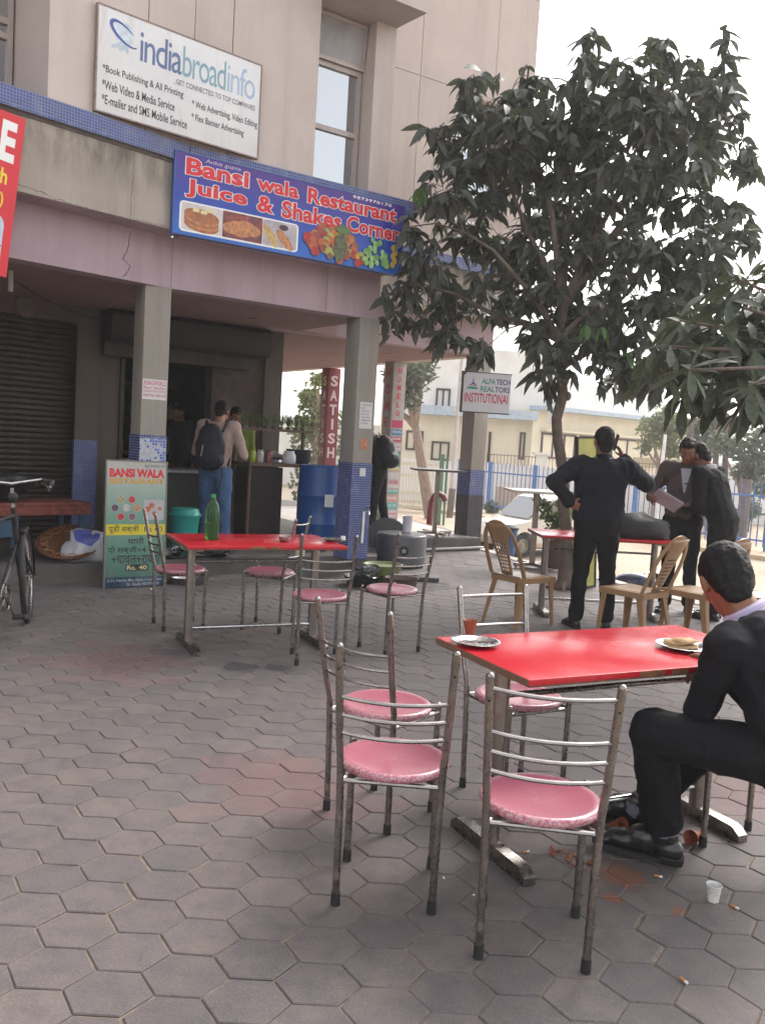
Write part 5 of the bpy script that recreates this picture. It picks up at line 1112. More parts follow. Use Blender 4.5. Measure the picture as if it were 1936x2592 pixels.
text(sg, '9873970170', X(.62), Z(.955), X(.97), Z(.98), 0, DGR, FS, .01)
b = MB(); b.box((0.001, -.0016, Z(.42)), (LS - .001, -.0002, Z(.505))); mk('yellow_band', b, flat((.62, .50, .03)), sg, FS, world=True)
text(sg, 'पूडी सब्जी', X(.04), Z(.432), X(.55), Z(.50), -.0016, BLK, FS, .004); text(sg, 'Rs 40', X(.64), Z(.445), X(.95), Z(.487), -.0016, BLK, FS, .0)
text(sg, 'थाली', X(.37), Z(.345), X(.64), Z(.405), 0, BLK, FS, .012)
text(sg, 'दो सब्जी+4 रोटी', X(.04), Z(.265), X(.93), Z(.335), 0, BLK, FS, .012)
text(sg, '+चावल+रायता', X(.10), Z(.19), X(.93), Z(.258), 0, BLK, FS, .012)
b = MB(); b.box((X(.34), -.0016, Z(.135)), (X(.72), -.0002, Z(.185))); mk('price_plate', b, BLK, sg, FS, world=True)
text(sg, 'Rs. 40', X(.36), Z(.143), X(.70), Z(.178), -.0016, flat((.62, .55, .25)), FS, .02)
text(sg, 'C-11, Harsha Mkt, Alpha Comm. Belt', X(.04), Z(.045), X(.96), Z(.072), 0, flat((.40, .44, .5)), FS, .01); text(sg, 'Gr. Noida 9873970170', X(.36), Z(.015), X(.92), Z(.04), 0, flat((.40, .44, .5)), FS, .01)
for i, (a, e, c_) in enumerate(((.24, .70, (.36, .30, .16)), (.42, .70, (.45, .05, .06)), (.14, .635, (.12, .06, .10)), (.51, .635, (.45, .22, .12)), (.24, .565, (.45, .03, .04)), (.43, .565, (.18, .09, .13)), (.33, .635, (.42, .40, .38)))):
    b = MB(); disc(b, X(a), Z(e), .037, .037, -.0014, 20); mk('dish_print', b, flat((.45, .40, .38)), sg, FS, world=True)
    b = MB(); disc(b, X(a), Z(e), .032, .032, -.0024, 20); mk('dish_print', b, mat('dish_%d' % i, c_, .4, 0, .6, 60), sg, FS, world=True)
b = MB(); rrect(b, X(.62), Z(.54), X(.97), Z(.70), .01, -.0013); mk('photo_panel', b, flat((.42, .40, .42)), sg, FS, world=True)
for a, e, r_ in ((.69, .625, .028), (.76, .655, .026), (.81, .59, .022), (.90, .63, .018)): b = MB(); disc(b, X(a), Z(e), r_, r_, -.0023, 16); mk('dish_print', b, mat('dish_r%d' % int(a * 100), (.45, .12, .07), .4, 0, .5, 60), sg, FS, world=True)
# --- narrow black framed board standing by the tree
p0, p1 = g(1462, 1492, 0), g(1503, 1489, 0); FS, LS = frame_from(p0, p1); FS = FS @ Matrix.Rotation(radians(-2), 4, 'X') @ Matrix.Rotation(radians(-3), 4, 'Y'); H_ = zat(1450, 1108, p0.y)
sg = thing('framed_board', 'tall narrow yellow board in a black frame standing by the tree behind the phone man', 'signboard', (p0.x, p0.y, 0), 0)
b = MB(); b.box((-.03, 0, 0.02), (LS, .02, H_)); mk('board', b, mat('board_yellow', (.42, .40, .10), .5, 0, .2, 5), sg, FS, world=True)
b = MB(); b.box((-.05, -.01, 0), (-.03, .03, H_ + .02)); b.box((LS, -.01, 0), (LS + .02, .03, H_ + .02)); b.box((-.03, -.01, H_), (LS, .03, H_ + .02)); b.box((-.03, -.01, 0), (LS, .03, .02)); b.box((-.03, -.01, H_ * .62), (LS, .03, H_ * .63)); mk('board_frame', b, black, sg, FS, world=True)
# ================================================================== THINGS ON THE TABLES
clay = mat('clay_terracotta', (0.26, 0.075, 0.035), 0.75, 0, .2, 12, bump=.3, bscale=60); alu = m_steel('aluminium_dull', .06, (.42, .41, .40), .38)
def L_(name, label, cat, prof, m, p, n=24, rz=0, group=None, M=None, sharp=50):
    t = mk(name, MB().lathe(prof, n), m, None, M if M is not None else TR(p.x, p.y, p.z, rz), sharp=sharp); return tag(t, label, cat, group)
gb = m_clear('bottle_green', (.13, .34, .14), .08)
p = g(536, 1366, .7508)
bt = thing('plastic_bottle', 'large green plastic bottle standing on the far red table', 'bottle', p)
mk('body', MB().lathe([(0, .004), (.035, 0), (.046, .006), (.049, .03), (.047, .05), (.049, .07), (.0475, .10), (.049, .12), (.0475, .15), (.049, .17), (.047, .20), (.040, .235), (.026, .268), (.015, .285), (.0135, .295)], 28), gb, bt, sharp=0)
mk('cap', MB().lathe([(.0165, .29), (.0165, .311), (.014, .313), (0, .313)], 20), mat('cap_green', (.02, .26, .06), .4), bt)
mk('liquid', MB().lathe([(0, .006), (.043, .006), (.045, .12), (0, .12)], 24), m_clear('liquid_green', (.35, .55, .2), .02), bt)
plate = [(0, .004), (.07, .004), (.082, .012), (.095, .016), (.097, .0175), (.094, .0185), (.081, .015), (.068, .0072), (0, .007)]
def pl_(label, p, s=1.0): t = L_('steel_plate', label, 'plate', [(r * s, z) for r, z in plate], chrome, p, 32, group='steel plates on the red tables'); return t
L_('steel_bowl', 'small steel bowl on the far red table', 'bowl', [(0, .003), (.03, .002), (.038, .01), (.041, .038), (.043, .039), (.040, .037), (.037, .012), (.028, .006), (0, .006)], alu, g(720, 1371, .7508))
pl_('empty steel plate near the right end of the far red table', g(847, 1370, .7508), .95)
L_('paper_cup', 'tiny white cup beside the plate on the far red table', 'cup', [(0, 0), (.014, 0), (.018, .035), (.016, .034), (.012, .002), (0, .003)], white, g(868, 1369, .7508), 12)
pl_('empty steel plate beside the clay cup on the near red table', g(1202, 1632, .7508), .98)
L_('clay_cup', 'brown clay cup upright at the far left corner of the near table', 'clay cup', [(0, 0), (.017, 0), (.019, .01), (.028, .052), (.030, .058), (.0265, .056), (.017, .012), (0, .010)], clay, g(1188, 1606, .7508), 20)
pp = g(1728, 1642, .7508); pl_('steel plate with folded flatbread in front of the seated man', pp, 1.12)
fb = mat('flatbread', (.50, .33, .17), .8, 0, .35, 45, bump=.6, bscale=70, tint=(.32, .17, .07))
b = MB(); rr = random.Random(4)
for j, (dx, dy, dz, s_) in enumerate(((-.01, .0, .012, 1.0), (-.02, .01, .022, .9), (.0, -.005, .031, .8))):
    ring = []; n = 22
    for i in range(n): a = 2 * pi * i / n; r_ = .068 * s_ * (1 + .08 * rr.uniform(-1, 1)); ring.append((dx + r_ * cos(a), dy + r_ * sin(a) * .8, dz + rr.uniform(-.003, .004)))
    b.add([(dx, dy, dz + .008)] + ring + [(q[0], q[1], q[2] - .006) for q in ring], [(0, 1 + i, 1 + (i + 1) % n) for i in range(n)] + [(1 + i, 1 + n + i, 1 + n + (i + 1) % n, 1 + (i + 1) % n) for i in range(n)], True)
tag(mk('flatbread', b, fb, None, TR(pp.x, pp.y, pp.z + .006, .4), sharp=0), 'folded brown flatbread lying on the plate before the seated man', 'flatbread')
# ground litter
pcup = m_ = NT('paper_cup_print'); v_ = m_.n('ShaderNodeTexVoronoi'); v_.inputs['Scale'].default_value = 85; m_.l(m_.co(), v_.inputs['Vector'])
m_.color(m_.mix(m_.ramp(v_.outputs['Distance'], [(.18, 1.0), (.22, 0.0)]), (.70, .69, .66), (.33, .30, .28))); m_.rough(.7)
p = g(1803, 2280, 0); L_('paper_cup', 'white dotted paper cup standing on the pavers beside the chair leg', 'cup', [(0, .004), (.019, .004), (.0185, 0), (.0255, .055), (.0272, .057), (.0262, .059), (.0248, .056), (.018, .007), (0, .008)], m_.m, p, 28)
def lying(p, rz, tilt): return TR(p.x, p.y, .022, rz) @ Matrix.Rotation(tilt, 4, 'X')
cupp = [(0, 0), (.017, 0), (.019, .01), (.028, .052), (.030, .058), (.0265, .056), (.017, .012), (0, .010)]
L_('clay_cup', 'clay cup lying on its side behind the black shoe', 'clay cup', cupp, clay, None, 20, M=lying(g(1548, 2105, 0), .6, radians(62)))
L_('clay_cup', 'broken clay cup lying against the table foot behind the shoe', 'clay cup', cupp[1:-1], clay, None, 20, M=lying(g(1762, 2130, 0), -.8, radians(80)))
rr = random.Random(9)
for i in range(17):
    u, v = (rr.uniform(1388, 1500), 0); v = 2150 + (u - 1388) * .45 + rr.uniform(-14, 26); p = g(u, v, 0); n = rr.choice((4, 5)); s_ = rr.uniform(.008, .017); R = rr.uniform(0, 6)
    poly = [(s_ * rr.uniform(.6, 1.1) * cos(R + 2 * pi * k_ / n), s_ * rr.uniform(.6, 1.1) * sin(R + 2 * pi * k_ / n)) for k_ in range(n)]
    b = MB(); b.prism(poly, 0, .004); tag(mk('clay_shard', b, clay, None, TR(p.x, p.y, .005) @ Euler((rr.uniform(-.5, .5), rr.uniform(-.5, .5), 0)).to_matrix().to_4x4()), 'broken clay cup shard scattered beside the black shoe', 'shard', 'clay shards beside the shoe')
orange = mat('filter_orange', (.50, .20, .05), .8)
for (u, v, a, lab) in ((1665, 2222, -.35, 'cigarette butt just below the heel of the black shoe'), (1858, 2300, -.9, 'cigarette butt between the paper cup and the chair foot'), (1730, 2487, -1.2, 'cigarette butt near the bottom right of the picture'), (1330, 2160, .4, 'pale cigarette end left of the clay shards')):
    p = g(u, v, 0); t = thing('cigarette_butt', lab, 'cigarette butt', (p.x, p.y, .006), a); mk('filter', MB().tube([(-.014, 0, 0), (.004, 0, 0)], .0042, 8), orange, t); mk('paper', MB().tube([(.004, 0, 0), (.014, 0, .001)], .0041, 8), white, t)
for (u, v, s_, lab) in ((1126, 2226, .012, 'small white scrap on the pavers below the first two chairs'), (1198, 2268, .008, 'tiny yellow green scrap right of the left chair foot'), (1075, 1522, .014, 'white scrap of paper right of the far chair'), (375, 1476, .02, 'crumpled white paper on the pavers before the menu board'), (383, 1494, .02, 'small white paper scrap below the menu board')):
    p = g(u, v, 0); b = MB(); rr2 = random.Random(u); b.add([(rr2.uniform(-1, 1) * s_, rr2.uniform(-1, 1) * s_, rr2.uniform(0, .6) * s_) for _ in range(5)], [(0, 1, 2), (1, 2, 3), (2, 3, 4), (0, 2, 4)]); tag(mk('paper_scrap', b, white, None, TR(p.x, p.y, .003), fix=False), lab, 'litter')

# ================================================================== ARCADE CLUTTER
teal = mat('plastic_teal', (.01, .25, .21), .35, 0, .06, 3)
p = w(465, 1400, 9.15); bk = thing('lidded_bucket', 'teal plastic bucket with a lid on the plinth beside the menu board', 'bucket', (p.x, p.y, .18))
mk('body', MB().lathe([(0, 0), (.115, 0), (.15, .40), (.155, .41)], 28), teal, bk); mk('lid', MB().lathe([(.165, .405), (.168, .43), (.15, .45), (.145, .475), (.135, .49), (0, .495)], 28), teal, bk)
drumb = NT('drum_blue'); c = drumb.ramp(drumb.noise(1.6, 5, .7), [(.3, (.006, .045, .18)), (.7, (.01, .08, .30))]); c = drumb.mix(drumb.ramp(drumb.noise(4, 6, .75, stretch=(3, 3, .35)), [(.55, 0.0), (.7, .45)]), c, (.12, .18, .26)); drumb.color(c); drumb.rough(.42)
p = w(812, 1290, 10.35); dr = thing('plastic_drum', 'large blue plastic drum between the inner column and the corner column', 'drum', (p.x, p.y, .18))
mk('body', MB().lathe([(0, 0), (.26, 0), (.28, .03), (.285, .30), (.292, .31), (.285, .325), (.285, .62), (.292, .635), (.284, .65), (.275, .90), (.262, .95), (.265, .98), (.25, .985), (.245, .96), (0, .955)], 40), drumb.m, dr)
b = MB(); b.box((.06, -.30, .52), (.16, -.275, .66)); mk('sticker', b, PAP, dr)
# counter behind the drum
FCn = FRB @ Matrix.Translation((LB - 1.02, 1.05, 0)); wood = mat('wood_dark', (.10, .06, .04), .7, 0, .3, 10, stretch=(1, 8, 1))
ct = thing('tea_counter', 'dark wooden tea counter with an upper shelf behind the blue drum', 'counter', M=FCn)
b = MB(); b.box((0.05, 0, 1.12), (1.0, .5, 1.16)); mk('worktop', b, wood, ct); b = MB(); b.box((0.05, .25, 1.53), (1.0, .5, 1.56)); mk('shelf', b, wood, ct)
for x in (.06, .97): b = MB(); b.box((x, .44, .18), (x + .03, .48, 1.53)); mk('post', b, wood, ct); b = MB(); b.box((x, .02, .18), (x + .03, .06, 1.12)); mk('leg', b, wood, ct)
b = MB(); b.box((.10, .03, .2), (.5, .45, 1.11)); mk('cupboard', b, mat('cupboard_dark', (.018, .013, .012), .8), ct)
def onct(x, y, z=1.16): return FCn @ Vector((x, y, z))
vessel = [(0, 0), (.07, 0), (.085, .02), (.08, .10), (.06, .13), (.062, .15), (.055, .15), (0, .13)]
L_('water_pot', 'pale round water pot on the counter above the blue drum', 'pot', vessel, mat('pot_white', (.45, .46, .47), .4), onct(.62, .12), 24)
L_('steel_lid_stack', 'stack of steel lids behind the drum on the counter', 'lids', [(0, 0), (.12, 0), (.16, .03), (.05, .08), (.02, .085), (.02, .1), (0, .1)], alu, onct(.50, .28, 1.20), 24)
L_('cooking_pot', 'dark cooking pot on the counter beside the corner column', 'pot', [(0, 0), (.12, 0), (.15, .03), (.15, .16), (.16, .17), (0, .165)], black, onct(.82, .25), 24)
for i, (x, c_, lab) in enumerate(((.18, (.25, .30, .02), 'yellow green lemon bag on the counter beside the inner column'), (.28, (.35, .33, .3), 'pale jar on the counter beside the inner column'), (.4, (.2, .06, .05), 'reddish jar on the counter behind the drum'))):
    L_('jar', lab, 'jar', [(0, 0), (.04, 0), (.045, .02), (.045, .11), (.03, .13), (.035, .15), (0, .15)], mat('jar%d' % i, c_, .3), onct(x, .2), 16)
rr = random.Random(12)
for i in range(9):                                         # row of small dry plants on the shelf
    p = onct(.12 + .1 * i, .36, 1.56); t = thing('potted_herb', 'small dry plant in the row on the upper shelf of the tea counter', 'plant', p, 0, 'row of dry plants on the shelf')
    mk('pot', MB().lathe([(0, 0), (.025, 0), (.032, .03), (0, .028)], 10), greyc, t); b = MB()
    for j in range(34): a = rr.uniform(0, 6.3); q = Vector((cos(a) * rr.uniform(.01, .06), sin(a) * rr.uniform(.01, .05), rr.uniform(.08, .17))); b.add([(0, 0, .02), q + Vector((.004, 0, 0)), q * 1.15, q - Vector((.004, 0, 0))], [(0, 1, 2, 3)])
    mk('foliage', b, lf_c, t, fix=False, sharp=0)
# tap and pipe on the corner column
tp = thing('water_tap', 'brass tap with a pale pipe on the tiled corner column', 'tap', M=M2 @ Matrix.Translation((.19, -.01, .72)))
mk('spout', MB().tube([(0, 0, 0), (0, -.05, 0), (0, -.08, -.01), (0, -.085, -.04)], .012, 8), chrome, tp); mk('tap_handle', MB().tube([(-.025, -.05, .035), (.025, -.05, .035)], .006, 8), black, tp); mk('pipe', MB().tube([(-.02, -.012, -.01), (-.025, -.012, -.36)], .013, 8), white, tp)
# big tub and washing-up things at the foot of the corner column
p = g(1012, 1432, 0); tub = thing('aluminium_tub', 'big grey aluminium tub with a dark star emblem beside the corner column', 'tub', (p.x, p.y, 0))
mk('body', MB().lathe([(0, 0), (.27, 0), (.30, .03), (.305, .36), (.30, .385), (.29, .39), (.285, .40), (.04, .415), (0, .415)], 36), mat('tub_grey', (.11, .11, .115), .45, .5, .2, 5), tub)
ang = atan2(-p.y, -p.x) + .12; Me = Matrix.Rotation(ang + pi / 2, 4, 'Z') @ Matrix.Translation((0, -.308, .22)); b = MB(); pts = []
for i in range(24): a = 2 * pi * i / 24; r_ = .062 if i % 2 == 0 else .05; pts.append((r_ * cos(a), r_ * sin(a)))
b.add([(q[0], -.002, q[1]) for q in pts], [tuple(range(24))]); em = mk('emblem', b, black, tub, Me); b = MB(); b.add([(.038 * cos(2 * pi * i / 10 + pi / 2) * (1 if i % 2 == 0 else .5), -.004, .038 * sin(2 * pi * i / 10 + pi / 2) * (1 if i % 2 == 0 else .5)) for i in range(10)], [tuple(range(10))]); mk('star', b, alu, em)
L_('round_lid', 'large dark round lid leaning behind the aluminium tub', 'lid', [(0, 0), (.27, 0), (.29, .015), (.1, .05), (0, .055)], greyc, None, 30, M=TR(p.x - .18, p.y + .28, .26) @ Matrix.Rotation(radians(75), 4, 'X'))
L_('white_mug', 'tall translucent white plastic jug on top of the aluminium tub', 'jug', [(0, 0), (.055, 0), (.06, .19), (.063, .195), (.057, .19), (.052, .01), (0, .01)], mat('plastic_milky', (.62, .60, .64), .35), p + Vector((.06, 0, .416)), 20)
p = g(970, 1424, .22); tb = thing('washing_basin', 'olive green basin on the ground before the aluminium tub', 'basin', (p.x, p.y, 0)); mk('body', MB().lathe([(0, 0), (.14, 0), (.20, .2), (.215, .205), (.195, .205), (.18, .185), (0, .18)], 30), mat('plastic_olive', (.15, .18, .07), .4), tb)
p = g(1018, 1468, .1); L_('brown_basin', 'dull brown basin standing on the pavers right of the wet patch', 'basin', [(0, 0), (.13, 0), (.165, .12), (.175, .125), (.16, .12), (.12, .01), (0, .012)], mat('basin_brown', (.11, .075, .06), .6), Vector((p.x, p.y, 0)), 28)
p = g(918, 1470, .05); L_('black_basin', 'low black basin with washed steel plates at the foot of the column', 'basin', [(0, 0), (.15, 0), (.2, .10), (.21, .105), (.19, .1), (.14, .01), (0, .012)], black, Vector((p.x, p.y, 0)), 28)
for i in range(6):
    t = L_('steel_plate', 'washed steel plate heaped in the black basin', 'plate', plate, chrome, None, 24, M=TR(p.x + rr.uniform(-.08, .1), p.y + rr.uniform(-.06, .06), .09 + .018 * i, rr.uniform(0, 6)) @ Euler((rr.uniform(-.4, .4), rr.uniform(-.4, .4), 0)).to_matrix().to_4x4(), group='washed plates in the black basin')
p = g(1080, 1470, 0); b = MB(); b.box((-.14, -.1, 0), (.12, .1, .05), bev=.01); tag(mk('black_crate', b, greyc, None, TR(p.x, p.y, 0, .1)), 'flat dark tray on the pavers right of the brown basin', 'tray')
p = w(759, 1395, 9.6); L_('paint_can', 'cream tin can on the plinth behind the far table leg', 'can', [(0, 0), (.055, 0), (.055, .13), (.05, .135), (0, .13)], mat('can_cream', (.50, .45, .30), .5), Vector((p.x, p.y, .18)), 18)
p = g(766, 1450, 0); L_('green_tumbler', 'small green tumbler on the pavers by the plinth', 'tumbler', [(0, 0), (.02, 0), (.028, .06), (0, .06)], teal, p, 14)
# washing up by the menu board
p = g(452, 1414, .18); 
for i in range(7):
    t = L_('steel_plate', 'steel plate in the heap of dishes on the plinth by the menu board', 'plate', [(r_ * 1.25, z_) for r_, z_ in plate], chrome, None, 24, M=TR(p.x + .04 * i - .12 + rr.uniform(-.03, .03), p.y + rr.uniform(-.06, .08), .21 + .012 * i, 0) @ Euler((rr.uniform(-.5, .3), rr.uniform(-.5, .5), 0)).to_matrix().to_4x4(), group='heap of dishes on the plinth')
p = g(560, 1412, .18)
for i in range(5):
    t = L_('black_dish', 'black dish in the pile on the plinth edge under the far table', 'dish', [(r_ * 1.1, z_ * 1.4) for r_, z_ in plate], black if i % 2 else chrome, None, 22, M=TR(p.x + .06 * i - .18, p.y + rr.uniform(-.04, .05), .20 + .01 * (i % 3), 0) @ Euler((rr.uniform(-.3, .3), rr.uniform(-.3, .3), 0)).to_matrix().to_4x4(), group='pile of dishes on the plinth edge')
p = g(478, 1476, 0); L_('steel_basin', 'steel basin on the pavers under the left far chair', 'basin', [(0, 0), (.16, 0), (.2, .07), (.21, .075), (.19, .07), (.15, .01), (0, .012)], alu, p, 28)
# counter, gas box and utensils in the open shop
FSh = FRB @ Matrix.Translation((.10, 1.15, 0)); sc1 = thing('serving_counter', 'dim green serving counter in front of the backpack man', 'counter', M=FSh)
b = MB(); b.box((0, .3, .18), (.95, .8, 1.0)); mk('cabinet', b, mat('counter_green', (.02, .028, .02), .6), sc1); b = MB(); b.box((-.03, .27, 1.0), (.98, .83, 1.03)); mk('worktop', b, alu, sc1)
b = MB(); b.box((0.02, .32, 1.035), (.22, .6, 1.13), bev=.01); tag(mk('steel_box', b, alu, None, FSh), 'steel box on the dim counter left of the backpack man', 'box')
FSi = FRB @ Matrix.Translation((0.2, 4.6, 0)); sh2 = thing('shop_rack', 'dim shelf rack of bottles and tins deep inside the shop', 'rack', M=FSi)
for z in (.6, 1.1, 1.6, 2.1): b = MB(); b.box((0, 0, z), (1.8, .3, z + .03)); mk('shelf', b, wood, sh2)
for i in range(26):
    c_ = rr.choice(((.2, .05, .03), (.25, .2, .05), (.05, .1, .2), (.3, .28, .25), (.05, .15, .06))); zz = rr.choice((.63, 1.13, 1.63, 2.13)); L_('tin', '%s tin on the dim rack deep inside the shop' % {.2: 'dark red', .25: 'mustard', .05: 'dark blue', .3: 'pale'}[c_[0]], 'tin', [(0, 0), (.045, 0), (.045, .16), (.02, .22), (0, .22)], mat('tin%d' % int(c_[0] * 100), c_, .4), FSi @ Vector((rr.uniform(.08, 1.7), .14, zz + .001)), 10, group='tins on the shop rack')
# ================================================================== LEFT: STALL TABLE, BASKET, BUNDLES
FT = FRA @ Matrix.Translation((-1.95, .62, 0)); st = thing('stall_bench', 'low stall bench with worn red brown top before the closed shutter', 'bench', M=FT)
redw = mat('bench_redwood', (.16, .04, .025), .7, 0, .6, 14)
for i in range(3): b = MB(); b.box((-1.2, .02 + .17 * i, .70), (1.55, .18 + .17 * i, .735), bev=.004); mk('plank', b, redw, st)
b = MB(); b.box((-1.2, 0, .62), (1.55, .02, .70)); mk('apron', b, redw, st)
blu = mat('leg_blue', (.03, .07, .12), .6)
for x in (.35, .95): b = MB(); b.box((x, .03, .18), (x + .05, .08, .62)); b.box((x, .45, .18), (x + .05, .5, .62)); 
for x in (.30, .80, 1.45): 
    b = MB(); b.box((x, .03, .18), (x + .05, .08, .62)); mk('leg', b, blu, st); b = MB(); b.box((x, .45, .18), (x + .05, .5, .62)); mk('leg', b, blu, st)
b = MB(); b.box((.35, .04, .42), (.80, .48, .58)); mk('drawer', b, blu, st)
def lump(name, label, cat, M, dims, m, seed, amp=.25, seg=26, fl=0.0, group=None):
    b = MB(); b.ball((0, 0, 0), (1, 1, 1), seg, seg // 2); vs = []
    for p_ in b.v:
        v_ = Vector(p_); n_ = noise.noise(v_ * 1.7 + Vector((seed, 0, 0))) + .5 * noise.noise(v_ * 4.3 + Vector((0, seed, 0))); q = v_ * (1 + amp * n_); q = Vector((q.x * dims[0], q.y * dims[1], max(q.z, -.45) * dims[2])); vs.append(tuple(q + Vector((0, 0, .45 * dims[2]))))
    b.v = vs; return tag(mk(name, b, m, None, M, sharp=70), label, cat, group)
M_ = FT @ Matrix.Translation((.75, .25, .736))
tag(mk('iron_wok', MB().lathe([(0, 0), (.1, .005), (.25, .10), (.33, .19), (.34, .195), (.32, .19), (.2, .09), (0, .05)], 30), black, None, M_), 'large black iron wok on the stall bench', 'wok')
lump('cloth_bundle', 'grey cloth and rag heap on the stall bench behind the bicycle', 'cloth', FT @ Matrix.Translation((.12, .25, .736)), (.26, .2, .17), mat('cloth_greydark', (.07, .07, .075), .9, 0, .3, 6), 3)
lump('black_tarpaulin', 'folded black sheet hanging over the wok', 'sheet', FT @ Matrix.Translation((.66, .30, .88)), (.40, .2, .10), mat('tarp_black', (.015, .015, .017), .45), 8, .35)
# wicker basket tilted on the plinth
k = NT('wicker'); wv = k.n('ShaderNodeTexWave'); wv.inputs['Scale'].default_value = 22; wv.inputs['Distortion'].default_value = 3; k.l(k.co(), wv.inputs['Vector'])
k.color(k.ramp(wv.outputs['Fac'], [(.3, (.06, .025, .012)), (.7, (.30, .12, .05))])); k.rough(.7); k.bump(wv.outputs['Fac'], .6, .01); wick = k.m
p = g(128, 1428, .18) + Vector((.05, .22, 0)); bs = thing('wicker_basket', 'shallow brown wicker basket tipped on the plinth behind the bicycle wheel', 'basket', M=TR(p.x, p.y + .12, .33, .2) @ Matrix.Rotation(radians(26), 4, 'X'))
mk('bowl', MB().lathe([(0, -.10), (.15, -.09), (.24, -.03), (.30, .03), (.285, .03), (.225, -.02), (.14, -.075), (0, -.085)], 36), wick, bs)
for i in range(14):
    a = 2 * pi * i / 14; b = MB(); b.tube([(.24 * cos(a) + .042 * cos(t_), .24 * sin(a) + .042 * sin(t_), .0 + .022) for t_ in [j * pi / 5 for j in range(10)]], .005, 5, closed=True); mk('loop', b, mat('cane_light', (.42, .20, .08), .6), bs)
for r_ in (.27, .295): mk('rim', MB().tube([(r_ * cos(t_), r_ * sin(t_), .03) for t_ in [j * pi / 18 for j in range(36)]], .008, 6, closed=True), wick, bs)
# coloured plastic sacks
k = NT('sack_print'); vo = k.n('ShaderNodeTexVoronoi'); vo.inputs['Scale'].default_value = 5.5; k.l(k.co(), vo.inputs['Vector'])
hu = k.n('ShaderNodeSeparateColor'); k.l(vo.outputs['Color'], hu.inputs[0]); k.color(k.ramp(hu.outputs[0], [(.0, (.50, .50, .52)), (.35, (.46, .46, .50)), (.5, (.55, .45, .05)), (.65, (.08, .10, .35)), (.8, (.42, .08, .05)), (.9, (.5, .48, .1))])); k.rough(.35); k.bump(k.noise(9, 4), .6, .02); sackm = k.m
sackm.node_tree.nodes['Color Ramp'].color_ramp.interpolation = 'CONSTANT'
p = g(220, 1424, .18) + Vector((.0, .16, 0)); lump('plastic_sack', 'white and yellow printed plastic sack slumped beside the basket', 'sack', TR(p.x, p.y, .18, .5), (.27, .17, .21), sackm, 2, .35)
k = NT('sack_orange'); k.color(k.ramp(k.noise(6, 3), [(.35, (.30, .08, .04)), (.5, (.42, .14, .06)), (.6, (.30, .30, .06))])); k.rough(.35); k.bump(k.noise(12, 3), .6, .02)
p = g(258, 1422, .18) + Vector((.0, .1, 0)); lump('plastic_bag', 'orange and green plastic bag right of the printed sack', 'bag', TR(p.x, p.y, .18, 0), (.10, .11, .17), k.m, 5, .3)
p = g(292, 1422, .18) + Vector((0, .25, 0)); lump('dark_bag', 'dark grey bag behind the menu board', 'bag', TR(p.x, p.y, .18, 0), (.18, .14, .17), mat('bag_grey', (.05, .05, .055), .5), 6, .3)
# exhaust hood disc and cable above the shutter
pz = onf(65, 777, FRA, 2.19); b = MB(); b.lathe([(0, 0), (.10, 0), (.11, .02), (.08, .03), (.02, .03), (0, .05)], 24); tag(mk('wall_fan', b, mat('fan_brown', (.12, .09, .08), .6), None, FRA @ Matrix.Translation((pz.x, 2.19, pz.z)) @ Matrix.Rotation(radians(90), 4, 'X')), 'round brown exhaust vent on the wall above the closed shutter', 'vent')
a, c_ = w(20, 700, 7.9), w(255, 810, 9.6); b = MB(); b.tube([a.lerp(c_, t_ / 8) - Vector((0, 0, .05 * sin(pi * t_ / 8))) for t_ in range(9)], .005, 5); tag(mk('cable', b, black), 'thin black cable sagging under the porch ceiling at the left', 'cable')
a = w(28, 712, 7.9); b = MB(); b.tube([(a.x, a.y, 2.8), (a.x, a.y, 2.62)], .022, 10); tag(mk('lamp_holder', b, mat('holder_white', (.4, .38, .36), .5)), 'pale lamp holder hanging from the porch ceiling at the left', 'lamp holder')
# blue bin by the last column, and the plant pot with its shrub on the kerb
p = g(1283, 1404, 0); bn = thing('dustbin', 'blue dustbin with black lid behind the lone plastic chair', 'bin', (p.x, p.y, 0)); mk('body', MB().lathe([(0, 0), (.10, 0), (.13, .36), (0, .36)], 20), mat('bin_blue', (.03, .08, .22), .5), bn); mk('lid', MB().lathe([(.14, .36), (.14, .39), (.1, .42), (0, .43)], 20), black, bn)
p = g(1410, 1440, 0); pt = thing('potted_plant', 'leafy green plant in a big brown pot by the kerb behind the phone man', 'plant', (p.x, p.y, 0))
mk('pot', MB().lathe([(0, 0), (.14, 0), (.20, .30), (.235, .42), (.25, .43), (.22, .42), (0, .38)], 28), mat('pot_brown', (.10, .06, .045), .7, 0, .3, 6), pt)
mk('rim_rag', MB().tube([(-.2, 0, .45), (-.05, -.1, .5), (.12, -.05, .52), (.22, .05, .47)], [.04, .05, .045, .03], 8), mat('rag_brown', (.22, .13, .09), .9), pt)
lfp = m_leaf('leaf_plant', (.10, .16, .035), (.14, .2, .05), .45); b = MB(); stems = []
for i in range(22):
    a = rr.uniform(0, 6.3); q = Vector((rr.uniform(.05, .34) * cos(a) - .12, rr.uniform(.05, .25) * sin(a), rr.uniform(.55, 1.05))); stems.append(q); b.tube([(0, 0, .4), q * .5 + Vector((0, 0, .22)), q], [.008, .006, .003], 5)
mk('stem', b, bark, pt); lm = leafmesh('leaf', .15, .055, lfp); nl = 0
for q in stems:
    for j in range(9):
        t_ = rr.uniform(.45, 1.0); pos = q * t_ + Vector((0, 0, .35 * (1 - t_))); d = Vector((rr.gauss(0, 1), rr.gauss(0, 1), rr.gauss(-.2, .5))).normalized()
        o = bpy.data.objects.new('leaf', lm); COL.objects.link(o); o.parent = pt; o.matrix_local = Matrix.Translation(pos) @ rotdir(d, rr.uniform(-1, 1)) @ Matrix.Scale(rr.uniform(.6, 1.15), 4)
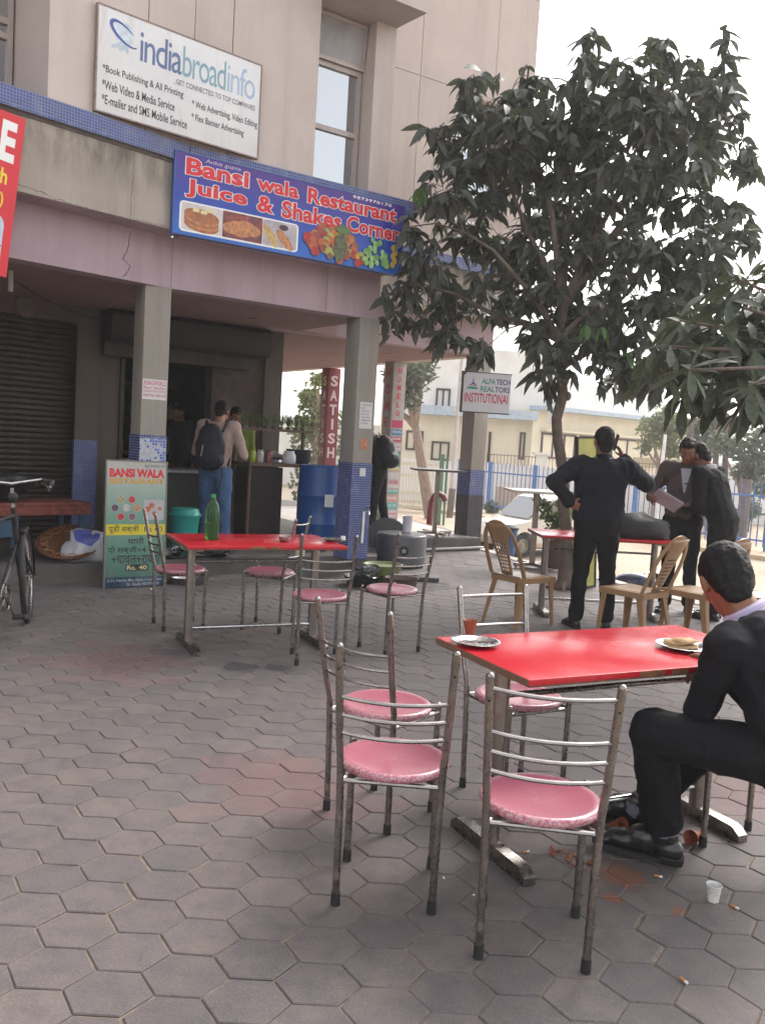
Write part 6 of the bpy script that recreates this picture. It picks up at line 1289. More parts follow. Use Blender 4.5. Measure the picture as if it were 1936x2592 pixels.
for (u, v, r_) in ((1398, 1484, .07), (1412, 1492, .06), (1425, 1480, .08), (1385, 1488, .05)):
    p = g(u, v, 0); lump('stone', 'reddish brown stone at the foot of the tree', 'stone', TR(p.x, p.y, 0, rr.uniform(0, 3)), (r_, r_ * .8, r_ * .6), mat('stone_red', (.14, .07, .055), .9, 0, .3, 20), u, .4, 12, group='stones around the tree foot')
# on the back table
p = Vector((2.35, 8.0, .752)); lump('black_bag', 'black bag slumped on the back red table', 'bag', TR(p.x, p.y, p.z, .1), (.28, .17, .15), mat('bag_black', (.018, .016, .02), .6), 4, .22)
b = MB(); b.box((0, 0, 0), (.13, .09, .05), bev=.006); tag(mk('red_box', b, mat('box_red', (.16, .03, .03), .5), None, TR(1.93, 7.86, .752, .3)), 'small dark red box beside the black bag on the back table', 'box')

# ================================================================== BICYCLE (cut by the left edge)
rear = Vector((-2.50, 5.42, 0)); front = Vector((-2.60, 6.48, 0)); ab = atan2(front.y - rear.y, front.x - rear.x)
bk = thing('bicycle', 'old black roadster bicycle cut by the left edge, front wheel turned', 'bicycle', M=TR(rear.x, rear.y, 0, ab) @ Matrix.Rotation(radians(-4), 4, 'X'))
fr_m = mat('cycle_black', (.02, .02, .022), .35, .2, .3, 30, tint=(.08, .05, .03)); WBk = (front - rear).length; RW = .335
def cwheel(M):
    t = mk('wheel', MB().tube([(RW * cos(a), 0, RW * sin(a)) for a in [2 * pi * i / 40 for i in range(40)]], .021, 10, closed=True), rubber, bk, M)
    mk('rim', MB().tube([(.308 * cos(a), 0, .308 * sin(a)) for a in [2 * pi * i / 40 for i in range(40)]], .012, 6, closed=True), steel, t)
    b = MB()
    for i in range(36): a = 2 * pi * i / 36; s_ = 1 if i % 2 else -1; b.tube([(.02 * cos(a + s_ * 1.2), s_ * .025, .02 * sin(a + s_ * 1.2)), (.305 * cos(a), 0, .305 * sin(a))], .0014, 4, caps=False)
    b.tube([(0, -.045, 0), (0, .045, 0)], .018, 10); q = mk('spokes', b, steel, t); q['kind'] = 'stuff'; return t
def guard(M, a0, a1):
    b = MB(); vs = []; n = 24
    for i in range(n + 1):
        a = a0 + (a1 - a0) * i / n
        for (yy, rr_) in ((-.034, .355), (-.024, .375), (0, .382), (.024, .375), (.034, .355)): vs.append((rr_ * cos(a), yy, rr_ * sin(a)))
    b.add(vs, [(i * 5 + j, i * 5 + j + 1, (i + 1) * 5 + j + 1, (i + 1) * 5 + j) for i in range(n) for j in range(4)], True); o = mk('mudguard', b, fr_m, bk, M, fix=False); md = o.modifiers.new('t', 'SOLIDIFY'); md.thickness = .003
Mr = Matrix.Translation((0, 0, RW)); steer = radians(12); Mf = Matrix.Translation((WBk, 0, RW)) @ Matrix.Rotation(steer, 4, 'Z')
cwheel(Mr); cwheel(Mf); guard(Mr, .2, pi * 1.02); guard(Mf, -.15, pi * .62)
hd = Vector((WBk - .17, 0, .60)); ht = Vector((WBk - .23, 0, .84)); bb_ = Vector((.46, 0, .29)); st_ = Vector((.27, 0, .80))
b = MB(); b.tube([bb_, st_ + Vector((-.01, 0, .05))], .015, 8); b.tube([st_, ht - Vector((0, 0, .03))], .014, 8); b.tube([bb_, hd], .016, 8); b.tube([hd - Vector((0, 0, .04)), ht + Vector((0, 0, .03))], .019, 10)
for s_ in (-1, 1): b.tube([bb_ + Vector((0, s_ * .03, 0)), Vector((0, s_ * .06, RW))], .009, 6); b.tube([st_ + Vector((0, s_ * .02, 0)), Vector((0, s_ * .06, RW))], .008, 6)
mk('frame', b, fr_m, bk)
b = MB()
for s_ in (-1, 1): q = Mf @ Vector((0, s_ * .05, 0)); b.tube([q, q.lerp(hd, .6) + Vector((-.01, s_ * .01, .02)), hd + Vector((0, s_ * .035, -.03))], .011, 8)
b.tube([hd + Vector((0, -.05, -.03)), hd + Vector((0, .05, -.03))], .014, 8); mk('fork', b, fr_m, bk)
Mh = Matrix.Translation(ht) @ Matrix.Rotation(steer, 4, 'Z')
b = MB(); b.tube([(0, 0, 0), (-.02, 0, .17)], .013, 8, M=Mh); b.tube([(-.22, .27, .18), (-.08, .28, .215), (.02, .2, .225), (.0, 0, .2), (.02, -.2, .225), (-.08, -.28, .215), (-.22, -.27, .18)], .0115, 10, M=Mh); hb_ = mk('handlebar', b, chrome, bk)
for s_ in (-1, 1): mk('grip', MB().tube([(-.20, s_ * .27, .183), (-.10, s_ * .278, .21)], .017, 10, M=Mh), rubber, hb_); mk('brake_lever', MB().tube([(.0, s_ * .2, .2), (-.06, s_ * .24, .175), (-.16, s_ * .26, .15)], .005, 6, M=Mh), chrome, hb_)
b = MB(); b.ball((0, 0, .10), (.04, .04, .045), 12, 8, M=Mh); mk('lamp', b, black, bk)
b = MB(); vs = [(-.13, -.10, 0), (-.14, 0, .012), (-.13, .10, 0), (-.02, .075, .01), (.12, .022, .0), (.13, 0, .004), (.12, -.022, 0), (-.02, -.075, .01)]; b.add([(x + .24, y, z + .90) for x, y, z in vs] + [(x * .9 + .24, y * .9, .86) for x, y, z in vs], [tuple(range(8))] + [tuple(range(8, 16))[::-1]] + [(i, (i + 1) % 8, 8 + (i + 1) % 8, 8 + i) for i in range(8)]); mk('saddle', b, rubber, bk)
mk('seat_post', MB().tube([st_, (.245, 0, .87)], .012, 8), chrome, bk)
b = MB(); 
for y in (-.07, -.025, .025, .07): b.tube([(.12, y, .73), (-.30, y, .73)], .006, 6)
for s_ in (-1, 1): b.tube([(-.16, s_ * .07, .73), (0, s_ * .06, RW)], .006, 6)
b.tube([(-.30, -.07, .73), (-.30, .07, .73)], .006, 6); mk('carrier', b, steel, bk)
b = MB(); b.tube([(bb_.x, -.05, bb_.z), (bb_.x, .06, bb_.z)], .022, 12); b.tube([(.095 * cos(a) + bb_.x, -.045, .095 * sin(a) + bb_.z) for a in [2 * pi * i / 24 for i in range(24)]], .005, 6, closed=True)
for i in range(5): a = 2 * pi * i / 5; b.tube([(bb_.x, -.045, bb_.z), (bb_.x + .095 * cos(a), -.045, bb_.z + .095 * sin(a))], .005, 5)
mk('chainring', b, steel, bk)
for s_, a in ((-1, -1.2), (1, -1.2 + pi)):
    e = Vector((bb_.x + .165 * cos(a), s_ * .075, bb_.z + .165 * sin(a))); cr = mk('crank', MB().tube([(bb_.x, s_ * .06, bb_.z), e], .008, 8), steel, bk); b = MB(); b.box((e.x - .045, e.y + (0 if s_ > 0 else -.09), e.z - .012), (e.x + .045, e.y + (.09 if s_ > 0 else 0), e.z + .012), bev=.004); mk('pedal', b, rubber, cr)
mk('chain', MB().tube([(0, -.045, RW + .035), (bb_.x, -.045, bb_.z + .095), (bb_.x + .09, -.045, bb_.z), (bb_.x, -.045, bb_.z - .095), (0, -.045, RW - .035), (-.035, -.045, RW)], .005, 5, closed=True), rubber, bk)
mk('stand', MB().tube([(0.0, -.08, RW - .0), (-.03, -.13, .16), (-.05, -.16, .01), (-.05, .16, .01), (-.03, .13, .16), (0, .08, RW)], .007, 8), chrome, bk)
b = MB(); b.box((-.20, -.03, .755), (.03, .10, .86), bev=.02); tag(mk('rag_bundle', b, mat('rag_redwhite', (.42, .2, .2), .8, 0, .9, 7), None, mw(bk)), 'red and white cloth packet strapped on the bicycle carrier', 'packet')
# ================================================================== PEOPLE
def limb(L, p, q, r0, r1, fl=(1, 1, 1), R=None):
    p, q = Vector(p), Vector(q); d = (q - p).length; n = max(2, int(d / (min(r0, r1) * .32)) + 1)
    for i in range(n + 1): t = i / n; r_ = r0 + (r1 - r0) * t; L.append((p.lerp(q, t), (r_ * fl[0], r_ * fl[1], r_ * fl[2]), R))
def chainl(L, pts, rs, fl=(1, 1, 1), R=None):
    for i in range(len(pts) - 1): limb(L, pts[i], pts[i + 1], rs[i], rs[i + 1], fl, R)
def skin_mesh(L, voxel, amp=0.0, fs=9.0, name='m', smooth=3, stretch=1.0, seed=0):
    b = MB()
    for c_, r_, R in L: b.ball(c_, r_, 10, 7, R=R)
    me = to_mesh(b, name); o = bpy.data.objects.new('tmp', me); md = o.modifiers.new('r', 'REMESH'); md.mode = 'VOXEL'; md.voxel_size = voxel; md.use_smooth_shade = True
    ms = o.modifiers.new('s', 'SMOOTH'); ms.factor = .5; ms.iterations = smooth
    m2 = evaluated(o); bpy.data.objects.remove(o); bpy.data.meshes.remove(me)
    if amp:
        nv = len(m2.vertices); co_ = [0.0] * (nv * 3); no_ = [0.0] * (nv * 3); m2.vertices.foreach_get('co', co_); m2.vertex_normals.foreach_get('vector', no_)
        for i_ in range(nv):
            p_ = Vector(co_[i_ * 3:i_ * 3 + 3]); q = Vector((p_.x * fs, p_.y * fs, p_.z * fs * stretch)) + Vector((seed, seed * 2, 0)); k_ = noise.noise(q) + .55 * noise.noise(q * 2.1); k_ = (1 - abs(k_)) ** 2 * 1.4 - .7; co_[i_ * 3] += no_[i_ * 3] * amp * k_; co_[i_ * 3 + 1] += no_[i_ * 3 + 1] * amp * k_; co_[i_ * 3 + 2] += no_[i_ * 3 + 2] * amp * k_
        m2.vertices.foreach_set('co', co_); m2.update()
    m2.polygons.foreach_set('use_smooth', [True] * len(m2.polygons)); m2.name = name; return m2
def cloth(name, c, var=.12, sheen=.0, rough=.9): 
    if name in MATS: return MATS[name]
    k = NT(name); cc = k.ramp(k.noise(5, 5, .65), [(.3, tuple(x * (1 - var) for x in c)), (.7, tuple(x * (1 + var) for x in c))]); k.color(cc); k.rough(rough); k.b.inputs['Specular IOR Level'].default_value = .25; k.bump(k.noise(350, 2), .25, .002); MATS[name] = k.m; return k.m
skinm = mat('skin_brown', (.24, .105, .06), .5, 0, .12, 12, spec=.4); hairm = NT('hair_black'); hairm.color((.008, .007, .007)); hairm.rough(.6); hairm.b.inputs['Specular IOR Level'].default_value = .2
hn = hairm.noise(1.0, 3, .6, stretch=(160, 160, 14)); hairm.bump(hn, .6, .003); hairm = hairm.m
shoem = mat('shoe_leather', (.016, .015, .017), .32, 0, .2, 8, coat=.3)
def rotz(a): return Matrix.Rotation(a, 3, 'Z')
def frame_of(fwd, up=(0, 0, 1)):                          # columns: right, forward, up
    f = Vector(fwd).normalized(); u_ = Vector(up); r_ = f.cross(u_).normalized(); u2 = r_.cross(f).normalized(); return Matrix(((r_.x, f.x, u2.x), (r_.y, f.y, u2.y), (r_.z, f.z, u2.z)))
def head_parts(c, H, s=1.0):
    """c = centre of the skull, H = head frame (right, forward, up); returns skin list, hair list"""
    A = lambda x, y, z: Vector(c) + H @ Vector((x * s, y * s, z * s)); S = []; K = []
    S.append((A(0, -.005, .02), (.076 * s, .094 * s, .098 * s), H)); S.append((A(0, .03, -.045), (.058 * s, .062 * s, .07 * s), H)); S.append((A(0, .055, -.085), (.034 * s, .032 * s, .03 * s), H))
    S.append((A(0, .085, .0), (.028 * s, .02 * s, .045 * s), H)); limb(S, A(0, .088, .012), A(0, .106, -.022), .010 * s, .015 * s); S.append((A(0, .098, -.028), (.019 * s, .012 * s, .010 * s), H))
    for x in (-1, 1):
        S.append((A(x * .032, .083, .022), (.022 * s, .012 * s, .008 * s), H)); S.append((A(x * .035, .062, -.02), (.028 * s, .03 * s, .03 * s), H))
        S.append((A(x * .077, -.008, -.008), (.010 * s, .022 * s, .033 * s), H)); S.append((A(x * .082, -.014, .004), (.007 * s, .018 * s, .022 * s), H))
    limb(S, A(-.02, .086, -.058), A(.02, .086, -.058), .009 * s, .009 * s); limb(S, A(-.017, .083, -.068), A(.017, .083, -.068), .010 * s, .010 * s)
    K.append((A(0, -.022, .042), (.084 * s, .094 * s, .086 * s), H)); K.append((A(0, -.05, .0), (.078 * s, .062 * s, .08 * s), H)); K.append((A(0, -.062, -.05), (.062 * s, .036 * s, .045 * s), H)); K.append((A(0, -.060, -.078), (.050 * s, .026 * s, .03 * s), H)); K.append((A(0, .035, .083), (.062 * s, .05 * s, .034 * s), H))
    for x in (-1, 1): K.append((A(x * .066, -.012, .035), (.018 * s, .04 * s, .045 * s), H))
    return S, K
def eyes(par, c, H, s=1.0):
    for x in (-1, 1):
        b = MB(); b.ball(Vector(c) + H @ Vector((x * .032 * s, .0855 * s, .006 * s)), .0095 * s, 12, 8); e = mk('eye', b, mat('eye_white', (.22, .19, .17), .3), par, I4, world=True); b = MB(); b.ball(Vector(c) + H @ Vector((x * .032 * s, .094 * s, .006 * s)), .006 * s, 10, 6); mk('iris', b, mat('iris_dark', (.02, .012, .008), .2), e, I4, world=True)
        b = MB(); b.tube([Vector(c) + H @ Vector((x * (.015 + .012 * i) * s, (.097 - .003 * i * i) * s, (.027 + .004 * sin(i * 1.2)) * s)) for i in range(4)], .0038 * s, 6); mk('eyebrow', b, hairm, par, I4, world=True)
def hand(S, wr, dirv, palm_n, s=1.0, curl=.5, side=1):
    """palm, four unequal bent fingers and a thumb leaving the side of the palm near its base"""
    d = Vector(dirv).normalized(); n_ = Vector(palm_n); n_ = (n_ - d * n_.dot(d)).normalized(); x = d.cross(n_).normalized() * side; R = Matrix(((x.x, d.x, n_.x), (x.y, d.y, n_.y), (x.z, d.z, n_.z)))
    wr = Vector(wr); S.append((wr + d * .045 * s, (.040 * s, .050 * s, .016 * s), R)); S.append((wr + d * .02 * s, (.030 * s, .035 * s, .017 * s), R))
    for i, (ox, ln) in enumerate(((-.030, .062), (-.010, .072), (.010, .068), (.029, .054))):
        p_ = wr + d * .082 * s + x * ox * s; dd = (d + x * ox * 3).normalized(); q = p_; a = 0
        for j, fr_ in enumerate((.45, .32, .26)):
            a += curl * (.5 if j == 0 else .8); e_ = q + (dd * cos(a) + n_ * sin(a)) * ln * fr_ * 1.15 * s; limb(S, q, e_, (.0098 - .0012 * j) * s, (.0088 - .0012 * j) * s); q = e_
    t0 = wr + d * .025 * s - x * .030 * s; t1 = t0 + (d * .6 - x * .75 + n_ * .3).normalized() * .036 * s; t2 = t1 + (d * .9 - x * .25 + n_ * .5).normalized() * .030 * s; limb(S, t0, t1, .013 * s, .011 * s); limb(S, t1, t2, .011 * s, .009 * s)
def shoe(par, ankle, fwd, s=1.0, m=None, L=.27):
    f = Vector((fwd[0], fwd[1], 0)).normalized(); a = Vector(ankle); base = Vector((a.x, a.y, 0)) + Vector((0, 0, a.z - .085 * s)); R = frame_of(f); S = []
    A = lambda x, y, z: base + R @ Vector((x * s, y * s, z * s))
    S.append((A(0, -.02, .04), (.038 * s, .048 * s, .042 * s), R)); S.append((A(0, .0, .085), (.040 * s, .050 * s, .036 * s), R)); S.append((A(0, .06, .056), (.040 * s, .06 * s, .046 * s), R)); S.append((A(.003, .125, .038), (.044 * s, .06 * s, .033 * s), R)); S.append((A(0, .18, .026), (.034 * s, .045 * s, .019 * s), R))
    o = mk('shoe', skin_mesh(S, .006 * max(1, s), name='shoe'), m or shoem, par, I4, world=True)
    b = MB(); sole = [(-.033, -.05), (-.036, .0), (-.034, .05), (-.044, .11), (-.042, .16), (-.022, .215), (.0, .226), (.022, .215), (.042, .16), (.044, .11), (.034, .05), (.036, .0), (.033, -.05), (.018, -.066), (-.018, -.066)]
    Ms = Matrix.Translation(base) @ R.to_4x4() @ Matrix.Scale(s, 4); b.prism(sole, 0.001, .016, Ms); b.prism(sole[0:2] + sole[11:15], .0, .024, Ms); mk('sole', b, rubber, o, I4, world=True)
    b = MB()
    for i in range(4): b.tube([A(-.018, .055 + .018 * i, .083 - .010 * i), A(.018, .058 + .018 * i, .083 - .010 * i)], .003 * s, 5)
    mk('lace', b, black, o, I4, world=True); return o
def person(label, loc, J, mats, vox=.011, hs=1.0, collar=None, hair=True, folds=.006, group=None, jacket_hem=None, sleeves=True, face=True, hands=(.5, .5), bulk=1.0, seed=1.0):
    """J: joints in world space. One continuous body under separately built clothes."""
    t = thing('person', label, 'person', loc, 0, group)
    H = frame_of(J['look'], J.get('up', (0, 0, 1))); T = J['torso']                  # torso frame
    S, K = head_parts(J['head'], H, hs)
    nb = Vector(J['neck']); hb0 = Vector(J['head']) + H @ Vector((0, -.02 * hs, -.05 * hs)); chainl(S, [hb0, nb, Vector(J['chest'])], [.052 * hs, .056 * hs, .085])
    chainl(S, [J['chest'], J['belly'], J['pelvis']], [.11, .10, .11], (1.2, .8, 1), T)
    for s_ in ('L', 'R'):
        chainl(S, [J['sh' + s_], J['el' + s_], J['wr' + s_]], [.045, .036, .025])
        if J.get('hand' + s_): dv, pn, sd, cu = J['hand' + s_]; hand(S, J['wr' + s_], dv, pn, hs, cu, sd)
        chainl(S, [J['hip' + s_], J['kn' + s_], J['an' + s_]], [.075, .05, .035]); limb(S, J['an' + s_], Vector(J['an' + s_]) + Vector((J['toe' + s_][0], J['toe' + s_][1], 0)).normalized() * .13 + Vector((0, 0, -.05)), .036, .03)
    limb(S, J['shL'], J['shR'], .055, .055); limb(S, J['hipL'], J['hipR'], .09, .09)
    body = mk('body', skin_mesh(S, min(vox, .0075), name='body', smooth=1), skinm, t, I4, world=True)
    if face: eyes(t, J['head'], H, hs)
    if hair: mk('hair', skin_mesh(K, .007, .004, 60, 'hair', 1), hairm, t, I4, world=True)
    # upper garment
    U = []; B = bulk; fl = (1.45, .95, 1.0)
    chainl(U, [Vector(J['chest']) + T @ Vector((0, 0, .06)), J['chest'], J['belly'], Vector(J['pelvis']) + T @ Vector((0, 0, .02))], [.095 * B, .125 * B, .118 * B, .120 * B], fl, T)
    limb(U, Vector(J['shL']).lerp(nb, .25), J['shL'], .062 * B, .066 * B); limb(U, Vector(J['shR']).lerp(nb, .25), J['shR'], .062 * B, .066 * B); limb(U, Vector(J['shL']).lerp(nb, .3) - T @ Vector((0, 0, .05)), Vector(J['shR']).lerp(nb, .3) - T @ Vector((0, 0, .05)), .085 * B, .085 * B)
    limb(U, nb - T @ Vector((0, 0, .035)), Vector(J['chest']), .062 * B, .10 * B)
    for s_ in ('L', 'R'):
        limb(U, J['sh' + s_], Vector(J['chest']) + (Vector(J['sh' + s_]) - Vector(J['chest'])) * .35, .072 * B, .09 * B)
        wq = Vector(J['el' + s_]).lerp(Vector(J['wr' + s_]), .93); chainl(U, [J['sh' + s_], Vector(J['sh' + s_]).lerp(Vector(J['el' + s_]), .5), J['el' + s_], wq], [.068 * B, .060 * B, .053 * B, .042 * B])
    mk(mats.get('topname', 'jacket'), skin_mesh(U, vox, folds, 8, 'top', 2, .8, seed), mats['top'], t, I4, world=True)
    # trousers
    Q = []
    chainl(Q, [Vector(J['pelvis']) + T @ Vector((0, 0, .03)), Vector(J['pelvis']) - T @ Vector((0, 0, .05))], [.112 * B, .118 * B], (1.4, .98, .9), T)
    for s_ in ('L', 'R'): chainl(Q, [J['hip' + s_], Vector(J['hip' + s_]).lerp(Vector(J['kn' + s_]), .4), J['kn' + s_], Vector(J['kn' + s_]).lerp(Vector(J['an' + s_]), .55), Vector(J['an' + s_]) + (Vector(J['kn' + s_]) - Vector(J['an' + s_])).normalized() * J.get('hemup', .02)], [.100, .094, .070 * J.get('legw', 1), .064 * J.get('legw', 1), .066 * J.get('legw', 1)])
    limb(Q, J['hipL'], J['hipR'], .105, .105)
    mk('trousers', skin_mesh(Q, vox, folds, 8, 'trousers', 2, .7, seed + 3), mats['legs'], t, I4, world=True)
    for s_ in ('L', 'R'): shoe(t, J['an' + s_], J['toe' + s_], J.get('shoes', 1.0), mats.get('shoe'))
    if collar: 
        b = MB(); c0 = nb - T @ Vector((0, 0, .005)); ring = []
        for i in range(20): a = 2 * pi * i / 20; ring.append(c0 + T @ Vector((.066 * cos(a), .062 * sin(a), .012 - .018 * sin(a))))
        b.tube(ring, .016, 8, closed=True); b.tube([p_ - T @ Vector((0, 0, .018)) for p_ in ring], .02, 8, closed=True); mk('collar', b, collar, t, I4, world=True)
    return t
def standing(label, x, y, z0, deg, mats, h=1.72, armL=None, armR=None, lean=0.0, bow=0.0, feet=(.10, .10), vox=.012, **kw):
    """pose in local space (facing +y, right = +x), turned by deg about the feet"""
    shw = kw.pop('shw', .185); k_ = h / 1.72; R = rotz(radians(deg)); o = Vector((x, y, z0)); W_ = lambda a, b_, c_: o + R @ Vector((a * k_, b_ * k_, c_ * k_))
    ly = lambda z: lean * max(0, z - .92)
    J = dict(pelvis=W_(0, 0, .95), belly=W_(0, ly(1.12), 1.12), chest=W_(0, ly(1.30), 1.30), neck=W_(0, ly(1.47), 1.475), head=W_(0, ly(1.6) + .02 + .05 * bow, 1.605 - .03 * bow))
    J['torso'] = frame_of(R @ Vector((0, 1, 0)), R @ Vector((0, lean, 1))); J['look'] = R @ Vector((kw.pop('turn', 0.0), 1, -bow)); J['up'] = (0, 0, 1)
    for s_, sg_ in (('L', -1), ('R', 1)):
        J['sh' + s_] = W_(sg_ * shw, ly(1.42), 1.415 if shw < .2 else 1.375); J['hip' + s_] = W_(sg_ * .09, 0, .90); ft = feet[0] if s_ == 'L' else feet[1]; fy = kw.get('fy', (0, 0))[0 if s_ == 'L' else 1]
        J['kn' + s_] = W_(sg_ * (.09 + ft) / 2 * 1.0, .02 + fy * .5, .50); J['an' + s_] = W_(sg_ * ft, fy, .085); J['toe' + s_] = R @ Vector((sg_ * .25, 1, 0))
        arm = armL if s_ == 'L' else armR
        if arm is None: arm = dict(el=(sg_ * .23, -.02, 1.13), wr=(sg_ * .22, .06, .89), hand=((0, .2, -1), (-sg_, 0, 0), 1 if s_ == 'R' else -1, .35))
        J['el' + s_] = W_(*arm['el']); J['wr' + s_] = W_(*arm['wr'])
        if arm.get('hand'): d_, n_, sd, cu = arm['hand']; J['hand' + s_] = (R @ Vector(d_), R @ Vector(n_), sd, cu)
    kw.pop('fy', None)
    return person(label, (x, y, z0), J, mats, vox=vox, **kw), J, W_, R
navy = cloth('cloth_navy', (.009, .010, .016)); blk = cloth('cloth_black', (.008, .0075, .009)); dark = cloth('cloth_charcoal', (.022, .022, .03)); jeans = cloth('denim', (.055, .105, .20), .25); pinks = cloth('shirt_beige', (.36, .26, .23)); brownj = cloth('jacket_brown', (.085, .06, .06), .3); green = cloth('shirt_olive', (.16, .2, .04)); lav = cloth('shirt_lavender', (.48, .42, .58)); whites = cloth('shirt_white', (.45, .44, .5))
# --- the man on the phone, back to us, one hand on the hip
pm, J, W_, R = standing('man in black jacket, back to us, left hand on hip, phone at his ear', 1.83, 7.42, 0, 0, dict(top=navy, legs=blk), 1.72,
    armL=dict(el=(-.42, -.10, 1.24), wr=(-.265, -.10, 1.07), hand=((.9, .35, -.35), (.3, .9, 0), -1, .6)), armR=dict(el=(.40, .06, 1.26), wr=(.20, .12, 1.47), hand=((-.45, .1, .9), (-.9, 0, -.4), 1, .7)), feet=(.13, .145), fy=(0, .02), bulk=1.30, shw=.215, folds=.011, bow=.10, turn=-.06)
p = W_(.115, .075, 1.60); b = MB(); b.box((-.006, -.035, -.07), (.006, .035, .07), bev=.004); tag(mk('mobile_phone', b, black, None, Matrix.Translation(p) @ Euler((.2, .15, 0)).to_matrix().to_4x4()), 'dark mobile phone held to the right ear of the standing man', 'phone')
b = MB(); b.tube([W_(.075 * cos(a), .0 + .062 * sin(a), 1.462) for a in [2 * pi * i / 20 for i in range(20)]], .006, 6, closed=True); mk('collar_trim', b, whites, pm, I4, world=True)
# --- the man with papers
m3, J, W_, R = standing('man in open brown jacket over white shirt, head bowed, reading papers', 2.93, 8.55, 0, 158, dict(top=brownj, legs=blk), 1.70,
    armR=dict(el=(.30, .02, 1.16), wr=(.30, .27, 1.12), hand=((-.1, .9, -.1), (-.9, 0, .2), 1, .9)), armL=dict(el=(-.27, .05, 1.14), wr=(-.06, .30, 1.08), hand=((.6, .7, -.1), (.2, 0, 1), -1, .7)), bow=.55, lean=.10, feet=(.12, .10), fy=(0, .05), bulk=1.05, folds=.009)
b = MB(); vs = [W_(-.05, .150, 1.42), W_(.05, .150, 1.42), W_(.012, .162, 1.20), W_(-.004, .162, 1.18)]; b.add(vs + [q - R @ Vector((0, .02, 0)) for q in vs], [(0, 1, 2, 3), (7, 6, 5, 4), (0, 4, 5, 1), (1, 5, 6, 2), (2, 6, 7, 3), (3, 7, 4, 0)]); mk('shirt_front', b, whites, m3, I4, world=True)
b = MB(); Mp = Matrix.Translation(W_(.14, .38, 1.10)) @ R.to_4x4() @ Euler((radians(28), radians(-28), .2)).to_matrix().to_4x4(); b.box((-.13, -.12, 0), (.13, .12, .006)); b.box((-.125, -.11, .0065), (.135, .13, .009)); tag(mk('papers', b, mat('paper_blueish', (.55, .55, .64), .6), None, Mp), 'sheaf of white papers in the hands of the brown jacket man', 'papers')
# --- the man in the black suit leaning in
m4, J, W_, R = standing('man in black suit leaning left to read the papers, back half turned', 3.20, 8.22, 0, 42, dict(top=blk, legs=blk), 1.66,
    armR=dict(el=(.24, .12, 1.08), wr=(.12, .34, 1.02), hand=((-.3, .9, .1), (0, 0, 1), 1, .7)), armL=dict(el=(-.25, .14, 1.08), wr=(-.10, .36, 1.06), hand=((.4, .9, .1), (0, 0, 1), -1, .7)), lean=.38, bow=.7, feet=(.10, .11), fy=(-.02, .06), bulk=1.14, folds=.008, collar=whites)
# --- customer with a backpack at the counter
px_ = w(556, 1120, 9.62); m5, J, W_, R = standing('man in pinkish shirt and blue jeans with black backpack at the shop counter', px_.x - .03, 9.62, .18, -6, dict(top=pinks, legs=jeans, topname='shirt'), 1.66,
    armR=dict(el=(.29, .10, 1.10), wr=(.20, .32, 1.06), hand=((-.2, 1, 0), (0, 0, -1), 1, .5)), armL=dict(el=(-.28, .12, 1.12), wr=(-.16, .34, 1.08), hand=((.2, 1, 0), (0, 0, -1), -1, .5)), lean=.12, bow=.75, feet=(.13, .17), fy=(.1, -.08), bulk=1.0, folds=.009)
S = []; bp = Matrix.Translation(W_(-.02, -.18, 1.17)) @ R.to_4x4() @ Matrix.Rotation(-.08, 4, 'X')
for (cx, cy, cz, rx_, ry_, rz_) in ((0, 0, 0, .17, .09, .22), (0, .0, .13, .14, .08, .14), (0, 0, -.12, .17, .10, .13), (0, -.07, -.07, .12, .05, .13)): S.append((bp @ Vector((cx, cy, cz)), (rx_, ry_, rz_), R))
bpk = thing('backpack', 'black rounded backpack on the back of the man in jeans', 'backpack', bp.to_translation()); mk('bag', skin_mesh(S, .012, .004, 10, 'bag'), cloth('nylon_black', (.014, .015, .022), .2, rough=.6), bpk, I4, world=True)
for s_ in (-1, 1): b = MB(); b.tube([W_(s_ * .10, -.12, 1.36), W_(s_ * .12, -.02, 1.47), W_(s_ * .125, .10, 1.42), W_(s_ * .14, .14, 1.2), W_(s_ * .16, -.06, .98)], .016, 8); mk('strap', b, black, bpk, I4, world=True)
b = MB(); b.tube([bp @ Vector((-.04, -.12, .02)), bp @ Vector((-.055, -.125, -.10))], .006, 6); mk('zip_tape', b, mat('zip_grey', (.3, .3, .33), .5), bpk, I4, world=True)
b = MB(); b.tube([bp @ Vector((.15, -.02, -.2)), bp @ Vector((.16, -.03, -.32)), bp @ Vector((.14, -.03, -.42))], .008, 6); mk('loose_strap', b, black, bpk, I4, world=True)
# --- people deeper in the shade
q = w(600, 1150, 10.9); standing('person in yellow green shirt half hidden behind the backpack man', q.x - .03, 10.9, .18, 200, dict(top=green, legs=blk, topname='shirt'), 1.62, vox=.016, bow=.4)
q = w(468, 1150, 11.9); standing('person in dark clothes working in the shade of the shop', q.x, 11.9, .18, 150, dict(top=dark, legs=blk), 1.66, vox=.016, bow=.5, lean=.2)
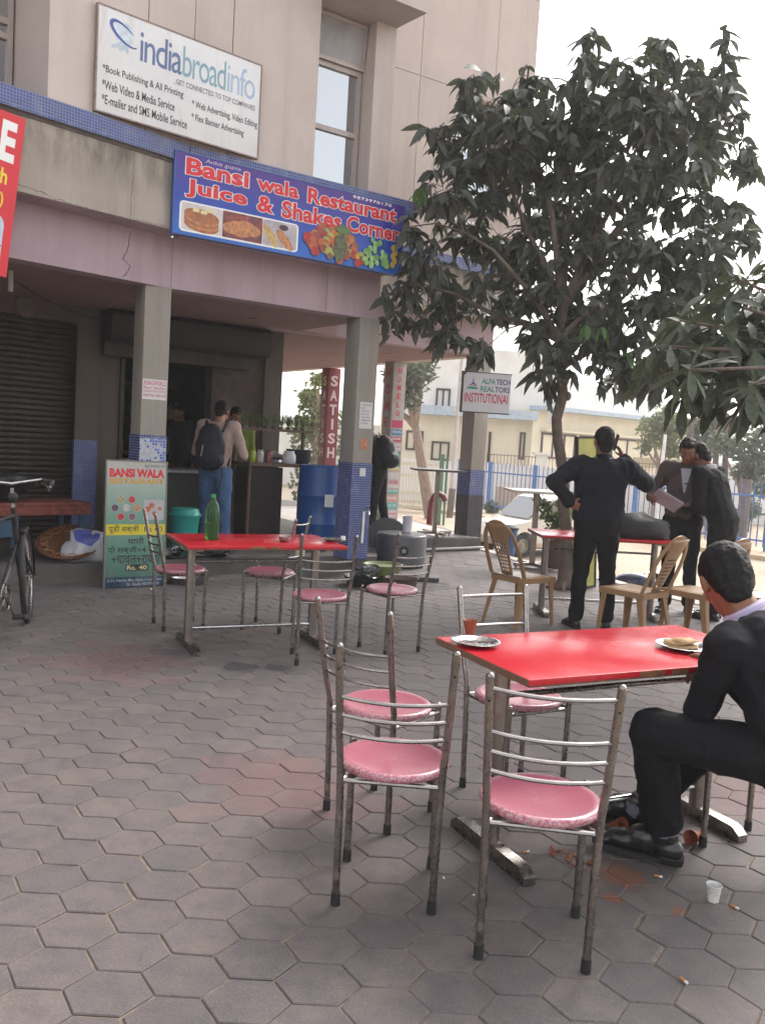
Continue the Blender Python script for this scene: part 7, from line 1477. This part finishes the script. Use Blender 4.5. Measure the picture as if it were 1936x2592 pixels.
# --- someone stooping behind the corner column, with a backpack
q = w(985, 1230, 12.6); m8, J, W_, R = standing('person in black stooping behind the blue tiled corner column', q.x - .15, 12.6, .186, 78, dict(top=blk, legs=blk), 1.62, vox=.015, lean=.30, bow=.6, fy=(.05, -.12), armR=dict(el=(.2, .3, 1.05), wr=(.15, .5, 1.0)), armL=dict(el=(-.2, .3, 1.05), wr=(-.15, .5, 1.0)))
S = []; bp = Matrix.Translation(W_(0, -.10, 1.22)) @ R.to_4x4() @ Matrix.Rotation(-.40, 4, 'X')
for (cx, cy, cz, rx_, ry_, rz_) in ((0, 0, 0, .17, .12, .22), (0, .0, .13, .13, .10, .13), (0, -.02, -.12, .17, .13, .13)): S.append((bp @ Vector((cx, cy, cz)), (rx_, ry_, rz_), R))
bp2 = thing('backpack', 'black backpack sticking out right of the corner column', 'backpack', bp.to_translation()); mk('bag', skin_mesh(S, .015, .006, 10, 'bag'), MATS['nylon_black'], bp2, I4, world=True)
b = MB(); b.tube([bp @ Vector((-.04, .02, .24)), bp @ Vector((-.02, .02, .30)), bp @ Vector((.04, .02, .24))], .008, 6); mk('grab_handle', b, black, bp2, I4, world=True)

# --- THE SEATED MAN
Y = 3.05
J = dict(head=w(1838, 1470, 3.12), neck=w(1886, 1553, 3.03), chest=w(1940, 1665, 2.93), belly=w(1990, 1800, 2.88), pelvis=w(2010, 1905, 2.90))
J['look'] = Vector((.16, .88, -.60)); J['up'] = (-.18, .2, 1)
tz = (Vector(J['chest']) - Vector(J['pelvis'])).normalized(); J['torso'] = frame_of(Vector((-.7, .7, 0)) - tz * Vector((-.7, .7, 0)).dot(tz), tz)
J['shL'] = w(1836, 1645, 2.86); J['shR'] = w(1955, 1635, 3.2); J['elL'] = w(1768, 1798, 2.98); J['wrL'] = w(1835, 1690, 3.22); J['handL'] = (Vector((-.4, .5, .2)), Vector((0, 0, -1)), -1, .8)
J['elR'] = w(1900, 1770, 3.45); J['wrR'] = w(1835, 1700, 3.46); J['handR'] = (Vector((-.8, .1, 0)), Vector((0, 0, -1)), 1, .7)
J['hipL'] = w(1985, 1925, 2.82); J['hipR'] = w(2000, 1915, 3.02); J['knL'] = w(1652, 1852, 3.02); J['knR'] = w(1790, 1880, 3.36)
sh0 = g(1668, 2190, 0); J['anL'] = Vector((sh0.x + .01, sh0.y + .01, .115)); J['toeL'] = Vector((-.80, .42, 0)); J['anR'] = Vector((1.10, 3.42, .12)); J['toeR'] = Vector((-.8, .3, 0)); J['hemup'] = .085; J['shoes'] = 1.15; J['legw'] = 1.2
sm = person('seated man in black jumper and trousers bending over his plate', (1.5, 3.1, 0), J, dict(top=cloth('jumper_black', (.008, .008, .011), .2, rough=.95), legs=cloth('trouser_black', (.009, .009, .011)), topname='jumper'), vox=.009, collar=lav, folds=.007, bulk=1.06, hs=1.08)
for s_ in ('L', 'R'):
    a = J['an' + s_]; kk = (J['kn' + s_] - a).normalized(); mk('sock', MB().tube([a - kk * .06, a + kk * .02, a + kk * .13], [.042, .042, .047], 14), cloth('sock_grey', (.16, .16, .2), .3), sm, I4, world=True)
# ================================================================== TREES IN THE PLAZA
def leafy(tree, leaves, lm, name_far, mat_, nobj=300):
    """the 300 leaves nearest the camera as parts, the rest joined"""
    leaves.sort(key=lambda M: (M.to_translation() - Vector((0, 0, CH))).length); inv = mw(tree).inverted()
    for M in leaves[:nobj]: o = bpy.data.objects.new('leaf', lm[random.randrange(len(lm))]); COL.objects.link(o); o.parent = tree; o.matrix_local = inv @ M
    vs = []; fs = []
    for M in leaves[nobj:]:
        me = lm[random.randrange(len(lm))]; n = len(vs); vs += [tuple(M @ v_.co) for v_ in me.vertices]; fs += [tuple(i + n for i in p_.vertices) for p_ in me.polygons]
    if vs:
        me = bpy.data.meshes.new(name_far); me.from_pydata(vs, [], fs); me.materials.append(mat_); me.update(); me.polygons.foreach_set('use_smooth', [True] * len(fs)); o = mk(name_far, me, None, tree, I4, world=True); o['kind'] = 'stuff'
rr = random.Random(21)
lf1 = m_leaf('leaf_dark_dusty', (.055, .062, .052), (.09, .095, .075), .15); lf1b = m_leaf('leaf_fresh', (.06, .15, .03), (.09, .2, .04), .4)
LM = [leafmesh('leaf', .235 * s_, .085 * s_, lf1, 4, .25, dr_) for s_, dr_ in ((1, .3), (.85, .45), (1.1, .2), (.95, .55))]
YT = 9.6; k_ = 1936 / 1652
BLOBS = [(1022, 160, 26), (1045, 225, 62), (1000, 300, 68), (935, 290, 30), (1090, 300, 70), (1150, 165, 32), (1150, 240, 70), (1275, 85, 26), (1285, 150, 62), (1260, 230, 80), (1345, 165, 40), (1440, 110, 34), (1465, 180, 72), (1395, 200, 66), (1400, 100, 20), (1572, 82, 20), (1560, 140, 30), (1548, 210, 42), (1585, 255, 34), (1606, 310, 26), (1595, 355, 34), (1628, 376, 14), (1380, 290, 100), (1250, 310, 90), (1130, 350, 90), (1480, 310, 72), (1540, 330, 40), (1035, 390, 70), (965, 405, 48), (905, 440, 36), (880, 490, 34), (1195, 440, 84), (1310, 410, 84), (1420, 400, 78), (1500, 410, 50), (1565, 480, 62), (1605, 500, 34), (1510, 560, 70), (995, 490, 68), (905, 560, 48), (1085, 520, 70), (868, 618, 40), (858, 700, 32), (948, 630, 66), (985, 715, 46), (1055, 640, 70), (1190, 540, 80), (1310, 530, 82), (1415, 540, 76), (1150, 640, 72), (1260, 650, 84), (1380, 650, 84), (1475, 670, 66), (1155, 735, 42), (1280, 745, 70), (1375, 750, 66), (1330, 820, 36), (1405, 820, 36), (1455, 770, 56), (1190, 760, 46), (1180, 815, 34), (1050, 750, 22), (840, 680, 18), (920, 690, 30), (1540, 620, 50)]
tb_ = g(1432, 1489, 0); tree = thing('plaza_tree', 'tall dusty dark leaved tree standing in the plaza behind the phone man', 'tree', (tb_.x, tb_.y, 0))
TP = [tb_, w(1436, 1400, 9.6), w(1428, 1300, 9.6), w(1424, 1190, 9.6), w(1410, 1100, 9.6), w(1408, 1060, 9.6), w(1424, 1000, 9.6), w(1418, 930, 9.6), w(1414, 860, 9.6), w(1420, 780, 9.62)]
b = MB(); b.tube(TP, [.11, .074, .064, .060, .057, .056, .058, .052, .046, .04], 14); b.ball(w(1436, 1003, 9.58), (.04, .05, .05), 8, 6); mk('trunk', b, bark, tree, I4, world=True)
for i in range(6): a = i * 1.05; mk('root', MB().tube([tb_ + Vector((0, 0, .10)), tb_ + Vector((.14 * cos(a), .14 * sin(a), .03)), tb_ + Vector((.24 * cos(a + .2), .24 * sin(a + .2), -.01))], [.05, .035, .012], 7), bark, tree, I4, world=True)
leaves = []; hub = [TP[-1], TP[-2], TP[-3]]; limbs = MB(); zones = []
for (u, v, r_) in BLOBS:
    dep = rr.uniform(-.75, .75) * min(1, .35 + r_ / 90); c_ = w(u * k_, v * k_, YT + dep); R_ = r_ * k_ * YT / F; zones.append((c_, R_))
mains = []
for (u, v) in ((1060, 330), (1150, 300), (1270, 200), (1400, 260), (1490, 260), (1560, 250), (1000, 500), (930, 620), (1500, 500), (1200, 600), (1370, 600), (1100, 700), (1440, 720)):
    tgt = w(u * k_, v * k_, YT + rr.uniform(-.4, .4)); h0 = hub[0] if v < 420 else hub[1] if v < 640 else hub[2]
    mid = h0.lerp(tgt, .5) + Vector((rr.uniform(-.12, .12), rr.uniform(-.2, .2), rr.uniform(.0, .22))); pts = [h0, h0.lerp(mid, .5) + Vector((0, 0, .04)), mid, mid.lerp(tgt, .55) + Vector((rr.uniform(-.05, .05), 0, .05)), tgt]
    b = MB(); b.tube(pts, [.042, .034, .026, .018, .008], 8); mk('limb', b, bark, tree, I4, world=True); mains += pts[1:]
tw = MB()
for c_, R_ in zones:
    near = min(mains, key=lambda q: (q - c_).length); tw.tube([near, near.lerp(c_, .5) + Vector((0, 0, .06)), c_], [.012, .009, .005], 5)
    nc = max(3, int(38 * R_ ** 2 / .16)); 
    for i in range(nc):
        d = Vector((rr.gauss(0, 1), rr.gauss(0, .9), rr.gauss(0, 1))).normalized() * R_ * (rr.random() ** .45); p_ = c_ + d
        if rr.random() < .35: tw.tube([c_.lerp(p_, .2), p_ + Vector((0, 0, .03))], [.005, .003], 4)
        out = Vector((d.x, d.y * .6, 0)); out = out.normalized() if out.length > .01 else Vector((1, 0, 0)); n = rr.randint(4, 7)
        for j in range(n):
            a = rr.uniform(0, 2 * pi); dd = Vector((cos(a), sin(a), 0)) * .75 + out * .35 + Vector((0, 0, rr.uniform(-1.05, .15))); s_ = rr.uniform(.6, 1.12); leaves.append(Matrix.Translation(p_ + Vector((0, 0, rr.uniform(-.03, .03)))) @ rotdir(dd, rr.uniform(-.9, .9)) @ Matrix.Scale(s_, 4))
tw = mk('twigs', tw, bark, tree, I4, world=True); tw['kind'] = 'stuff'; print('leaves', len(leaves))
leafy(tree, leaves, LM, 'foliage', lf1)
fm2 = leafmesh('leaf', .22, .08, lf1b, 4, .25, .35)
for (u, v, n) in ((905, 405, 4), (1300, 705, 4), (1265, 700, 3), (1350, 760, 3), (1480, 800, 3)):
    c_ = w(u * k_, v * k_, YT - .8)
    for j in range(n): a = rr.uniform(0, 6.3); o = bpy.data.objects.new('leaf', fm2); COL.objects.link(o); o.parent = tree; o.matrix_local = mw(tree).inverted() @ Matrix.Translation(c_) @ rotdir((cos(a), sin(a), -.9), rr.uniform(-.5, .5)) @ Matrix.Scale(rr.uniform(.7, 1), 4)
# --- the broad leaved tree entering from the right
lf3 = m_leaf('leaf_plumeria', (.060, .078, .045), (.11, .115, .085), .14)
PM = [leafmesh('leaf', .31 * s_, .082 * s_, lf3, 5, .2, dr_, obl=.8) for s_, dr_ in ((1, .18), (.85, .32), (1.05, .1))]
pb = Vector((3.75, 6.1, 0)); pt2 = thing('broad_leaved_tree', 'tree with long leaves in rosettes hanging in from the right edge', 'tree', pb)
fk = Vector((3.7, 6.1, 1.9)); mk('trunk', MB().tube([pb, pb + Vector((-.05, 0, 1.0)), fk], [.12, .10, .09], 12), barkl, pt2, I4, world=True)
RO = [(1760, 898), (1809, 985), (1812, 1065), (1722, 1052), (1877, 1058), (1918, 1050), (1907, 912), (1838, 795), (1874, 738), (1680, 975), (1925, 850), (1745, 965), (1860, 960), (1925, 765), (1790, 840), (1655, 905), (1700, 905), (1935, 990), (1765, 1030), (1850, 880), (1980, 900), (1980, 1010), (2020, 820), (1955, 700), (1990, 760), (2050, 950), (2080, 1060), (2010, 1080), (1630, 1010), (1720, 840), (1900, 1000), (1835, 1020)]
leaves = []
for i, (u, v) in enumerate(RO):
    c_ = w(u, v - 28 - (26 if v > 1000 and u < 1860 else 0), rr.uniform(5.4, 6.7)); lim = MB(); m_ = fk.lerp(c_, .5) + Vector((0, 0, .18)); lim.tube([fk, fk.lerp(m_, .5), m_, c_ - Vector((0, 0, .0))], [.030, .020, .014, .009], 8); mk('limb', lim, bark, pt2, I4, world=True)
    ax = (c_ - m_).normalized() * .5 + Vector((0, -.2, .35)); ax.normalize(); n = rr.randint(11, 16)
    for j in range(n):
        a = 2 * pi * j / n + rr.uniform(-.3, .3); e1 = ax.orthogonal().normalized(); e2 = ax.cross(e1); tl = rr.uniform(-.25, .55); dd = (e1 * cos(a) + e2 * sin(a)) + ax * tl + Vector((0, 0, -.42)); leaves.append(Matrix.Translation(c_ + ax * rr.uniform(-.04, .03)) @ rotdir(dd, rr.uniform(-.5, .5)) @ Matrix.Scale(rr.uniform(.6, 1.12), 4))
leafy(pt2, leaves, PM, 'foliage', lf3)
# its denser inner mass of smaller foliage, lower down and behind
fol = []
for i in range(900):
    u, v = rr.uniform(1690, 2100), rr.uniform(740, 1070)
    if v < 1500 - .42 * u + 50 or v > 955 + max(0, u - 1820) * .6: continue
    fol.append(Matrix.Translation(w(u, v, rr.uniform(6.0, 7.4))) @ rotdir((rr.gauss(0, 1), rr.gauss(0, 1), rr.gauss(-.4, .5)), rr.uniform(-1, 1)) @ Matrix.Scale(rr.uniform(.7, 1.1), 4))
leafy(pt2, fol, PM, 'inner_foliage', lf3, 0)

bpy.data.scenes.remove(_ts)
# ================================================================== HAZE (winter air, also added to lift the darks like lens flare)
k = NT('haze_air'); nt_ = k.t; out = nt_.nodes['Material Output']; nt_.nodes.remove(k.b); pv = nt_.nodes.new('ShaderNodeVolumePrincipled'); pv.inputs['Density'].default_value = 0.0024; pv.inputs['Color'].default_value = (.92, .90, .92, 1); pv.inputs['Anisotropy'].default_value = .3; nt_.links.new(pv.outputs[0], out.inputs['Volume'])
b = MB(); b.box((-155, -64, ZR - 1.3), (255, 325, 14.6)); tag(mk('haze', b, k.m), kind='stuff')
